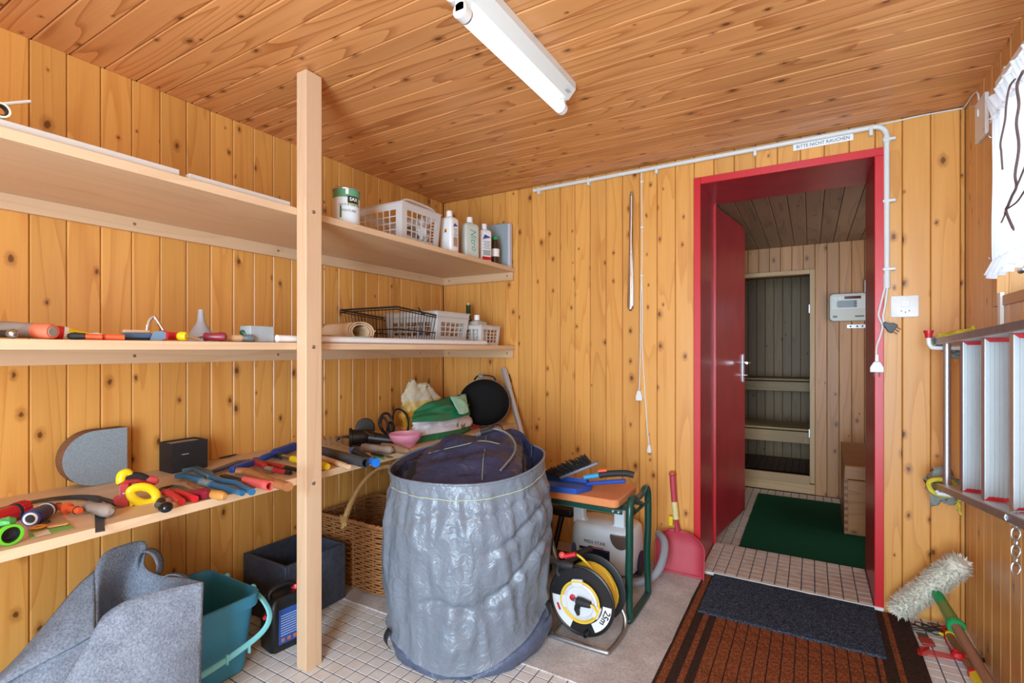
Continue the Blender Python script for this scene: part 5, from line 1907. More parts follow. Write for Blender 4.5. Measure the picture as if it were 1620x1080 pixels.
hose(vc, [(-0.70, 2.72, 0.20), (-0.655, 2.66, 0.185), (-0.638, 2.58, 0.14), (-0.655, 2.50, 0.08), (-0.72, 2.44, 0.045), (-0.82, 2.41, 0.035), (-0.92, 2.40, 0.032), (-1.04, 2.42, 0.032), (-1.14, 2.40, 0.06), (-1.20, 2.33, 0.13), (-1.23, 2.28, 0.22)], 0.021, HOSE)
hs2 = thing('vacuum_hose', 'grey ribbed hose with black floor nozzle behind the sack', 'hose', (-1.0, 2.3, 0.005))
hose(hs2, [(-1.20, 2.63, 0.40), (-1.14, 2.60, 0.37), (-1.12, 2.57, 0.33)], 0.019, HOSE, 'hose_end')
obj('nozzle', MB().box((-1.30, 2.60, 0.235), (-1.15, 2.66, 0.285)), BLACK, hs2, bevel=0.012)
obj('nozzle_foot', MB().box((-1.33, 2.50, 0.008), (-1.14, 2.60, 0.05)), BLACK, hs2, bevel=0.01)
obj('suction_tube', MB().cyl((-1.24, 2.55, 0.045), (-1.22, 2.63, 0.25), 0.016, n=12), BLACK, hs2)

# ------------------------------------------------------------------ cable reel
cr = thing('cable_reel', 'black cable reel with yellow cable on a bent steel tube stand', 'cable reel', (-0.79, 1.96, 0.005))
RCX, RCZ, RY_F, RY_B, RR = -0.797, 0.168, 1.90, 2.028, 0.141
YC = plain('yellow_cable', (232, 196, 60), 0.45, var=0.1, vscale=60)


def RMx(y, s=-1):
    return axes((RCX, y, RCZ), (1, 0, 0), (0, 0, 1), (0, s, 0))


for y, s in ((RY_F, -1), (RY_B, 1)):
    obj('flange', MB().lathe([(0.05, -0.002), (RR - 0.006, -0.002), (RR, 0.0), (RR, 0.006), (RR - 0.006, 0.009), (RR - 0.012, 0.004), (0.05, 0.004)], 56, RMx(y, s)), BLACK, cr, angle=30)
obj('drum', MB().cyl((RCX, RY_F, RCZ), (RCX, RY_B, RCZ), 0.085, n=32), BLACK, cr)
wd = MB()
P = []
for i in range(0, 13 * 30):
    a = 2 * PI * i / 30
    tq = (i / (13 * 30))
    P.append((RCX + (0.112 + 0.003 * math.sin(i)) * math.cos(a), RY_F + 0.012 + 0.104 * tq, RCZ + 0.112 * math.sin(a)))
obj('wound_cable', MB().tube(P, 0.0052, 7), YC, cr, angle=80)
obj('loose_end', MB().tube(smooth_path([(RCX + 0.04, RY_F + 0.03, RCZ + 0.112), (RCX + 0.02, RY_F + 0.04, RCZ + 0.125), (RCX - 0.02, RY_F + 0.05, RCZ + 0.148), (RCX - 0.045, RY_F + 0.04, RCZ + 0.165)], 6), 0.005, 8), YC, cr)
fm = RMx(RY_F)
hubm = plain('hub_grey_white', (214, 216, 218), 0.35)
hub = obj('socket_hub', MB().lathe([(0.074, 0.004), (0.072, 0.016), (0.064, 0.02), (0.058, 0.014), (0.03, 0.012), (0.005, 0.012)], 40, fm), hubm, cr, angle=35)
for a in (100, 190, 340):
    A = math.radians(a)
    obj('lobe', MB().prism(rrect(0.05, 0.03, 0.008), 0.014, fm @ Matrix.Rotation(A - PI / 2, 4, 'Z') @ Matrix.Translation((0, 0.073, 0.006))), hubm, hub, bevel=0.003)
yr = MB()
for k in range(3):
    yr.tube([fm @ Vector(((0.075 + 0.003 * k) * math.cos(a), (0.075 + 0.003 * k) * math.sin(a), 0.006 + 0.006 * k)) for a in [2 * PI * i / 40 for i in range(40)]], 0.0045, 6, closed=True)
obj('cable_ring', yr, YC, cr, angle=80)
LBL = plain('reel_label', (228, 228, 226), 0.5)


def wedge(a0, a1, r0, r1, n=10):
    o_, i_ = [], []
    for k in range(n + 1):
        a = math.radians(a0 + (a1 - a0) * k / n)
        o_.append((r1 * math.cos(a), r1 * math.sin(a)))
        i_.append((r0 * math.cos(a), r0 * math.sin(a)))
    return o_ + i_[::-1]


lab1 = obj('label', MB().prism(wedge(-62, 0, 0.092, 0.128), 0.0006, fm @ Matrix.Translation((0, 0, 0.0042))), LBL, cr)
lab2 = obj('label', MB().prism(wedge(180, 248, 0.092, 0.128), 0.0006, fm @ Matrix.Translation((0, 0, 0.0042))), LBL, cr)
PRT = plain('print_black', (28, 32, 44), 0.6)
obj('lettering', text_mb('25m', 0.036, fm @ Matrix.Rotation(math.radians(-24), 4, 'Z') @ Matrix.Translation((0.109, 0, 0.005)) @ Matrix.Rotation(math.radians(-90 + 180), 4, 'Z') @ Matrix.Rotation(PI, 4, 'Z'), bold=True), PRT, lab1)
obj('red_mark', MB().prism(rrect(0.03, 0.009, 0.003), 0.0005, fm @ Matrix.Rotation(math.radians(205), 4, 'Z') @ Matrix.Translation((0.109, 0, 0.005)) @ Matrix.Rotation(PI / 2, 4, 'Z')), RED, lab2)
obj('red_button', MB().lathe([(0.012, 0), (0.011, 0.008), (0.006, 0.01)], 16, fm @ Matrix.Translation((-0.033, 0.01, 0.013))), RED, hub)
pk = [(0.0, 0.008, 0.03)]
obj('plug', MB().tube([fm @ Vector(p) for p in ((-0.008, 0.008, 0.028), (0.012, 0.008, 0.03), (0.05, 0.006, 0.03))], [0.016, 0.017, 0.0125], 14), BLACK_MATT, cr)
for q in (-0.004, 0.004):
    obj('pin', MB().cyl(fm @ Vector((-0.008, 0.008 + q, 0.028)), fm @ Vector((-0.028, 0.008 + q, 0.028)), 0.002, n=6), CHROME, cr)
obj('plug_lead', MB().tube(smooth_path([fm @ Vector(p) for p in ((0.05, 0.006, 0.03), (0.066, -0.002, 0.028), (0.074, -0.02, 0.02))], 5), 0.0045, 8), YC, cr)
obj('cable_gland', MB().tube([fm @ Vector(p) for p in ((-0.012, -0.024, 0.013), (-0.01, -0.028, 0.026), (-0.004, -0.05, 0.024))], [0.013, 0.011, 0.006], 12), BLACK_MATT, cr)
obj('crank_knob', MB().lathe([(0.011, 0), (0.011, 0.03), (0.009, 0.036), (0.006, 0.036), (0.006, 0.02)], 16, fm @ Matrix.Translation((0.03, -0.117, 0.004))), BLACK, cr)
TBR = 0.0095
stn = smooth_path([(RCX - 0.075, 2.075, 0.30), (RCX - 0.10, 2.07, 0.2), (RCX - 0.115, 2.06, 0.07), (RCX - 0.118, 2.04, 0.024), (RCX - 0.12, 1.98, TBR + 0.006), (RCX - 0.118, 1.875, TBR + 0.006), (RCX - 0.10, 1.855, TBR + 0.006), (RCX + 0.10, 1.855, TBR + 0.006), (RCX + 0.128, 1.875, TBR + 0.006), (RCX + 0.135, 1.98, TBR + 0.006), (RCX + 0.132, 2.04, 0.024), (RCX + 0.12, 2.07, 0.07), (RCX + 0.04, 2.085, 0.16), (RCX, 2.075, 0.17)], 8)
obj('tube_stand', MB().tube(stn, TBR, 12), ZINC, cr)
hd = MB().tube(smooth_path([(RCX - 0.05, 2.12, 0.293), (RCX - 0.055, 2.03, 0.304), (RCX - 0.06, 1.93, 0.312), (RCX - 0.062, 1.885, 0.306)], 6), [0.015] * 7 + [0.018] * 12, 12, squash=0.85)
obj('handle', hd, BLACK_MATT, cr)
obj('handle_front', MB().tube([(RCX - 0.10, 1.885, 0.303), (RCX - 0.062, 1.88, 0.306), (RCX - 0.03, 1.885, 0.305)], [0.012, 0.0175, 0.012], 12), BLACK_MATT, cr)
obj('arm', MB().tube(smooth_path([(RCX - 0.095, 1.895, 0.30), (RCX - 0.11, 1.90, 0.27), (RCX - 0.10, 1.90, 0.245)], 5), 0.011, 10), BLACK_MATT, cr)
obj('end_plug', MB().tube([(RCX - 0.075, 1.90, 0.33), (RCX - 0.03, 1.91, 0.345)], [0.011, 0.010], 12), RED, cr)
obj('end_cap', MB().ball((RCX - 0.085, 1.895, 0.335), (0.014, 0.012, 0.014)), plain('salmon_red', (222, 80, 74), 0.45), cr)

# ------------------------------------------------------------------ red dustpan leaning on the wall
RDP = plain('dusty_red_plastic', (190, 62, 76), 0.5, var=0.12, vscale=14)
rd = thing('dustpan', 'dusty red dustpan leaning against the wall beside the red doorway', 'dustpan', (-0.6, 2.74, 0.005))


def rpan(u, v):
    w = 0.125 + 0.005 * v - 0.07 * max(0, (v - 0.55) / 0.45) ** 2.2
    a = (u - 0.5) * 2
    z = 0.007 + 0.228 * v - 0.02 * v * v
    y = 2.722 + 0.075 * v ** 0.8
    edge = 0.036 * (abs(a) ** 7 * (1 - v * 0.2) + 0.85 * max(0, (v - 0.55) / 0.45) ** 2)
    return (-0.602 + a * w + 0.012 * (1 - v), y - edge * 0.9, z + edge * 0.08)


obj('pan', MB().grid(rpan, 40, 24), RDP, rd, solid=0.004, angle=70)
obj('front_lip', MB().tube([(-0.722, 2.715, 0.012), (-0.6, 2.722, 0.0105), (-0.466, 2.713, 0.012)], 0.006, 8), RDP, rd)
obj('neck', MB().tube([(-0.612, 2.772, 0.212), (-0.617, 2.776, 0.245), (-0.622, 2.78, 0.275)], [0.026, 0.02, 0.015], 12, squash=0.6), RDP, rd)
obj('tape_wrap', MB().cyl((-0.622, 2.78, 0.272), (-0.632, 2.786, 0.362), 0.0165, n=14), plain('yellowed_tape', (222, 206, 140), 0.6, var=0.2, vscale=60), rd)
obj('grip', MB().tube(smooth_path([(-0.632, 2.786, 0.36), (-0.637, 2.787, 0.42), (-0.641, 2.789, 0.48), (-0.643, 2.79, 0.512)], 5), [0.0155] * 6 + [0.0165] * 8 + [0.020] * 2, 14), RDP, rd)
obj('hanging_eye', MB().lathe([(0.018, 0), (0.017, 0.008), (0.008, 0.012)], 16, frm((-0.643, 2.79, 0.511))), plain('amber_plastic', (186, 106, 50), 0.4), rd)
obj('clip', MB().box((-0.66, 2.775, 0.232), (-0.638, 2.79, 0.282)), YELLOW, rd, bevel=0.003)

# ------------------------------------------------------------------ fluffy washer head with pole
FLEECE = plain('fleece_white', (224, 218, 200), 0.95, var=0.12, vscale=50)
fw = thing('window_washer', 'fluffy white window washer on a wooden pole in the right corner', 'washer', (0.45, 2.55, 0.0))
A0, A1 = Vector((0.325, 2.715, 0.062)), Vector((0.505, 2.60, 0.342))
ax = A1 - A0
FMt = along(A0, A1)
core = MB().tube([A0 - ax.normalized() * 0.012, A0, A0.lerp(A1, 0.5), A1, A1 + ax.normalized() * 0.012], [0.02, 0.034, 0.036, 0.036, 0.022], 16)
obj('roller', core, FLEECE, fw)
fz = MB()
rs_ = random.Random(5)
for i in range(2600):
    s = rs_.uniform(-0.02, 1.02)
    a = rs_.uniform(0, 2 * PI)
    rr = 0.030 if 0.03 < s < 0.97 else 0.02
    ln_ = rs_.uniform(0.014, 0.03)
    base_ = FMt @ Vector((rr * math.cos(a), rr * math.sin(a), s * ax.length))
    dz = rs_.uniform(-0.014, 0.014) + (0.01 if s > 0.97 else (-0.01 if s < 0.03 else 0))
    a2 = a + rs_.uniform(-0.35, 0.35)
    tip = FMt @ Vector(((rr + ln_) * math.cos(a2), (rr + ln_) * math.sin(a2), s * ax.length + dz))
    sd = (tip - base_).cross(ax).normalized() * 0.0032
    o_ = len(fz.v)
    mid = base_.lerp(tip, 0.55)
    fz.v += [base_ - sd, base_ + sd, mid + sd * 0.8, tip, mid - sd * 0.8]
    fz.f.append((o_, o_ + 1, o_ + 2, o_ + 3, o_ + 4))
obj('fleece', fz, FLEECE, fw, kind='stuff', smooth=False)
GRN = plain('green_plastic', (30, 150, 84), 0.35)
GRN_C = plain('clear_green_plastic', (112, 128, 64), 0.25)
POLE = wood('pole_wood', (150, 104, 76), (112, 72, 52), 'y', 0.5, knots=0, contrast=0.6, vary=0.0)
PA, PD = Vector((0.437, 2.615, 0.198)), Vector((0.543, 1.966, 0.026))
PV = (PD - PA)
def pp(s):
    return PA + PV * s
obj('socket', MB().tube([pp(-0.05), pp(0.0), pp(0.09)], [0.014, 0.019, 0.019], 18), GRN, fw)
obj('sleeve', MB().tube([pp(0.09), pp(0.24)], [0.0195, 0.023], 18), GRN_C, fw)
obj('collar', MB().tube([pp(0.235), pp(0.25), pp(0.26)], [0.028, 0.030, 0.028], 20), GRN, fw)
obj('pole', MB().tube([pp(0.2), pp(0.6), pp(1.0)], 0.0165, 16), POLE, fw)
obj('tension_wire', MB().tube([pp(0.0) + Vector((0.0, 0.01, 0.015)), pp(-0.08) + Vector((0.02, 0.0, 0.02))], 0.0022, 6), DARK_STEEL, fw)

# ------------------------------------------------------------------ odds and ends on the tiles in the right corner
STICK = wood('stick_wood', (156, 112, 80), (118, 80, 54), 'y', 0.4, knots=0, contrast=0.6, vary=0.0)
rk = thing('hand_tool', 'wooden shafted tool with red and yellow sockets on the corner tiles', 'tool', (0.46, 2.4, 0.0))
S0, S1 = onz(1500, 1002, 0.022), onz(1562, 1096, 0.022)
obj('shaft', MB().tube([S0, S0.lerp(S1, 0.5), S1], 0.0135, 14), STICK, rk)
SVd = (S1 - S0).normalized()
obj('red_socket', MB().tube([S0 - SVd * 0.035, S0 + SVd * 0.012], [0.019, 0.017], 6), RED, rk)
obj('yellow_band', MB().tube([S0 + SVd * 0.010, S0 + SVd * 0.02], 0.0185, 12), YELLOW, rk)
obj('yellow_grip', MB().tube([S0.lerp(S1, 0.74), S0.lerp(S1, 1.02)], [0.021, 0.022], 6), YELLOW, rk)
obj('red_grip_end', MB().tube([S0.lerp(S1, 0.70), S0.lerp(S1, 0.755)], [0.022, 0.0225], 6), RED, rk)
obj('blade_end', MB().tube([S0 - SVd * 0.03 + Vector((-0.01, 0, -0.004)), S0 - SVd * 0.06 + Vector((-0.02, 0, -0.006)), S0 - SVd * 0.085 + Vector((-0.045, 0, -0.01))], [0.006, 0.005, 0.004], 8), CHROME, rk)
obj('yellow_tip', MB().tube([onz(1486, 1001, 0.02), onz(1496, 1005, 0.02)], [0.005, 0.006], 8), YELLOW, rk)
rc = thing('string_winder', 'red string winder with red cord wound towards the wooden shaft', 'cord', onz(1480, 1030, 0.0))
q0, q1 = onz(1458, 1025, 0.006), onz(1475, 1012, 0.006)
WM = frm(onz(1466, 1017, 0.0), math.radians(6))
obj('winder_plate', MB().box((-0.022, -0.026, 0.001), (0.022, 0.026, 0.012), WM), plain('faded_red', (168, 60, 54), 0.5), rc, bevel=0.003)
obj('metal_tag', MB().box((-0.016, 0.02, 0.001), (0.018, 0.075, 0.004), WM), plain('dull_zinc', (120, 122, 116), 0.5, 0.6), rc)
RCD = plain('red_cord', (196, 28, 30), 0.6)
for k in range(5):
    dz = 0.006 + 0.004 * k
    a = onz(1452, 1024 + 2.2 * k, dz)
    b2 = onz(1512, 1036 + 2.0 * k, dz)
    obj('cord_strand', MB().tube(smooth_path([onz(1470, 1023 + k, dz), a + Vector((0.01, 0.012, 0)), a, a + Vector((0.008, -0.008, 0)), a.lerp(b2, 0.5), b2], 5), 0.0017, 6), RCD, rc)
kn = onz(1515, 1036, 0.036)
obj('knot', crumple(kn, (0.019, 0.016, 0.014), 2.0, 0.5, 14, 9), RCD, rc)
obj('cord_strand', MB().tube(smooth_path([kn, kn + Vector((-0.02, 0.06, 0.008)), S0 + Vector((-0.012, 0.0, 0.02)), S0 + Vector((0.016, 0.02, 0.018))], 6), 0.003, 6), RCD, rc)
obj('cord_strand', MB().tube(smooth_path([kn, kn + Vector((0.03, 0.01, 0.0)), kn + Vector((0.055, -0.008, -0.012))], 6), 0.0045, 6), RCD, rc)
bw = thing('tangled_wire', 'tangle of dark wire and steel bits under the fluffy washer', 'wire', onz(1460, 995, 0.0))
for k in range(5):
    c = onz(1456 + 9 * k, 992 + 4 * (k % 2), 0.01 + 0.004 * k)
    obj('wire', MB().tube(smooth_path([c + Vector((0.045 * math.cos(a) * (1 + 0.3 * math.sin(2 * a + k)), 0.02 * math.sin(a), 0.006 * math.sin(3 * a))) for a in [2 * PI * i / 9 for i in range(9)]], 4, True), 0.0022, 6, closed=True), DARK_STEEL, bw)
tag(obj('steel_clip', MB().tube(smooth_path([onz(1541, 1027, 0.008), onz(1547, 1037, 0.014), onz(1552, 1045, 0.008), onz(1557, 1043, 0.008)], 5), 0.007, 8), DARK_STEEL), 'dark steel clip on the tiles at the right wall', 'clip')
# ------------------------------------------------------------------ helpers for things on shelves
def A1(px, py, h=0.0):
    """point over the lowest shelf, h above it"""
    return onz(px, py, Z1 + h)


def at(px, x, z):
    """point in the picture column px at wall distance x and height z"""
    d = ray(px, 553)
    t = x / d.x
    return Vector((x, d.y * t, z))


def spin(p0, p1, prof, n=18):
    """turned shape: prof [(fraction along, radius)]"""
    p0, p1 = Vector(p0), Vector(p1)
    return MB().tube([p0.lerp(p1, s) for s, r in prof], [r for s, r in prof], n)


def slab(p0, p1, w, t, up=(0, 0, 1), w1=None):
    """flat bar from p0 to p1"""
    p0, p1 = Vector(p0), Vector(p1)
    d = (p1 - p0).normalized()
    s = d.cross(Vector(up)).normalized()
    u = s.cross(d).normalized()
    w1 = w if w1 is None else w1
    return MB().rings([[p + s * a * ww / 2 + u * b2 * t / 2 for a, b2 in ((-1, -1), (1, -1), (1, 1), (-1, 1))] for p, ww in ((p0, w), (p1, w1))])


def flat_path(pts, ws, t, z_up=True):
    """flat plate following pts (in a horizontal plane), width ws"""
    P = [Vector(p) for p in pts]
    lo, hi = [], []
    for i, p in enumerate(P):
        d = P[min(i + 1, len(P) - 1)] - P[max(i - 1, 0)]
        s = Vector((-d.y, d.x, 0)).normalized()
        lo.append(p - s * ws[i] / 2)
        hi.append(p + s * ws[i] / 2)
    T = Vector((0, 0, t))
    return MB().rings([[a, b2, b2 + T, a + T] for a, b2 in zip(lo, hi)])


GREYWOOD = wood('weathered_wood', (158, 142, 130), (118, 100, 88), 'y', 0.7, knots=0, contrast=0.8, vary=0.05)
BROWNWOOD = wood('handle_wood', (176, 116, 72), (138, 82, 46), 'y', 0.5, knots=0, contrast=0.8, vary=0.05)
PALEWOOD = wood('pale_handle_wood', (216, 180, 142), (190, 146, 106), 'y', 0.5, knots=0, contrast=0.5, vary=0.05)
AMBER = wood('amber_handle_wood', (206, 146, 74), (178, 116, 50), 'y', 0.35, knots=0, contrast=0.5, vary=0.05)

# ------------------------------------------------------------------ lowest shelf, left of the post
# D-shaped felt block standing at the wall
FELTB = speckle('blue_grey_felt_face', [(126, 138, 146), (140, 152, 160), (152, 164, 172)], 200, bump=0.2)
CORK = speckle('brown_fibre_edge', [(104, 70, 46), (134, 94, 66), (156, 116, 86)], 240, bump=0.5)
ds = thing('rounded_block', 'grey felt faced block with one rounded end leaning by the wall', 'block', (-2.18, 0.78, Z1))
ya, yb2, zb, zt = 0.688, 0.874, Z1 + 0.001, Z1 + 0.192
rr = (zt - zb) / 2
out = [(yb2, zb), (yb2, zt)] + [(ya + rr + rr * math.cos(a), zb + rr + rr * math.sin(a)) for a in [PI / 2 + PI * i / 18 for i in range(19)]]
obj('fibre_core', MB().prism(out, 0.058, axes((-2.213, 0, 0), (0, 1, 0), (0, 0, 1), (1, 0, 0))), CORK, ds, angle=30)
obj('felt_face', MB().prism(out, 0.002, axes((-2.155, 0, 0), (0, 1, 0), (0, 0, 1), (1, 0, 0))), FELTB, ds, angle=30)
# open black cardboard box
BKC = plain('black_card', (30, 31, 36), 0.55, var=0.25, vscale=30)
CARD = plain('card_edge', (168, 152, 134), 0.8)
bb_ = thing('card_box', 'open black cardboard box standing on the lowest shelf', 'box', (-2.148, 1.065, Z1))
x0, x1, y0, y1, h = -2.198, -2.10, 1.0, 1.132, 0.114
for lo, hi in (((x0, y0, 0.001), (x1, y0 + 0.003, h)), ((x0, y1 - 0.003, 0.001), (x1, y1, h)), ((x0, y0 + 0.003, 0.001), (x0 + 0.003, y1 - 0.003, h)), ((x1 - 0.003, y0 + 0.003, 0.001), (x1, y1 - 0.003, h + 0.002)), ((x0 + 0.003, y0 + 0.003, 0.001), (x1 - 0.003, y1 - 0.003, 0.004))):
    obj('side', MB().box((lo[0], lo[1], Z1 + lo[2]), (hi[0], hi[1], Z1 + hi[2])), BKC, bb_)
obj('lining', MB().box((x0 + 0.004, y0 + 0.004, Z1 + 0.09), (x1 - 0.004, y1 - 0.004, Z1 + 0.108)), CARD, bb_)
obj('scratch', MB().box((x1 + 0.0002, 1.035, Z1 + 0.067), (x1 + 0.0008, 1.06, Z1 + 0.069)), plain('scratch_white', (210, 210, 210), 0.7), bb_)
# garden hose fittings
nz = thing('hose_nozzle', 'red hose nozzle with black ring at the left shelf end', 'hose fitting', A1(10, 820))
p0, p1 = A1(-14, 822, 0.024), A1(40, 804, 0.024)
obj('barrel', spin(p0, p1, [(0, 0.02), (0.62, 0.021), (0.64, 0.023)]), RED, nz)
obj('ring', spin(p0, p1, [(0.62, 0.0235), (0.72, 0.0235)]), BLACK_MATT, nz)
rb = MB()
for k in range(16):
    a = 2 * PI * k / 16
    M = along(p0.lerp(p1, 0.72), p1)
    rb.cyl(M @ Vector((0.0225 * math.cos(a), 0.0225 * math.sin(a), 0)), M @ Vector((0.0215 * math.cos(a), 0.0215 * math.sin(a), (p1 - p0).length * 0.28)), 0.0032, n=6)
rb.v += spin(p0, p1, [(0.71, 0.0235), (1.0, 0.0225)]).v
rb = spin(p0, p1, [(0.71, 0.0235), (1.0, 0.0225)]).add(rb.v[:16 * 12], rb.f[:16 * 8])
obj('ribbed_cap', rb, RED, nz)
LIME = plain('lime_plastic', (104, 200, 44), 0.35)
gc = thing('hose_coupling', 'lime green hose coupling ring with black bore', 'hose fitting', A1(14, 850))
c0, c1 = A1(18, 846, 0.026), A1(-14, 838, 0.026)
GM = along(c0, c1)
obj('ring', MB().lathe([(0.019, 0.004), (0.019, 0), (0.0245, 0), (0.0255, 0.006), (0.024, 0.012), (0.019, 0.014)], 28, GM, False, False), LIME, gc)
obj('bore', MB().lathe([(0.004, 0.016), (0.013, 0.014), (0.015, 0.005), (0.019, 0.005), (0.0185, 0.03), (0.016, 0.05)], 24, GM, True, True), BLACK, gc)
obj('wing', crumple(A1(10, 826, 0.045), (0.024, 0.018, 0.012), 1.2, 0.25, 16, 10), plain('mint_green_plastic', (84, 186, 96), 0.4), gc)
DB = plain('dark_blue_plastic', (28, 52, 122), 0.35)
bc = thing('hose_connector', 'dark blue hose connector with white threaded mouth', 'hose fitting', A1(60, 815))
p0, p1 = A1(49, 820, 0.022), A1(80, 804, 0.022)
obj('mouth', spin(p0, p1, [(0.0, 0.0215), (0.28, 0.0225), (0.32, 0.0205)]), DB, bc)
obj('sleeve', spin(p0, p1, [(0.3, 0.0205), (0.72, 0.021), (0.9, 0.0205), (1.0, 0.0165)]), plain('grey_blue_plastic', (62, 64, 88), 0.4), bc)
obj('white_band', spin(p0, p1, [(0.70, 0.0218), (0.76, 0.0218)]), WHITE, bc)
obj('blue_band', spin(p0, p1, [(0.77, 0.0218), (0.84, 0.0218)]), DB, bc)
M = along(p0, p1)
obj('white_thread', MB().lathe([(0.0165, -0.004), (0.0165, 0.004), (0.0115, 0.004), (0.0115, -0.004), (0.0165, -0.004)], 24, M, False, False), WHITE, bc)
obj('bore', MB().lathe([(0.011, -0.0005), (0.011, 0.0)], 20, M), BLACK, bc)
# blister card with washers
cd = thing('washer_pack', 'green blister card with orange and black washers', 'packet', A1(76, 838))
q = [A1(38, 824), A1(100, 818), A1(117, 836.5), A1(48, 852)]
obj('card', MB().rings([[p + Vector((0, 0, 0.001)) for p in q], [p + Vector((0, 0, 0.002)) for p in q]]), plain('card_tan', (186, 150, 118), 0.6, var=0.15), cd)
q2 = [A1(46.5, 848), A1(46, 843), A1(112, 831), A1(117, 836.5), A1(48, 852)]
obj('green_strip', MB().rings([[p + Vector((0, 0, 0.0021)) for p in q2], [p + Vector((0, 0, 0.0026)) for p in q2]]), plain('card_green', (112, 176, 84), 0.5), cd)
q3 = [A1(51.5, 844.5), A1(76, 839), A1(81, 845.5), A1(56, 850)]
obj('price_label', MB().rings([[p + Vector((0, 0, 0.0027)) for p in q3], [p + Vector((0, 0, 0.003)) for p in q3]]), plain('paper_pink', (226, 208, 196), 0.7), cd)
def washer(c, r, t, mat, name='washer'):
    return obj(name, MB().tube([Vector(c) + Vector((r * math.cos(a), r * math.sin(a), 0)) for a in [2 * PI * i / 22 for i in range(22)]], t, 8, closed=True, squash=0.6), mat, cd)
washer(A1(61, 833, 0.007), 0.0125, 0.005, plain('amber_rubber', (228, 156, 44), 0.4))
washer(A1(69, 826, 0.006), 0.0125, 0.0022, BLACK_MATT)
for k in range(4):
    washer(A1(82 + 7 * k, 832 - 1.2 * k, 0.006), 0.006, 0.0038, plain('peach_rubber', (224, 160, 104), 0.45))
# orange double connector
oc = thing('hose_connector', 'orange two ended hose connector with black rings', 'hose fitting', A1(108, 806))
p0, p1 = A1(88, 800, 0.017), A1(127, 808, 0.017)
obj('body', spin(p0, p1, [(0, 0.0075), (0.02, 0.0095), (0.3, 0.009), (0.38, 0.013), (0.47, 0.0165), (0.5, 0.0165), (0.52, 0.010), (0.72, 0.009), (0.98, 0.0095), (1.0, 0.0075)]), ORANGE, oc)
for s in (0.1, 0.86):
    obj('seal_ring', MB().tube([along(p0.lerp(p1, s), p1) @ Vector((0.0096 * math.cos(a), 0.0096 * math.sin(a), 0)) for a in [2 * PI * i / 18 for i in range(18)]], 0.0016, 6, closed=True), BLACK_MATT, oc)
# sickle
sk_ = thing('sickle', 'old sickle with curved dark blade and grey wooden handle', 'sickle', A1(120, 800))
bl = [A1(-20, 811, 0.004), A1(10, 803, 0.004), A1(40, 796.5, 0.004), A1(80, 789.5, 0.004), A1(115, 786.5, 0.004), A1(140, 787, 0.004), A1(150, 789.5, 0.004), A1(148, 796, 0.004), A1(136, 800, 0.006)]
P = smooth_path(bl, 6)
obj('blade', flat_path(P, [0.008 + 0.03 * min(1, i / 24) * (1 if i < 36 else max(0.35, 1 - (i - 36) / 14)) for i in range(len(P))], 0.003), DARK_STEEL, sk_)
h0, h1 = A1(138, 800, 0.018), A1(176, 809, 0.021)
obj('handle', spin(h0, h1, [(0, 0.012), (0.05, 0.016), (0.3, 0.0145), (0.45, 0.016), (0.75, 0.0195), (0.93, 0.0165), (1.0, 0.008)]), GREYWOOD, sk_)
sd = obj('steel_strip', slab(A1(157, 812, 0.002), A1(158.5, 840.5, 0.002), 0.02, 0.0025), plain('blued_steel', (58, 64, 76), 0.4, 0.7), None)
tag(sd, 'flat blued steel strip poking towards the shelf edge', 'strip')

# grass shears
gs = thing('grass_shears', 'red and yellow grass shears with a looped handle', 'shears', A1(200, 795))
YL = plain('shear_yellow', (240, 212, 30), 0.35)
RDS = plain('shear_red', (176, 50, 56), 0.42, var=0.15, vscale=40)
bA, bB = A1(153, 786, 0.018), A1(184, 797, 0.012)
obj('blade', flat_path([bA, bA.lerp(bB, 0.5), bB], [0.004, 0.017, 0.02], 0.004), DARK_STEEL, gs)
obj('blade', flat_path([bA + Vector((0.01, 0.012, -0.006)), bA.lerp(bB, 0.5) + Vector((0, 0.006, -0.006)), bB + Vector((0, 0, -0.006))], [0.004, 0.016, 0.02], 0.004), DARK_STEEL, gs)
o0 = A1(197, 803, 0.004)
c = [onx(178, 790, -1.80), onx(196, 772, -1.80), onx(205, 771, -1.79), onx(206, 797, -1.78), onx(205, 804, -1.78), onx(192, 800, -1.79), onx(182, 797, -1.8)]
NV = Vector((0.75, -0.66, 0)).normalized()
def plate(pts, t, nv=NV):
    return MB().rings([[Vector(p) - nv * t / 2 for p in pts], [Vector(p) + nv * t / 2 for p in pts]])
obj('body', plate([onx(180, 786, -1.80), onx(191, 783, -1.80), onx(190, 765, -1.80), onx(206, 763, -1.79), onx(207, 803.5, -1.79), onx(195, 800, -1.79), onx(182, 797, -1.80)], 0.022), RDS, gs, bevel=0.003)
obj('pivot_screw', MB().lathe([(0.004, 0), (0.003, 0.002)], 8, along(onx(196, 780, -1.785), onx(196, 780, -1.785) + NV)), STEEL, gs)
arch = [onx(190, 768, -1.80), onx(200, 762, -1.80), onx(216, 760, -1.80), onx(231, 763, -1.80), onx(240, 767, -1.80)]
obj('upper_arm', MB().tube(smooth_path(arch, 5), [0.012] * 12 + [0.010] * 9, 10, squash=0.6), RDS, gs)
obj('yellow_butt', MB().tube(smooth_path([onx(191, 764, -1.81), onx(192, 753, -1.81), onx(199, 747.5, -1.81), onx(205, 750, -1.81)], 4), [0.012, 0.0125, 0.013, 0.013, 0.0135, 0.014, 0.014, 0.0135, 0.013, 0.013, 0.013, 0.012, 0.012][:13], 12), YL, gs)
obj('black_grip', MB().tube(smooth_path([onx(198, 757, -1.808), onx(208, 753, -1.808), onx(222, 754, -1.808), onx(236, 760, -1.808)], 5), 0.0125, 12), BLACK_MATT, gs)
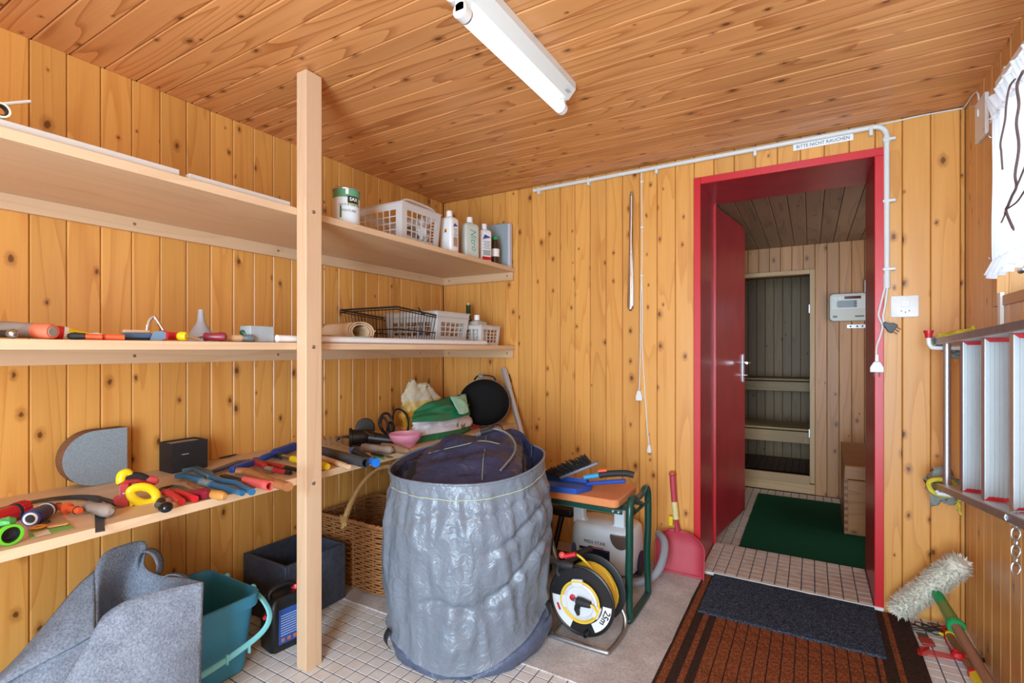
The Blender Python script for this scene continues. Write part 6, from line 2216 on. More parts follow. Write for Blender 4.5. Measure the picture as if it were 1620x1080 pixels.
obj('red_tip', spin(onx(229, 759, -1.806), onx(250, 761, -1.806), [(0, 0.011), (0.3, 0.0145), (0.8, 0.0135), (1, 0.006)]), plain('shear_light_red', (214, 84, 88), 0.45), gs)
lp = [onx(208, 775, -1.78), onx(222, 770, -1.775), onx(238, 773, -1.77), onx(247, 783, -1.765), onx(243, 793, -1.765), onx(228, 796, -1.77), onx(213, 790, -1.775), onx(207, 781, -1.78)]
obj('loop_handle', MB().tube(smooth_path(lp, 6, True), 0.0085, 10, closed=True, squash=1.5), YL, gs)
obj('lower_arm', plate([onx(205, 772, -1.785), onx(214, 768, -1.785), onx(216, 797, -1.78), onx(209, 800, -1.78), onx(206, 801, -1.785)], 0.018), YL, gs, bevel=0.003)
# pliers, red handled
rp = thing('pliers', 'pliers with two bright red handles near the shelf front', 'pliers', A1(285, 785))
j0, j1 = A1(268, 772, 0.012), A1(250, 776, 0.012)
obj('jaws', MB().tube([A1(262, 777, 0.012), A1(255, 774, 0.012), A1(272, 768, 0.012)], [0.008, 0.007, 0.003], 8), DARK_STEEL, rp)
obj('handle', MB().tube(smooth_path([A1(257, 780, 0.012), A1(264, 778, 0.016), A1(275, 784, 0.014), A1(287, 793, 0.012)], 6), [0.009] * 4 + [0.0105] * 15, 12), RED, rp)
obj('handle', MB().tube(smooth_path([A1(272, 777, 0.013), A1(282, 779, 0.014), A1(295, 783, 0.014), A1(309, 789, 0.012)], 6), [0.008] * 4 + [0.0105] * 15, 12), RED, rp)
# black knobbed tool
bk = thing('black_tool', 'short tool with a shiny black knob end at the shelf edge', 'tool', A1(258, 800))
obj('knob', MB().ball(A1(262, 802, 0.0155), (0.021, 0.019, 0.0155)), plain('gloss_black', (18, 20, 26), 0.15), bk)
obj('stem', MB().tube([A1(250, 799, 0.011), A1(255, 793, 0.014)], [0.010, 0.013], 10), plain('brown_black', (58, 50, 44), 0.5), bk)
# scraper with purple handle and a wooden handle behind
sc_ = thing('paint_scraper', 'paint scraper with a dark red translucent round handle', 'scraper', A1(310, 778))
obj('blade', flat_path([A1(266, 769, 0.008), A1(284, 770, 0.012), A1(300, 776, 0.014)], [0.03, 0.022, 0.012], 0.002), STEEL, sc_)
obj('handle', spin(A1(297, 780, 0.017), A1(332, 781, 0.0175), [(0, 0.010), (0.08, 0.013), (0.3, 0.012), (0.45, 0.0155), (0.7, 0.0185), (0.92, 0.0155), (1, 0.008)]), plain('wine_red_plastic', (128, 24, 44), 0.22), sc_)
fl_ = thing('file_tool', 'wooden handled file beside the dark red scraper', 'file', A1(340, 782))
obj('handle', spin(A1(324, 779, 0.014), A1(356, 785, 0.0145), [(0, 0.010), (0.3, 0.012), (0.75, 0.0155), (0.95, 0.0125), (1, 0.008)]), AMBER, fl_)
obj('blade', slab(A1(328, 776, 0.012), A1(297, 763, 0.006), 0.013, 0.005, w1=0.008), BROWNWOOD, fl_)
# water pump pliers, blue
WPB = plain('pliers_blue', (34, 104, 146), 0.38, var=0.25, vscale=60)
wp = thing('pump_pliers', 'large blue water pump pliers lying on the lowest shelf', 'pliers', A1(340, 760))
obj('lower_jaw', flat_path([A1(279, 756, 0.008), A1(300, 757, 0.008), A1(318, 762, 0.008)], [0.02, 0.022, 0.026], 0.016), WPB, wp, bevel=0.003)
obj('upper_jaw', flat_path([A1(288, 749, 0.01), A1(308, 745, 0.012), A1(326, 752, 0.012), A1(334, 758, 0.01)], [0.014, 0.03, 0.036, 0.026], 0.018), plain('pliers_teal_grey', (64, 96, 112), 0.42, var=0.25, vscale=60), wp, bevel=0.004)
obj('threaded_ring', spin(A1(318, 762, 0.018), A1(334, 766, 0.018), [(0, 0.012), (0.15, 0.0145), (0.45, 0.0125), (0.6, 0.0145), (0.85, 0.0125), (1, 0.013)]), plain('pale_steel_blue', (150, 176, 190), 0.35, 0.6), wp)
obj('handle', MB().tube(smooth_path([A1(334, 766, 0.017), A1(352, 771, 0.014), A1(370, 776, 0.011), A1(384, 780, 0.010)], 5), [0.011] * 10 + [0.0095] * 6, 10), WPB, wp)
obj('handle', MB().tube(smooth_path([A1(330, 755, 0.014), A1(350, 760, 0.014), A1(374, 764, 0.014), A1(386, 771, 0.012), A1(399, 778, 0.011)], 5), [0.010] * 16 + [0.0115] * 5, 10), WPB, wp)
# small saw/drawing frame in grey blue and the wooden axe handle
sw_ = thing('hand_axe', 'hatchet with blue painted head and long brown wooden handle', 'hatchet', A1(400, 755))
obj('blade', flat_path([A1(331, 750, 0.006), A1(352, 743, 0.010), A1(378, 733, 0.014), A1(397, 731, 0.014)], [0.012, 0.028, 0.03, 0.024], 0.012), plain('blue_grey_steel', (86, 92, 122), 0.38, 0.6, var=0.2), sw_, bevel=0.002)
obj('blue_head', flat_path([A1(366, 748, 0.012), A1(380, 742, 0.014), A1(398, 736, 0.014)], [0.02, 0.03, 0.034], 0.022), DEEP_BLUE, sw_, bevel=0.003)
obj('handle', MB().tube(smooth_path([A1(374, 745, 0.022), A1(392, 746, 0.02), A1(412, 755, 0.018), A1(432, 763, 0.018), A1(450, 768, 0.018), A1(456, 770, 0.018)], 5), [0.017] * 5 + [0.0195, 0.020] + [0.0175] * 10 + [0.0185] * 9, 14, squash=0.8), BROWNWOOD, sw_)
obj('file_blade', flat_path([A1(352, 752, 0.003), A1(370, 757, 0.003), A1(386, 761, 0.003)], [0.022, 0.024, 0.02], 0.004), DARK_STEEL, sw_)
pt_ = thing('plastic_tube', 'short salmon red plastic tube lying at the shelf front', 'tube', A1(410, 765))
p0, p1 = A1(387, 759, 0.017), A1(427, 768.5, 0.0175)
SAL = plain('salmon_plastic', (226, 96, 92), 0.5, var=0.12)
obj('wall', MB().lathe([(0.013, 0), (0.0165, 0.085 * 0 + (p1 - p0).length), (0.0125, (p1 - p0).length), (0.009, 0.01)], 24, along(p0, p1)), SAL, pt_, angle=30)
# red gripped pliers
gp_ = thing('pliers', 'red painted adjustable pliers with black tips near the post', 'pliers', A1(435, 738))
obj('jaw', flat_path([A1(399, 733, 0.012), A1(408, 736, 0.014), A1(420, 741, 0.012)], [0.016, 0.026, 0.02], 0.018), plain('worn_red_paint', (176, 34, 42), 0.45, var=0.3, vscale=70), gp_, bevel=0.003)
obj('ring', spin(A1(421, 742, 0.014), A1(433, 744, 0.014), [(0, 0.0125), (0.3, 0.0135), (0.7, 0.0135), (1, 0.0115)]), ZINC, gp_)
for k, (a, b2) in enumerate((((400, 728), (470, 743)), ((430, 743.5), (460, 748)))):
    p0, p1 = A1(*a, 0.014), A1(*b2, 0.012)
    obj('handle', MB().tube([p0, p0.lerp(p1, 0.6), p0.lerp(p1, 0.78)], [0.009, 0.0095, 0.0085], 10), plain('worn_red_paint', (176, 34, 42), 0.45), gp_)
    obj('tip', MB().tube([p0.lerp(p1, 0.76), p1], [0.009, 0.008], 10), BLACK, gp_)
# blue mallet/hammer with steel and yellow handle
hm = thing('hammer', 'blue headed hammer with steel shaft beside the post', 'hammer', A1(440, 720))
obj('head', MB().tube(smooth_path([A1(402, 727, 0.014), A1(412, 726, 0.018), A1(428, 720, 0.022), A1(444, 714, 0.024), A1(466, 706, 0.026)], 5), [0.010] * 6 + [0.014] * 6 + [0.021] * 9, 8), DEEP_BLUE, hm, bevel=0.002)
obj('shaft', MB().tube([A1(436, 719, 0.018), A1(466, 726, 0.018)], 0.010, 12), STEEL, hm)
obj('socket', MB().tube([A1(440, 720, 0.018), A1(446, 721.5, 0.018)], 0.0135, 12), DARK_STEEL, hm)
obj('handle', MB().tube([A1(462, 725.5, 0.018), A1(514, 737, 0.018), A1(518, 738, 0.018)], [0.014, 0.0165, 0.012], 14), YELLOW, hm)
tag(obj('black_offcut', flat_path([onz(347, 725, Z1 + 0.002), onz(362, 722, Z1 + 0.004), onz(374, 719, Z1 + 0.008)], [0.006, 0.02, 0.004], 0.004), BLACK_MATT), 'thin black rubber offcut lying by the plank wall', 'offcut')

# ------------------------------------------------------------------ lowest shelf, right of the post
tag(obj('wooden_dowel', MB().tube([A1(505, 722, 0.011), A1(545, 736, 0.011), A1(552, 738.5, 0.011)], [0.010, 0.0115, 0.009], 14), PALEWOOD), 'pale wooden dowel beside the black pipe', 'dowel')
bp_ = thing('black_pipe', 'short black plastic pipe lying behind the wooden dowel', 'pipe', A1(545, 725))
p0, p1 = A1(500, 711, 0.022), A1(579, 732, 0.022)
ln_ = (p1 - p0).length
obj('wall', MB().lathe([(0.021, 0), (0.021, ln_), (0.0165, ln_), (0.0165, 0.05)], 24, along(p0, p1)), plain('scuffed_black_plastic', (58, 62, 68), 0.5, var=0.2), bp_, angle=30)
sdv = thing('screwdriver', 'long screwdriver with blue and black grip', 'screwdriver', A1(580, 720))
s0, s1, s2 = A1(521, 696, 0.035), A1(556, 711, 0.034), A1(595, 732, 0.024)
obj('shaft', MB().tube([s0, s1], 0.005, 8), ZINC, sdv)
obj('collar', spin(s1, s1.lerp(s2, 0.3), [(0, 0.011), (0.3, 0.0155), (1, 0.014)]), BLUE, sdv)
obj('grip', spin(s1.lerp(s2, 0.16), s1.lerp(s2, 0.8), [(0, 0.0165), (0.5, 0.0155), (1, 0.0125)]), BLACK_MATT, sdv)
obj('end', spin(s1.lerp(s2, 0.76), s2, [(0, 0.010), (0.35, 0.0145), (1.0, 0.018)]), BLUE, sdv)
# small hand rake
hr = thing('hand_rake', 'grey steel hand rake with bent tines behind the pipe', 'rake', A1(530, 705))
for k in range(5):
    a = A1(505 + 9 * k, 694 + 0.6 * k, 0.03)
    obj('tine', MB().tube(smooth_path([a + Vector((-0.03, 0.02, 0.006)), a, a + Vector((0.012, -0.008, -0.024))], 4), 0.0042, 8), plain('weathered_steel', (150, 140, 126), 0.5, 0.6), hr)
obj('head', flat_path([A1(536, 693, 0.028), A1(552, 690, 0.026), A1(564, 694, 0.022)], [0.05, 0.04, 0.016], 0.006), plain('grey_cast', (104, 106, 112), 0.5, 0.4), hr)
obj('fork_arm', MB().tube(smooth_path([A1(556, 694, 0.022), A1(564, 684, 0.032), A1(581, 678, 0.045)], 5), 0.006, 8), plain('grey_cast', (104, 106, 112), 0.5, 0.4), hr)
obj('fork_arm', MB().tube(smooth_path([A1(556, 696, 0.022), A1(572, 699, 0.016), A1(592, 700, 0.014)], 5), 0.006, 8), plain('grey_cast', (104, 106, 112), 0.5, 0.4), hr)
wh = thing('trowel', 'trowel with weathered grey turned wooden handle', 'trowel', A1(600, 712))
obj('handle', spin(A1(574, 707, 0.02), A1(621, 712, 0.0205), [(0, 0.016), (0.08, 0.019), (0.35, 0.018), (0.6, 0.016), (0.7, 0.0155), (0.8, 0.019), (0.92, 0.018), (1, 0.009)]), GREYWOOD, wh)
obj('blade', flat_path([A1(556, 702, 0.01), A1(566, 704, 0.014), A1(576, 706, 0.016)], [0.04, 0.026, 0.01], 0.003), DARK_STEEL, wh)
tag(obj('tool_handle', spin(A1(605, 704, 0.02), A1(648, 714, 0.02), [(0, 0.012), (0.3, 0.017), (0.7, 0.0185), (0.93, 0.013), (1, 0.006)]), wood('dull_brown_wood', (150, 118, 90), (118, 88, 64), 'y', 0.6, knots=0, contrast=0.7)), 'dull brown wooden tool handle under the pink bowl', 'handle')
dbx = thing('drill_bit', 'dark steel drill bit lying in front of the trowel', 'drill bit', A1(605, 721))
obj('shank', MB().tube([A1(588, 717, 0.007), A1(607, 721, 0.007)], 0.0065, 10), DARK_STEEL, dbx)
obj('tip', spin(A1(607, 721, 0.006), A1(622, 723, 0.006), [(0, 0.006), (0.3, 0.0045), (0.5, 0.0065), (0.7, 0.0045), (1, 0.002)]), STEEL, dbx)
tag(obj('green_peg', slab(A1(592, 721, 0.004), A1(608, 726, 0.004), 0.011, 0.004), plain('emerald_plastic', (40, 160, 100), 0.4)), 'small flat green plastic peg beside the screwdriver', 'peg')
# black angle grinder with cable
ag = thing('power_tool', 'black corded power tool with round end lying near the wall', 'power tool', A1(575, 688))
g0, g1 = A1(552, 692, 0.046), A1(590, 690, 0.046)
obj('motor', spin(g0, g1, [(0, 0.040), (0.02, 0.046), (0.12, 0.046), (0.15, 0.038), (0.9, 0.038), (1, 0.03)], 26), BLACK, ag)
obj('motor_body', spin(A1(585, 692, 0.046), A1(622, 697, 0.03), [(0, 0.032), (0.4, 0.027), (1, 0.018)]), BLACK, ag)
obj('guard', MB().lathe([(0.048, 0), (0.05, 0.004), (0.046, 0.018), (0.02, 0.02)], 24, along(A1(578, 676, 0.064), A1(574, 676, 0.100))), plain('dark_bronze', (26, 24, 24), 0.4, 0.5), ag)
obj('clip', MB().tube([A1(575, 682, 0.075), A1(592, 690, 0.06)], 0.005, 8), plain('brass_brown', (104, 70, 46), 0.4, 0.5), ag)
obj('side_handle', spin(A1(594, 690, 0.03), A1(606, 693, 0.03), [(0, 0.012), (0.4, 0.021), (1, 0.02)]), plain('blue_black', (26, 32, 46), 0.3), ag)
CAB = plain('cable_black', (34, 38, 46), 0.45)
coil = [A1(632, 703, 0.01), A1(618, 690, 0.06), A1(608, 682, 0.10), A1(612, 668, 0.12), A1(622, 672, 0.10), A1(624, 690, 0.05), A1(616, 702, 0.012), A1(604, 690, 0.05), A1(600, 680, 0.09), A1(607, 660, 0.13), A1(618, 664, 0.12), A1(620, 684, 0.06), A1(624, 700, 0.012)]
def zpt(px, py, x):
    return onx(px, py, x)
coil = [zpt(622, 690, -1.98), zpt(606, 682, -2.0), zpt(600, 668, -2.0), zpt(605, 656, -2.0), zpt(613, 654, -1.99), zpt(619, 662, -1.98), zpt(621, 678, -1.97), zpt(622, 692, -1.96), zpt(610, 686, -1.95), zpt(602, 672, -1.96), zpt(606, 660, -1.97), zpt(613, 668, -1.95), zpt(618, 690, -1.94), zpt(612, 684, -1.95), zpt(617, 668, -1.97), zpt(623, 676, -1.97), zpt(621, 690, -1.96)]
obj('cable', MB().tube(smooth_path(coil, 8), 0.007, 8), CAB, ag)
obj('cable', MB().tube(smooth_path([zpt(621, 690, -1.96), zpt(621, 665, -1.99), zpt(624, 650, -2.0), zpt(632, 647, -2.0), zpt(642, 654, -2.0), zpt(646, 668, -1.99), zpt(645, 680, -1.98), zpt(640, 684, -1.97), zpt(630, 684, -1.96), zpt(622, 690, -1.95)], 8), 0.0058, 8), CAB, ag)
obj('cable', MB().tube(smooth_path([A1(620, 699, 0.008), A1(636, 690, 0.012), A1(648, 686, 0.014), A1(652, 690, 0.01), A1(640, 694, 0.008)], 8), 0.0058, 8), CAB, ag)
obj('cable', MB().tube(smooth_path([A1(552, 692, 0.03), A1(543, 691, 0.02), A1(532, 696, 0.008)], 6), 0.005, 8), CAB, ag)
# pink bowl
PINK = plain('pink_plastic', (226, 146, 168), 0.4, subs=0.1)
bo = A1(646, 711, 0.0)
tag(obj('bowl', MB().lathe([(0.044, 0.001), (0.046, 0.004), (0.047, 0.012), (0.062, 0.028), (0.076, 0.05), (0.080, 0.066), (0.078, 0.067), (0.073, 0.05), (0.058, 0.03), (0.04, 0.014), (0.002, 0.012)], 40, frm((bo.x - 0.06, bo.y + 0.045, Z1))), PINK, angle=50), 'small pink plastic bowl on the lowest shelf', 'bowl')

# bags of garden stuff
def bag_mat(name, stops, zlo, zhi, rough=0.4):
    """printed sack: horizontal colour bands by height"""
    m, nt, b = new_mat(name)
    tc = N(nt, 'ShaderNodeTexCoord')
    sx = N(nt, 'ShaderNodeSeparateXYZ')
    L(nt, tc.outputs['Object'], sx.inputs[0])
    mr = N(nt, 'ShaderNodeMapRange')
    mr.inputs['From Min'].default_value = zlo
    mr.inputs['From Max'].default_value = zhi
    L(nt, sx.outputs['Z'], mr.inputs['Value'])
    rp_ = N(nt, 'ShaderNodeValToRGB')
    rp_.color_ramp.interpolation = 'CONSTANT'
    els = rp_.color_ramp.elements
    for i, (p, c) in enumerate(stops):
        if i < 2:
            els[i].position, els[i].color = p, (*srgb(c), 1)
        else:
            e = els.new(p)
            e.color = (*srgb(c), 1)
    L(nt, mr.outputs[0], rp_.inputs['Fac'])
    L(nt, rp_.outputs['Color'], b.inputs['Base Color'])
    b.inputs['Roughness'].default_value = rough
    nb = N(nt, 'ShaderNodeTexNoise')
    nb.inputs['Scale'].default_value = 22
    nb.inputs['Detail'].default_value = 3
    nb.inputs['Distortion'].default_value = 1.0
    L(nt, tc.outputs['Object'], nb.inputs['Vector'])
    bp = N(nt, 'ShaderNodeBump')
    bp.inputs['Strength'].default_value = 0.5
    bp.inputs['Distance'].default_value = 0.012
    L(nt, nb.outputs['Fac'], bp.inputs['Height'])
    L(nt, bp.outputs['Normal'], b.inputs['Normal'])
    return m


gbm = bag_mat('printed_sack_green', [(0.0, (24, 108, 72)), (0.14, (224, 212, 214)), (0.46, (28, 120, 82))], 0, 0.24)
sb = thing('seed_bag', 'folded green and white plastic bag with leaf print', 'bag', (-1.93, 2.2, Z1))
# outline in the picture turned into a stuffed pillow at wall distance about 1.9
xs = -1.745
L_ = onx(651, 697, xs)
R_ = onx(745, 690, xs)
bw_ = (R_ - L_).length
yl, yr_ = L_.y, R_.y


def sackshape(u, v):
    th = 2 * PI * u
    h = 0.20
    z = Z1 + 0.001 + h * v * (0.72 + 0.28 * math.sin((math.sin(th) + 1) * 0.8))
    sy = (yr_ - yl) / 2 * (1.0 - 0.32 * v ** 2) * (1 + 0.05 * math.sin(v * 9))
    sx_ = 0.085 * (1 - 0.82 * v ** 1.7)
    q = 1 + 0.12 * mnoise.noise(Vector((math.cos(th) * 2, math.sin(th) * 2, v * 4))) + 0.12 * mnoise.noise(Vector((math.cos(th) * 5, math.sin(th) * 5, v * 9)))
    lean = 0.05 * v
    return (xs - 0.02 + sx_ * math.cos(th) * q, (yl + yr_) / 2 + sy * math.sin(th) * q + lean * 0.7, z)


sbm = MB().grid(sackshape, 60, 26, True)
obj('sack', sbm, gbm, sb, angle=80)
flap = ruled([onx(656, 650, -1.75), onx(676, 637, -1.755), onx(705, 629, -1.76), onx(736, 623, -1.765)], [onx(649, 668, -1.67), onx(668, 666, -1.655), onx(706, 665, -1.655), onx(744, 656, -1.665)], 40, 20, (0.018, 0, 0.0), 0.03, 3)
obj('folded_top', flap, plain('bag_green', (26, 116, 80), 0.4, bump=0.5, bscale=30), sb, solid=0.002, angle=80)
pf = ruled([onx(712, 627, -1.748), onx(726, 624, -1.752), onx(737, 623, -1.755)], [onx(726, 654, -1.635), onx(734, 655, -1.635), onx(742, 651, -1.645)], 14, 10, (0.022, 0, 0), 0.008, 3)
obj('pale_panel', pf, plain('bag_mint', (158, 206, 182), 0.4), sb, solid=0.002, angle=80)
tp = onx(733, 674, -1.634)
TMx = axes(tp, (-0.35, 0.935, 0.03), (0, 0, 1), (0.935, 0.35, 0))
obj('lettering', text_mb('Rect', 0.044, TMx, bold=True), plain('print_dark_green', (30, 66, 52), 0.5), sb)
for k, (a, cq) in enumerate(((0.3, (24, 108, 72)), (-0.25, (24, 108, 72)), (-0.9, (196, 196, 60)))):
    t = onx(724, 676, -1.648)
    obj('leaf_print', MB().tube([t, t + Vector((0.0, 0.014 * math.sin(a) - 0.0, 0.012)), t + Vector((0, -0.026 * math.sin(a), 0.028 if k < 2 else -0.014))], [0.001, 0.004, 0.0006], 6, squash=0.4), plain('leaf_%d' % k, cq, 0.5), sb)
ybm = bag_mat('printed_sack_yellow', [(0.0, (222, 168, 54)), (0.42, (226, 196, 120)), (0.62, (226, 214, 188))], 0, 0.27)
wb_ = thing('soil_bag', 'crumpled cream and yellow paper bag behind the green bag', 'bag', (-2.05, 2.12, Z1))
yl2, yr2 = onx(643, 690, -2.03).y, onx(706, 690, -2.03).y


def sack2(u, v):
    th = 2 * PI * u
    z = Z1 + 0.001 + 0.255 * v
    sy = (yr2 - yl2) / 2 * (1 - 0.45 * v ** 3)
    sx_ = 0.06 * (1 - 0.75 * v ** 2)
    q = 1 + 0.26 * mnoise.noise(Vector((math.cos(th) * 2.4 + 5, math.sin(th) * 2.4, v * 5))) + 0.14 * mnoise.noise(Vector((math.cos(th) * 6, math.sin(th) * 6 + 2, v * 11)))
    return (-2.055 + sx_ * math.cos(th) * q, (yl2 + yr2) / 2 + sy * math.sin(th) * q - 0.03 * v, z + (0.05 * mnoise.noise(Vector((math.sin(th) * 2, v, 3))) - 0.025 * math.sin(th)) * v)


m2 = MB().grid(sack2, 50, 24, True)
obj('paper_sack', m2, ybm, wb_, angle=80)
obj('folded_mouth', crumple((-2.055, (yl2 + yr2) / 2 - 0.03, Z1 + 0.252), (0.02, 0.07, 0.018), 4.0, 0.4), plain('paper_cream', (226, 214, 188), 0.7), wb_)
# round black case
CASEM = plain('black_case_fabric', (17, 17, 18), 0.8, spec=0.2, bump=0.15, bscale=500)
bcs = thing('round_case', 'round black zipped case with handle leaning in the corner', 'case', (-1.9, 2.6, Z1))
cc = onx(766, 636, -1.735)
RC_ = 0.148
CN = Vector((0.42, -0.89, 0.10)).normalized()
CMx = along(Vector((cc.x, cc.y, Z1 + RC_ + 0.002)), Vector((cc.x, cc.y, Z1 + RC_ + 0.002)) + CN, (0, 0, 1)) @ Matrix.Diagonal((0.97, 1.06, 1, 1))
obj('shell', MB().lathe([(0.02, -0.04), (RC_ * 0.8, -0.038), (RC_ * 0.97, -0.02), (RC_, 0.0), (RC_ * 0.985, 0.02), (RC_ * 0.93, 0.042), (RC_ * 0.82, 0.06), (RC_ * 0.66, 0.07), (RC_ * 0.4, 0.074), (0.01, 0.075)], 56, CMx), CASEM, bcs, angle=50)
obj('zip', MB().tube([CMx @ Vector(((RC_ + 0.001) * math.cos(a), (RC_ + 0.001) * math.sin(a), -0.004)) for a in [2 * PI * i / 60 for i in range(60)]], 0.0015, 6, closed=True), plain('zip_grey', (120, 122, 126), 0.4, 0.4), bcs)
obj('handle', MB().tube(smooth_path([CMx @ Vector((RC_ - 0.004, 0.06, 0)), CMx @ Vector((RC_ + 0.018, 0.04, 0.01)), CMx @ Vector((RC_ + 0.024, 0.0, 0.012)), CMx @ Vector((RC_ + 0.016, -0.05, 0.01)), CMx @ Vector((RC_ - 0.006, -0.065, 0))], 6), 0.009, 10, squash=0.5), BLACK_MATT, bcs)
obj('buckle', MB().box((-0.012, -0.014, -0.008), (0.012, 0.014, 0.008), CMx @ Matrix.Translation((RC_ + 0.02, 0.02, 0.012))), plain('grey_buckle', (92, 96, 96), 0.4), bcs, bevel=0.003)
# red and black leads
rw = thing('test_leads', 'tangle of thin red and black leads by the round case', 'wire', A1(770, 680))
obj('red_lead', MB().tube(smooth_path([A1(742, 674, 0.012), A1(755, 672, 0.014), A1(768, 665, 0.02), A1(776, 668, 0.014), A1(781, 678, 0.008)], 6), 0.0042, 8), RED, rw)
obj('red_lead', MB().tube(smooth_path([A1(744, 678, 0.008), A1(756, 676, 0.008), A1(764, 670, 0.012), A1(772, 668, 0.012)], 6), 0.0038, 8), RED, rw)
obj('black_lead', MB().tube(smooth_path([A1(760, 678, 0.006), A1(776, 672, 0.006), A1(790, 672, 0.006), A1(796, 680, 0.006)], 6), 0.0028, 8), BLACK, rw)
# vacuum tube leaning in the corner
SATIN = plain('satin_tube', (198, 200, 204), 0.3, 0.55)
vt = thing('vacuum_pipe', 'chrome vacuum cleaner pipe leaning against the back wall', 'pipe', A1(825, 684))
v0, v1 = Vector((-1.655, 2.70, Z1 + 0.006)), ony(797, 583, YB - 0.022)
v0 = ony(829, 700, 2.66)
v0 = v1 + (v0 - v1) * ((v1.z - 0.03) / (v1.z - v0.z))
obj('lower_tube', MB().tube([v0 + (v0 - v1) * 0.0, v0.lerp(v1, 0.88)], 0.0165, 18), SATIN, vt)
obj('upper_tube', MB().tube([v0.lerp(v1, 0.87), v1], 0.0195, 18), SATIN, vt)
obj('latch', MB().box((-0.006, -0.008, -0.03), (0.006, 0.008, 0.03), along(v0.lerp(v1, 0.94), v1) @ Matrix.Translation((0.0, 0.021, 0))), BLACK, vt, bevel=0.003)

# ------------------------------------------------------------------ middle shelf, left
e = 0.0008
z = Z2 + e
ham = thing('mallet', 'wooden shaft with orange painted butt pointing at the viewer', 'mallet', at(60, -1.72, Z2))
p1, p0 = at(84, -1.655, Z2 + 0.020), at(-45, -1.86, Z2 + 0.030)
obj('shaft', MB().tube([p0, p0.lerp(p1, 0.5), p0.lerp(p1, 0.82)], [0.022, 0.0205, 0.019], 16), GREYWOOD, ham)
obj('orange_butt', spin(p0.lerp(p1, 0.8), p1, [(0, 0.0195), (0.9, 0.0195), (1.0, 0.017)]), plain('faded_orange', (222, 112, 78), 0.6, var=0.25, vscale=60), ham)
obj('end_grain', spin(p1, p1 + (p1 - p0).normalized() * 0.001, [(0, 0.013), (1, 0.012)]), GREYWOOD, ham)
stl = thing('steel_bar', 'steel bar with hammered round end under the wooden shaft', 'bar', at(15, -1.65, Z2))
p1, p0 = at(20, -1.65, Z2 + 0.0125), at(-30, -1.75, Z2 + 0.0125)
obj('bar', MB().tube([p0, p1], 0.009, 12), DARK_STEEL, stl)
obj('burred_end', crumple(p1, (0.012, 0.012, 0.011), 3, 0.15), STEEL, stl)
gt = thing('glue_cartridge', 'yellow tapered tube with red collar on the middle shelf', 'tube', at(105, -1.80, Z2))
p0, p1 = at(76, -1.82, Z2 + 0.022), at(146, -1.80, Z2 + 0.012)
obj('red_collar', spin(p0, p1, [(0, 0.016), (0.05, 0.021), (0.33, 0.0215)]), RED, gt)
obj('white_band', spin(p0, p1, [(0.33, 0.0217), (0.43, 0.0205)]), WHITE, gt)
obj('yellow_cone', spin(p0, p1, [(0.43, 0.0203), (1.0, 0.009)]), YELLOW, gt)
for k in range(4):
    c_ = p0.lerp(p1, 0.54 + 0.06 * k)
    obj('print_bar', MB().tube([c_ + Vector((0.0185 - 0.0012 * k - 0.006, 0, 0.008)), c_ + Vector((0.0182 - 0.0012 * k, 0, 0.002))], 0.0022, 6), plain('print_brown', (96, 84, 20), 0.6), gt)
op = thing('pliers', 'black pliers with two orange handles on the middle shelf', 'pliers', at(150, -1.70, Z2))
j0, j1, j2, j3 = at(107, -1.69, Z2 + 0.01), at(121, -1.68, Z2 + 0.01), at(160, -1.66, Z2 + 0.0085), at(197, -1.655, Z2 + 0.0085)
obj('head', MB().tube([j0, j0.lerp(j1, 0.5), j1 + (j1 - j0)], [0.006, 0.010, 0.008], 10), BLACK_MATT, op)
obj('handle', MB().tube([j1, j1.lerp(j2, 0.5), j2 + (j2 - j1) * 0.05], [0.0065, 0.0075, 0.008], 12), ORANGE, op)
obj('handle', MB().tube([j1.lerp(j2, 0.8) + Vector((-0.03, 0, 0.0)), j2 + Vector((-0.012, 0, 0)), j3], [0.007, 0.008, 0.0085], 12), ORANGE, op)
obj('upper_arm', MB().tube(smooth_path([j1 + Vector((-0.01, 0, 0.006)), at(140, -1.72, Z2 + 0.013), at(175, -1.73, Z2 + 0.010)], 5), 0.005, 8), BLACK_MATT, op)
tag(obj('white_wire', MB().tube(smooth_path([at(140, -1.78, Z2 + 0.016), at(152, -1.78, Z2 + 0.02), at(165, -1.77, Z2 + 0.014), at(172, -1.76, Z2 + 0.005)], 6), 0.0035, 8), WHITE), 'short bent white wire behind the orange pliers', 'wire')
tag(obj('wood_stick', MB().tube([at(142, -1.86, Z2 + 0.013), at(198, -1.83, Z2 + 0.010)], 0.0085, 10), GREYWOOD), 'weathered stick behind the orange pliers', 'stick')
hs_ = thing('hacksaw', 'small hacksaw with bent steel bow and red yellow handle', 'saw', at(250, -1.70, Z2))
obj('bow', MB().tube(smooth_path([at(232, -1.76, Z2 + 0.018), at(233, -1.76, Z2 + 0.045), at(236.5, -1.76, Z2 + 0.066), at(243, -1.76, Z2 + 0.078), at(247, -1.755, Z2 + 0.070), at(257, -1.74, Z2 + 0.038), at(264, -1.73, Z2 + 0.018)], 5), 0.0055, 10), CHROME, hs_)
h0, h1 = at(262, -1.72, Z2 + 0.017), at(296, -1.665, Z2 + 0.015)
obj('handle', spin(h0, h1, [(0, 0.010), (0.1, 0.0125), (0.65, 0.0115)]), RED, hs_)
obj('yellow_end', spin(h0, h1, [(0.6, 0.0115), (0.7, 0.0145), (0.95, 0.0145), (1.0, 0.012)]), YELLOW, hs_)
obj('blade_pin', MB().tube([h1, at(316, -1.655, Z2 + 0.006)], [0.004, 0.0055], 8), CHROME, hs_)
ss = thing('blue_saw_frame', 'grey blue folding saw with red edged tip plate', 'saw', at(235, -1.68, Z2))
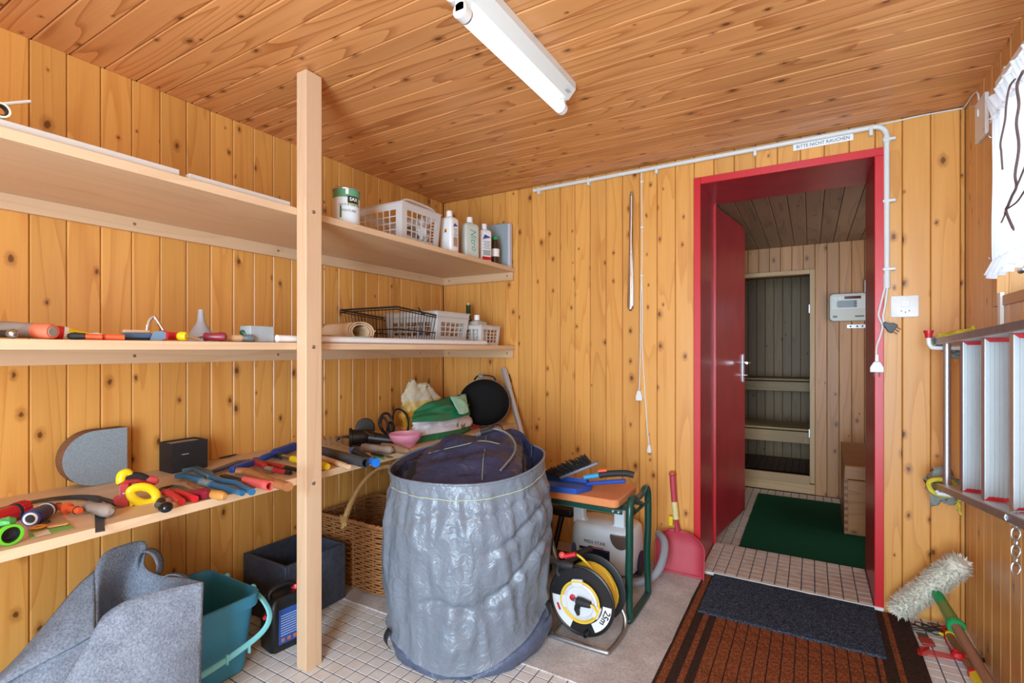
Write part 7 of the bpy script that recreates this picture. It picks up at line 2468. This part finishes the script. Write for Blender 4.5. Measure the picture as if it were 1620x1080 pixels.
obj('frame', slab(at(192, -1.68, Z2 + 0.014), at(246, -1.675, Z2 + 0.014), 0.012, 0.016, w1=0.012), plain('slate_blue', (76, 106, 142), 0.4, 0.3), ss, bevel=0.002)
obj('dark_lower', slab(at(196, -1.672, Z2 + 0.005), at(240, -1.668, Z2 + 0.005), 0.008, 0.008), BLACK, ss)
obj('tip_plate', MB().prism([(-0.022, -0.014), (0.012, -0.014), (0.02, -0.008), (0.02, 0.01), (0.012, 0.014), (-0.012, 0.012)], 0.004, axes(at(250, -1.662, Z2 + 0.0155), (0, 1, 0), (0, 0, 1), (1, 0, 0))), plain('steel_blue', (128, 158, 184), 0.35, 0.3), ss)
obj('red_edge', MB().tube([at(257, -1.66, Z2 + 0.003), at(264.5, -1.66, Z2 + 0.005), at(265.5, -1.66, Z2 + 0.025), at(257, -1.66, Z2 + 0.030)], 0.003, 6), RED, ss)
obj('wood_grip', slab(at(194, -1.70, Z2 + 0.027), at(236, -1.695, Z2 + 0.028), 0.016, 0.009), PALEWOOD, ss, bevel=0.002)
# funnel
fo = at(318, -1.86, Z2 + 0.001)
tag(obj('funnel', MB().lathe([(0.046, 0.0), (0.048, 0.004), (0.040, 0.024), (0.028, 0.045), (0.0165, 0.064), (0.0125, 0.074), (0.0085, 0.115), (0.0065, 0.115), (0.0105, 0.074), (0.0145, 0.064), (0.026, 0.044), (0.044, 0.004), (0.044, 0.0)], 32, frm(fo), False, False), plain('funnel_grey', (172, 172, 180), 0.45, subs=0.05), angle=40), 'grey plastic funnel standing upside down on the middle shelf', 'funnel')
rh = thing('chisel', 'chisel with dark red turned wooden handle', 'chisel', at(340, -1.68, Z2))
p0, p1 = at(322, -1.70, Z2 + 0.016), at(359, -1.66, Z2 + 0.0165)
obj('handle', spin(p0, p1, [(0, 0.0115), (0.08, 0.0145), (0.2, 0.012), (0.45, 0.0125), (0.75, 0.0155), (0.93, 0.014), (1.0, 0.006)]), plain('dark_red_lacquer', (140, 40, 58), 0.35, var=0.3, vscale=60), rh)
obj('blade', slab(p0, at(308, -1.72, Z2 + 0.010), 0.010, 0.005), DARK_STEEL, rh)
tag(obj('tool_handle', spin(at(352, -1.70, Z2 + 0.013), at(384, -1.68, Z2 + 0.0135), [(0, 0.010), (0.5, 0.0115), (0.9, 0.0125), (1, 0.009)]), PALEWOOD), 'pale turned wooden handle between red chisel and grey block', 'handle')
kb = thing('pruning_knife', 'knife with dark green handle and mottled grey knob', 'knife', at(392, -1.68, Z2))
obj('knob', spin(at(384, -1.68, Z2 + 0.014), at(403, -1.66, Z2 + 0.013), [(0, 0.009), (0.3, 0.012), (0.8, 0.0125), (1, 0.007)]), plain('mottled_grey', (96, 104, 104), 0.5, var=0.4, vscale=120), kb)
obj('green_cover', MB().tube(smooth_path([at(381, -1.72, Z2 + 0.034), at(385, -1.71, Z2 + 0.033), at(390, -1.70, Z2 + 0.02)], 4), [0.006, 0.009, 0.0095, 0.009, 0.009, 0.008, 0.008, 0.006, 0.005], 8), plain('bottle_green', (22, 88, 60), 0.4), kb)
GBLK = plain('grey_stone', (160, 168, 172), 0.65, var=0.15, vscale=25)
x0_, x1_ = -1.735, -1.672
ya_, yb_ = at(396, x1_, 0).y, at(434, x1_, 0).y
tag(obj('grey_block', MB().box((x0_, ya_, Z2 + e), (x1_, yb_, Z2 + 0.058)), GBLK, bevel=0.003), 'square light grey stone block on the middle shelf by the post', 'block')

# ------------------------------------------------------------------ middle shelf, right
rodm = plain('rod_white', (232, 230, 230), 0.4)
tag(obj('white_rod', MB().cyl((-1.664, at(438, -1.664, 0).y, Z2 + 0.0145), (-1.664, at(768, -1.664, 0).y, Z2 + 0.0135), 0.0135, n=18), rodm), 'long white plastic rod lying along the middle shelf front', 'rod')
bs_ = thing('wire_brush', 'wire brush with dark bristles behind the post', 'brush', at(460, -1.80, Z2))
obj('back', MB().box((-1.79, at(455, -1.78, 0).y, Z2 + e), (-1.765, at(552, -1.78, 0).y, Z2 + 0.016)), BROWNWOOD, bs_, bevel=0.003)
wbm = MB()
ya_, yb_ = at(448, -1.78, 0).y, at(520, -1.78, 0).y
for i in range(14):
    for j in range(3):
        y_ = ya_ + (yb_ - ya_) * i / 13
        wbm.tube([(-1.785 + 0.008 * j, y_ + 0.004, Z2 + 0.014), (-1.785 + 0.008 * j, y_ - 0.004, Z2 + 0.03 + 0.006 * i / 13)], 0.0026, 5)
obj('bristles', wbm, DARK_STEEL, bs_, kind='stuff')
brn = thing('scrubbing_brush', 'small wooden scrubbing brush behind the white rod', 'brush', at(530, -1.70, Z2))
y0_, y1_, y2_ = at(509, -1.70, 0).y, at(523, -1.70, 0).y, at(551, -1.70, 0).y
obj('block', MB().box((-1.72, y0_, Z2 + 0.018), (-1.69, y1_ + 0.006, Z2 + 0.034)), AMBER, brn, bevel=0.003)
obj('handle', MB().box((-1.716, y1_ + 0.006, Z2 + 0.018), (-1.694, y2_, Z2 + 0.033)), PALEWOOD, brn, bevel=0.003)
bm2 = MB()
for i in range(8):
    for j in range(3):
        bm2.cyl((-1.716 + 0.011 * j, y0_ + 0.006 + (y1_ - y0_) * i / 8, Z2 + e), (-1.716 + 0.011 * j, y0_ + 0.006 + (y1_ - y0_) * i / 8, Z2 + 0.019), 0.003, n=5)
obj('bristles', bm2, DARK_STEEL, brn, kind='stuff')
tag(obj('sponge_cloth', MB().prism(rrect(0.055, 0.1, 0.012), 0.014, frm((-1.715, at(568, -1.715, 0).y, Z2 + 0.018))), plain('mint_sponge', (150, 206, 176), 0.7, var=0.15, vscale=60), bevel=0.004), 'pale mint scouring pad beside the cork roll', 'pad')
# rolled cork sheet
CRK = speckle('cork_sheet', [(206, 176, 140), (222, 196, 162), (232, 208, 178)], 170, bump=0.3)
ck = thing('cork_roll', 'rolled up beige cork sheet on the middle shelf', 'roll', at(565, -1.86, Z2))
ce0 = at(572, -1.76, Z2 + 0.055)
ce1 = ce0 + Vector((-0.25, 0.05, 0.0))
KMx = along(ce0, ce1)
spi = []
for i in range(110):
    a = i / 109 * 2 * PI * 2.8
    r = 0.024 + 0.0085 * (a / (2 * PI)) + 0.004
    spi.append((r * math.cos(a + 0.6), 1.4 * r * math.sin(a + 0.6)))
ln_ = (ce1 - ce0).length
obj('sheet', MB().grid(lambda u, v: KMx @ Vector((spi[min(109, round(u * 109))][0], spi[min(109, round(u * 109))][1], v * ln_ + 0.0)), 109, 6), CRK, ck, solid=0.004, angle=80)
obj('loose_edge', MB().grid(lambda u, v: ce0 + Vector((0.012 - 0.0 * u, 0.03 + 0.045 * u, -0.022 + 0.032 * u * u)) + (ce1 - ce0) * v, 8, 4), CRK, ck, solid=0.004, angle=80)

# black wire basket
WB = plain('black_wire', (26, 25, 28), 0.4)
wk = thing('wire_basket', 'black wire bicycle basket lying on the middle shelf', 'basket', at(630, -1.9, Z2))
bx0, bx1 = -2.14, -1.77
by0, by1 = 1.66, 2.30
zt = Z2 + 0.185
def bar(pts, r):
    return MB().tube(pts, r, 6)
rimr = [(bx0, by0, zt), (bx1, by0, zt), (bx1, by1, zt), (bx0, by1, zt)]
ftop = [Vector(p) for p in (zpt(551, 487, -2.05), zpt(640, 483, -1.83), zpt(673, 499, -1.83), zpt(704, 493, -1.80), zpt(690, 481, -2.0))]
c00, c10, c11, c01 = zpt(551, 487, -2.08), zpt(640, 483.5, -1.80), zpt(704, 493, -1.80), zpt(690, 481, -2.12)
c00 = zpt(551, 487.5, -2.1)
cA, cB, cC, cD = zpt(552, 488, -1.98), zpt(637, 483, -2.16), zpt(704, 492.5, -1.80), zpt(672, 497, -1.74)
# footprint rectangle on the shelf, rim above it
by0, by1, bx0, bx1 = at(628, -1.75, 0).y, at(702, -1.75, 0).y, -2.15, -1.75
def rimp(x, y):
    return Vector((x, y, Z2 + 0.185 - 0.03 * (y - by0) / (by1 - by0)))
def botp(x, y):
    cx_, cy_ = (bx0 + bx1) / 2, (by0 + by1) / 2
    return Vector((cx_ + (x - cx_) * 0.88, cy_ + (y - cy_) * 0.88, Z2 + 0.004))
cs = [(bx0, by0), (bx1, by0), (bx1, by1), (bx0, by1)]
obj('rim', MB().tube([rimp(*c) for c in cs], 0.0048, 8, closed=True), WB, wk)
obj('rim', MB().tube([rimp(*c) - Vector((0, 0, 0.012)) for c in cs], 0.003, 8, closed=True), WB, wk)
def mids(f):
    return [rimp(*c).lerp(botp(*c), f) for c in cs]
obj('hoop', MB().tube(mids(0.6), 0.003, 6, closed=True), WB, wk)
obj('hoop', MB().tube([botp(*c) for c in cs], 0.003, 6, closed=True), WB, wk)
for s in range(4):
    a, b2 = cs[s], cs[(s + 1) % 4]
    for k in range(1, 16):
        f = k / 16
        x_, y_ = a[0] + (b2[0] - a[0]) * f, a[1] + (b2[1] - a[1]) * f
        obj('wire', MB().cyl(rimp(x_, y_), botp(x_, y_), 0.0018, n=5), WB, wk)
for k in range(1, 12):
    f = k / 12
    obj('wire', MB().cyl(botp(bx0 + (bx1 - bx0) * f, by0), botp(bx0 + (bx1 - bx0) * f, by1), 0.0018, n=5), WB, wk)
obj('hook', MB().tube(smooth_path([rimp(bx1, (by0 + by1) / 2 - 0.03) + Vector((0.004, 0, 0.02)), rimp(bx1, (by0 + by1) / 2) + Vector((0.004, 0, -0.01)), rimp(bx1, (by0 + by1) / 2 + 0.03) + Vector((0.004, 0, 0.0))], 5), 0.0035, 6), WB, wk)

# translucent plastic storage baskets
CLR, nt, b = new_mat('frosted_plastic')
b.inputs['Base Color'].default_value = (0.86, 0.86, 0.85, 1)
b.inputs['Roughness'].default_value = 0.25
tr_ = N(nt, 'ShaderNodeBsdfTransparent')
tl_ = N(nt, 'ShaderNodeBsdfTranslucent')
tl_.inputs['Color'].default_value = (0.88, 0.88, 0.87, 1)
m1_ = N(nt, 'ShaderNodeMixShader')
m1_.inputs[0].default_value = 0.35
L(nt, b.outputs[0], m1_.inputs[1])
L(nt, tl_.outputs[0], m1_.inputs[2])
m2_ = N(nt, 'ShaderNodeMixShader')
m2_.inputs[0].default_value = 0.30
L(nt, m1_.outputs[0], m2_.inputs[1])
L(nt, tr_.outputs[0], m2_.inputs[2])
L(nt, m2_.outputs[0], nt.nodes['Material Output'].inputs['Surface'])
MATS['frosted_plastic'] = CLR


def grid_panel(p00, p10, p11, p01, nu, nv, m=(0.12, 0.12, 0.14, 0.18), bar_=0.16):
    """a panel with nu x nv window openings: strips of real thin plate"""
    P = lambda u, v: Vector(p00).lerp(Vector(p10), u).lerp(Vector(p01).lerp(Vector(p11), u), v)
    mb = MB()
    def quad(u0, u1, v0, v1):
        o = len(mb.v)
        mb.v += [P(u0, v0), P(u1, v0), P(u1, v1), P(u0, v1)]
        mb.f.append((o, o + 1, o + 2, o + 3))
    l, r, bt, tp_ = m
    quad(0, l, 0, 1); quad(1 - r, 1, 0, 1); quad(l, 1 - r, 0, bt); quad(l, 1 - r, 1 - tp_, 1)
    cw, chh = (1 - l - r) / nu, (1 - bt - tp_) / nv
    for i in range(1, nu):
        uu = l + cw * i
        quad(uu - cw * bar_ / 2, uu + cw * bar_ / 2, bt, 1 - tp_)
    for j in range(1, nv):
        vv = bt + chh * j
        for i in range(nu):
            u0 = l + cw * i + (cw * bar_ / 2 if i else 0)
            u1 = l + cw * (i + 1) - (cw * bar_ / 2 if i < nu - 1 else 0)
            quad(u0, u1, vv - chh * bar_ / 2, vv + chh * bar_ / 2)
    return mb


def storage_basket(name, label, x0, x1, y0, y1, z0, h, nu=6, nv=4, dip=0.0, flare=0.9):
    t = thing(name, label, 'basket', ((x0 + x1) / 2, (y0 + y1) / 2, z0))
    cx_, cy_ = (x0 + x1) / 2, (y0 + y1) / 2
    lo = lambda x, y: Vector((cx_ + (x - cx_) * flare, cy_ + (y - cy_) * flare, z0 + 0.001))
    up = lambda x, y: Vector((x, y, z0 + h))
    cs_ = [(x0, y0), (x1, y0), (x1, y1), (x0, y1)]
    for s in range(4):
        a, b2 = cs_[s], cs_[(s + 1) % 4]
        k = nu if s % 2 else max(3, int(nu * (x1 - x0) / (y1 - y0)))
        obj('side_panel', grid_panel(lo(*a), lo(*b2), up(*b2), up(*a), k, nv), CLR, t, solid=0.0018, smooth=False)
    obj('base_panel', MB().rings([[lo(*c) for c in cs_], [lo(*c) + Vector((0, 0, 0.002)) for c in cs_]]), CLR, t)
    rim_ = []
    for s in range(4):
        a, b2 = cs_[s], cs_[(s + 1) % 4]
        for k in range(10):
            f = k / 10
            rim_.append(Vector((a[0] + (b2[0] - a[0]) * f, a[1] + (b2[1] - a[1]) * f, z0 + h - dip * math.sin(PI * f) * (1 if s % 2 else 0.3))))
    obj('rim', MB().tube(rim_, 0.007, 8, closed=True, squash=0.55), CLR, t)
    return t


y_a, y_b = at(706, -1.76, 0).y, at(752, -1.745, 0).y
storage_basket('storage_basket', 'lower clear storage basket of the nested pair beside the wire basket', -2.13, -1.745, 2.155, 2.445, Z2, 0.155, 5, 4)
storage_basket('storage_basket', 'upper clear storage basket of the nested pair on the middle shelf', -2.125, -1.742, 2.15, 2.45, Z2 + 0.028, 0.155, 5, 4)
sbk = storage_basket('storage_basket', 'small clear storage basket at the right shelf end', -1.86, -1.675, 2.475, 2.685, Z2, 0.118, 4, 4)
# bottle with white cap standing in it
cb = thing('clear_bottle', 'clear plastic bottle with white cap standing in the small basket', 'bottle', (-1.77, 2.58, Z2 + 0.004))
BT = plain('milky_plastic', (218, 218, 212), 0.35, trans=0.35)
obj('body', MB().rings([[(-1.775 + x * s, 2.585 + y_ * s, zz) for x, y_ in rrect(0.075, 0.13, 0.02)] for s, zz in ((0.95, Z2 + 0.005), (1, Z2 + 0.012), (1, Z2 + 0.125), (0.9, Z2 + 0.145), (0.35, Z2 + 0.158))]), BT, cb)
obj('cap', MB().lathe([(0.0175, 0), (0.0175, 0.028), (0.015, 0.031)], 18, frm((-1.775, 2.575, Z2 + 0.157))), WHITE_PAINT, cb)
# green glass bottle
gbt = thing('green_bottle', 'green glass bottle with cork behind the clear baskets', 'bottle', (-2.16, 2.66, Z2))
GG = plain('green_glass', (14, 84, 34), 0.1, trans=0.5)
bo_ = at(741, -2.10, 0)
gx, gy = -2.165, 2.715
gq = ony(741, 500, 2.70)
obj('glass', MB().lathe([(0.034, 0.001), (0.036, 0.006), (0.036, 0.13), (0.03, 0.155), (0.0165, 0.185), (0.0145, 0.255), (0.017, 0.257), (0.017, 0.264), (0.0145, 0.266)], 24, frm((gq.x, 2.70, Z2))), GG, gbt)
obj('cork', MB().cyl((gq.x, 2.70, Z2 + 0.266), (gq.x, 2.70, Z2 + 0.28), 0.010, n=12), CRK, gbt)

# ------------------------------------------------------------------ top shelf
WBRD = plain('white_laminate', (204, 198, 190), 0.5, var=0.04)
tag(obj('laminate_board', MB().box((-1.90, -0.28, Z3 + e), (-1.655, at(284, -1.655, 0).y, Z3 + 0.021)), WBRD, bevel=0.001), 'long white laminate board on the left of the top shelf', 'board')
tag(obj('laminate_board', MB().box((-1.88, at(300, -1.655, 0).y, Z3 + e), (-1.655, 1.19, Z3 + 0.019)), WBRD, bevel=0.001), 'white laminate board on the top shelf next to the post', 'board')
tag(obj('white_tube', MB().tube([onx(48, 160.5, -1.75), onx(-90, 173.5, -1.70)], 0.0042, 8), WHITE), 'thin white tube end poking over the top shelf', 'tube')
rl_ = thing('tape_roll', 'roll of tape lying at the left end of the top shelf', 'tape roll', onx(1, 186, -1.64))
cq = onx(-3, 184, -1.67)
obj('band', MB().lathe([(0.014, 0), (0.018, 0), (0.018, 0.02), (0.014, 0.02), (0.014, 0)], 22, axes((cq.x, cq.y, Z3 + 0.041), (0, 1, 0), (0, 0, 1), (1, 0, 0)), False, False), plain('cream_tape', (226, 220, 196), 0.5), rl_)
obj('core', MB().lathe([(0.011, 0.001), (0.0138, 0.001), (0.0138, 0.019), (0.011, 0.019), (0.011, 0.001)], 22, axes((cq.x, cq.y, Z3 + 0.041), (0, 1, 0), (0, 0, 1), (1, 0, 0)), False, False), BLACK, rl_)
# paint tin
pc = at(548, -1.725, Z3)
pn = thing('paint_tin', 'white paint tin with green top band on the top shelf', 'paint tin', (pc.x, pc.y, Z3))
TR, TH_ = 0.056, 0.158
M = frm((pc.x, pc.y, Z3))
obj('label', MB().lathe([(TR, 0.004), (TR, TH_ - 0.04)], 40, M, False, False), plain('tin_label_white', (222, 232, 236), 0.35), pn)
obj('green_band', MB().lathe([(TR, TH_ - 0.041), (TR, TH_ - 0.006)], 40, M, False, False), plain('tin_green', (92, 158, 118), 0.35), pn)
obj('rim', MB().lathe([(TR - 0.004, TH_ - 0.002), (TR + 0.0015, TH_ - 0.006), (TR + 0.002, TH_ - 0.002), (TR - 0.001, TH_ + 0.001), (TR - 0.006, TH_ - 0.004), (0.01, TH_ - 0.005)], 40, M, False, True), ZINC, pn)
obj('foot', MB().lathe([(0.01, 0.001), (TR - 0.002, 0.001), (TR + 0.001, 0.003), (TR, 0.006)], 40, M, True, False), ZINC, pn)
va = math.atan2(-pc.y, -pc.x)


def on_tin(zc, shift=0.0, s=1.0, r=TR + 0.0006):
    def f(v):
        a = va + shift + v.x * s / TR
        return Vector((pc.x + (r + v.z) * math.cos(a), pc.y + (r + v.z) * math.sin(a), Z3 + zc + v.y))
    return f


PRD = plain('print_slate', (60, 76, 84), 0.5)
obj('brand_patch', MB().grid(lambda u, v: on_tin(TH_ - 0.05, 0.55)(Vector(((u - 0.5) * 0.052, (v - 0.5) * 0.03, 0))), 8, 2), plain('print_black_patch', (36, 34, 30), 0.5), pn)
obj('brand_underline', MB().grid(lambda u, v: on_tin(TH_ - 0.068, 0.55)(Vector(((u - 0.5) * 0.052, (v - 0.5) * 0.005, 0.0002))), 8, 2), plain('print_olive', (176, 178, 60), 0.5), pn)
obj('lettering', text_mb('SAX', 0.02, None, True, 0.0002, on_tin(TH_ - 0.049, 0.55, r=TR + 0.001)), WHITE_PAINT, pn)
obj('lettering', text_mb('HAUS & GARTEN', 0.0125, None, False, 0.0002, on_tin(TH_ - 0.073, 0.28)), PRD, pn)
obj('lettering', text_mb('PEINTURE', 0.0135, None, False, 0.0002, on_tin(TH_ - 0.098, 0.2)), PRD, pn)
obj('print_motif', MB().grid(lambda u, v: on_tin(0.055, -0.42)(Vector(((u - 0.5) * 0.008, (v - 0.5) * 0.05, 0))), 2, 4), plain('motif_green', (58, 112, 76), 0.5), pn)
obj('tag', MB().grid(lambda u, v: on_tin(TH_ - 0.017, 0.05)(Vector(((u - 0.5) * 0.012, (v - 0.5) * 0.024, 0))), 2, 2), WHITE_PAINT, pn)
# clear basket with contents
tb = storage_basket('storage_basket', 'clear plastic storage basket with odds and ends on the top shelf', -2.02, -1.685, 1.815, 2.11, Z3, 0.185, 6, 4, flare=0.92)
hdl = [Vector((-1.72, 1.83, Z3 + 0.185)), Vector((-1.70, 1.86, Z3 + 0.205)), Vector((-1.70, 1.96, Z3 + 0.208)), Vector((-1.70, 2.06, Z3 + 0.2)), Vector((-1.72, 2.10, Z3 + 0.185))]
obj('handle', MB().tube(smooth_path(hdl, 6), 0.008, 8, squash=0.6), CLR, tb)
for k, (lab, xx, yy, rr_, colr) in enumerate((('cream plastic ball at the left inside the top basket', -1.86, 1.875, 0.024, (226, 218, 180)), ('cream plastic ball at the right inside the top basket', -1.76, 1.93, 0.026, (230, 222, 190)))):
    tag(obj('plastic_ball', MB().ball((xx, yy, Z3 + 0.004 + rr_), rr_, 18, 12), plain('cream_%d' % k, colr, 0.5)), lab, 'ball')
tag(obj('paper_bag', crumple((-1.79, 1.975, Z3 + 0.055), (0.06, 0.05, 0.05), 6.0, 0.4), plain('brown_paper', (140, 118, 106), 0.7)), 'crumpled brown packet inside the top clear basket', 'packet')
tag(obj('plastic_wrap', crumple((-1.76, 2.03, Z3 + 0.075), (0.045, 0.04, 0.07), 8.0, 0.5), plain('pale_wrap', (206, 204, 204), 0.3)), 'pale crumpled plastic wrapping inside the top clear basket', 'wrapping')
# white bottles
def flat_bottle(name, label, px, x, w, d, h, neck, body_m, cap_m, shoulder=0.3, capr=0.017, caph=0.03, rz=0.0):
    c = at(px, x, Z3)
    t = thing(name, label, 'bottle', (c.x, c.y, Z3))
    Mx = frm((c.x, c.y, Z3), rz)
    bh = h - caph - neck
    prof_ = [(0.001, 0.94, 0.94), (0.006, 1, 1), (bh - shoulder * w, 1, 1), (bh - shoulder * w * 0.5, 0.93, 0.93), (bh - shoulder * w * 0.15, 0.68, 0.72), (bh, 0.34, 0.46), (bh + neck, 0.33, 0.44)]
    obj('body', MB().rings([[Mx @ Vector((x_ * a, y_ * b2, zz)) for x_, y_ in rrect(d, w, min(d, w) * 0.22, 5)] for zz, b2, a in prof_]), body_m, t, angle=50)
    obj('cap', MB().lathe([(capr, 0), (capr, caph * 0.9), (capr * 0.9, caph)], 20, Mx @ Matrix.Translation((0, 0, bh + neck))), cap_m, t)
    return t, Mx


BW_ = plain('bottle_white', (234, 234, 232), 0.35)
t, Mx = flat_bottle('cleaner_bottle', 'tall white bottle with orange hazard square and dark print', 711, -1.705, 0.072, 0.085, 0.232, 0.004, BW_, WHITE_PAINT, rz=math.radians(-4))
FX = 0.0428
def on_side(y0, z0, ry=0.0):
    return Mx @ axes((FX, y0, z0), (0, 1, 0), (0, 0, 1), (1, 0, 0))
def on_front(x0, z0, d=0.0363):
    return Mx @ axes((x0, -d, z0), (1, 0, 0), (0, 0, 1), (0, -1, 0))
obj('hazard_square', MB().prism(rrect(0.017, 0.02, 0.001), 0.0004, on_front(0.004, 0.118)), plain('hazard_orange', (238, 156, 44), 0.5), t)
obj('hazard_cross', text_mb('x', 0.026, on_front(0.004, 0.1175) @ Matrix.Translation((0, 0, 0.0006)), True), PRT, t)
obj('blue_logo', MB().prism([(-0.02, -0.012), (0.02, -0.002), (-0.008, 0.01)], 0.0004, on_side(0.002, 0.15)), plain('logo_blue', (34, 78, 170), 0.5), t)
for k in range(9):
    obj('print_line', MB().prism(rrect(0.03 - (k % 3) * 0.005, 0.0032, 0.0008), 0.0004, on_side(0.002, 0.128 - k * 0.010)), plain('print_grey', (104, 108, 128), 0.6), t)
obj('tan_panel', MB().prism(rrect(0.034, 0.05, 0.002), 0.0003, on_side(0.001, 0.058)), plain('panel_tan', (192, 156, 128), 0.5), t)
t, Mx = flat_bottle('solvent_bottle', 'cloudy bottle with green handwritten Nitro', 743, -1.70, 0.10, 0.062, 0.238, 0.004, plain('cloudy_plastic', (216, 220, 208), 0.4, trans=0.2), WHITE_PAINT, capr=0.018, shoulder=0.25, rz=math.radians(-20))
obj('lettering', text_mb('Nitro', 0.055, Mx @ axes((0.0318, 0.005, 0.105), (0, 0.1, -0.995), (0, 0.995, 0.1), (1, 0, 0)) @ Matrix.Rotation(PI, 4, 'Z') @ Matrix.Rotation(PI, 4, 'Z'), False, 0.0004, None, 0.35), plain('ink_green', (88, 168, 140), 0.6), t)
t, Mx = flat_bottle('cleaner_bottle', 'slim white bottle with red stripe and blue logo', 766, -1.70, 0.078, 0.055, 0.232, 0.004, BW_, WHITE_PAINT, shoulder=0.28, capr=0.016, rz=math.radians(-26))
FX = 0.028
obj('red_band', MB().prism(rrect(0.062, 0.02, 0.001), 0.0004, on_side(0.002, 0.022)), RED, t)
obj('blue_logo', MB().prism([(-0.025, -0.014), (0.03, 0.0), (-0.012, 0.014)], 0.0004, on_side(0.0, 0.15)), plain('logo_blue', (34, 78, 170), 0.5), t)
obj('orange_line', MB().prism([(-0.026, -0.019), (0.03, -0.003), (0.03, -0.001), (-0.026, -0.016)], 0.0004, on_side(0.0, 0.15)), ORANGE, t)
for k in range(5):
    obj('print_line', MB().prism(rrect(0.05 - (k % 2) * 0.012, 0.0035, 0.0008), 0.0004, on_side(0.002, 0.122 - k * 0.010)), plain('print_blue_grey', (86, 98, 140), 0.6), t)
obj('grey_picture', MB().prism(rrect(0.05, 0.034, 0.001), 0.0003, on_side(0.002, 0.055)), plain('picture_grey', (158, 164, 162), 0.5), t)
# jar with green lid
c = at(783, -1.70, Z3)
jr = thing('glass_jar', 'small brown glass bottle with green lid and white label', 'bottle', (c.x, c.y, Z3))
M = frm((c.x, c.y, Z3))
obj('glass', MB().lathe([(0.022, 0.001), (0.027, 0.004), (0.028, 0.11), (0.024, 0.135), (0.02, 0.155), (0.02, 0.165)], 24, M), plain('brown_glass', (74, 58, 40), 0.12, trans=0.3), jr)
obj('label', MB().lathe([(0.0284, 0.052), (0.0284, 0.1)], 24, M, False, False), WHITE_PAINT, jr)
obj('lid', MB().lathe([(0.0225, 0.158), (0.0225, 0.174), (0.02, 0.177)], 22, M), plain('lid_green', (44, 160, 88), 0.35), jr)
# grey panel leaning at the back
gpn = thing('ribbed_sheet', 'light grey ribbed sheet leaning on the back wall of the top shelf', 'panel', (-1.82, 2.78, Z3))
obj('face', MB().box((-2.05, 2.765, Z3 + e), (-1.672, 2.80, Z3 + 0.285)), plain('panel_blue_grey', (150, 166, 172), 0.55), gpn, bevel=0.004)
obj('edge', MB().box((-1.6718, 2.768, Z3 + 0.003), (-1.654, 2.80, Z3 + 0.28)), plain('panel_edge', (206, 204, 214), 0.5), gpn, bevel=0.003)
ribm = MB()
for k in range(26):
    ribm.box((-2.04 + k * 0.014, 2.7638, Z3 + 0.006), (-2.032 + k * 0.014, 2.7652, Z3 + 0.28))
obj('ribs', ribm, plain('panel_blue_grey', (150, 166, 172), 0.55), gpn, smooth=False, kind='stuff')
# repeats of a kind share a group
for stem, grp in (('pliers', 'pliers on the shelves'), ('storage_basket', 'clear storage baskets on the shelves'), ('cleaner_bottle', 'white cleaner bottles on the top shelf'),
                  ('wall_shelf', 'wall shelves'), ('sauna_bench', 'sauna benches'), ('wicker_basket', 'wicker baskets on the floor'), ('rag', 'rags on the ladder hooks'),
                  ('wall_hook', 'ladder hooks'), ('hose_connector', 'garden hose fittings'), ('laminate_board', 'white boards on the top shelf'), ('plastic_ball', 'cream balls in the top basket')):
    for ob in SC.objects:
        if ob.parent is None and ob.name.split('.')[0] == stem:
            ob['group'] = grp
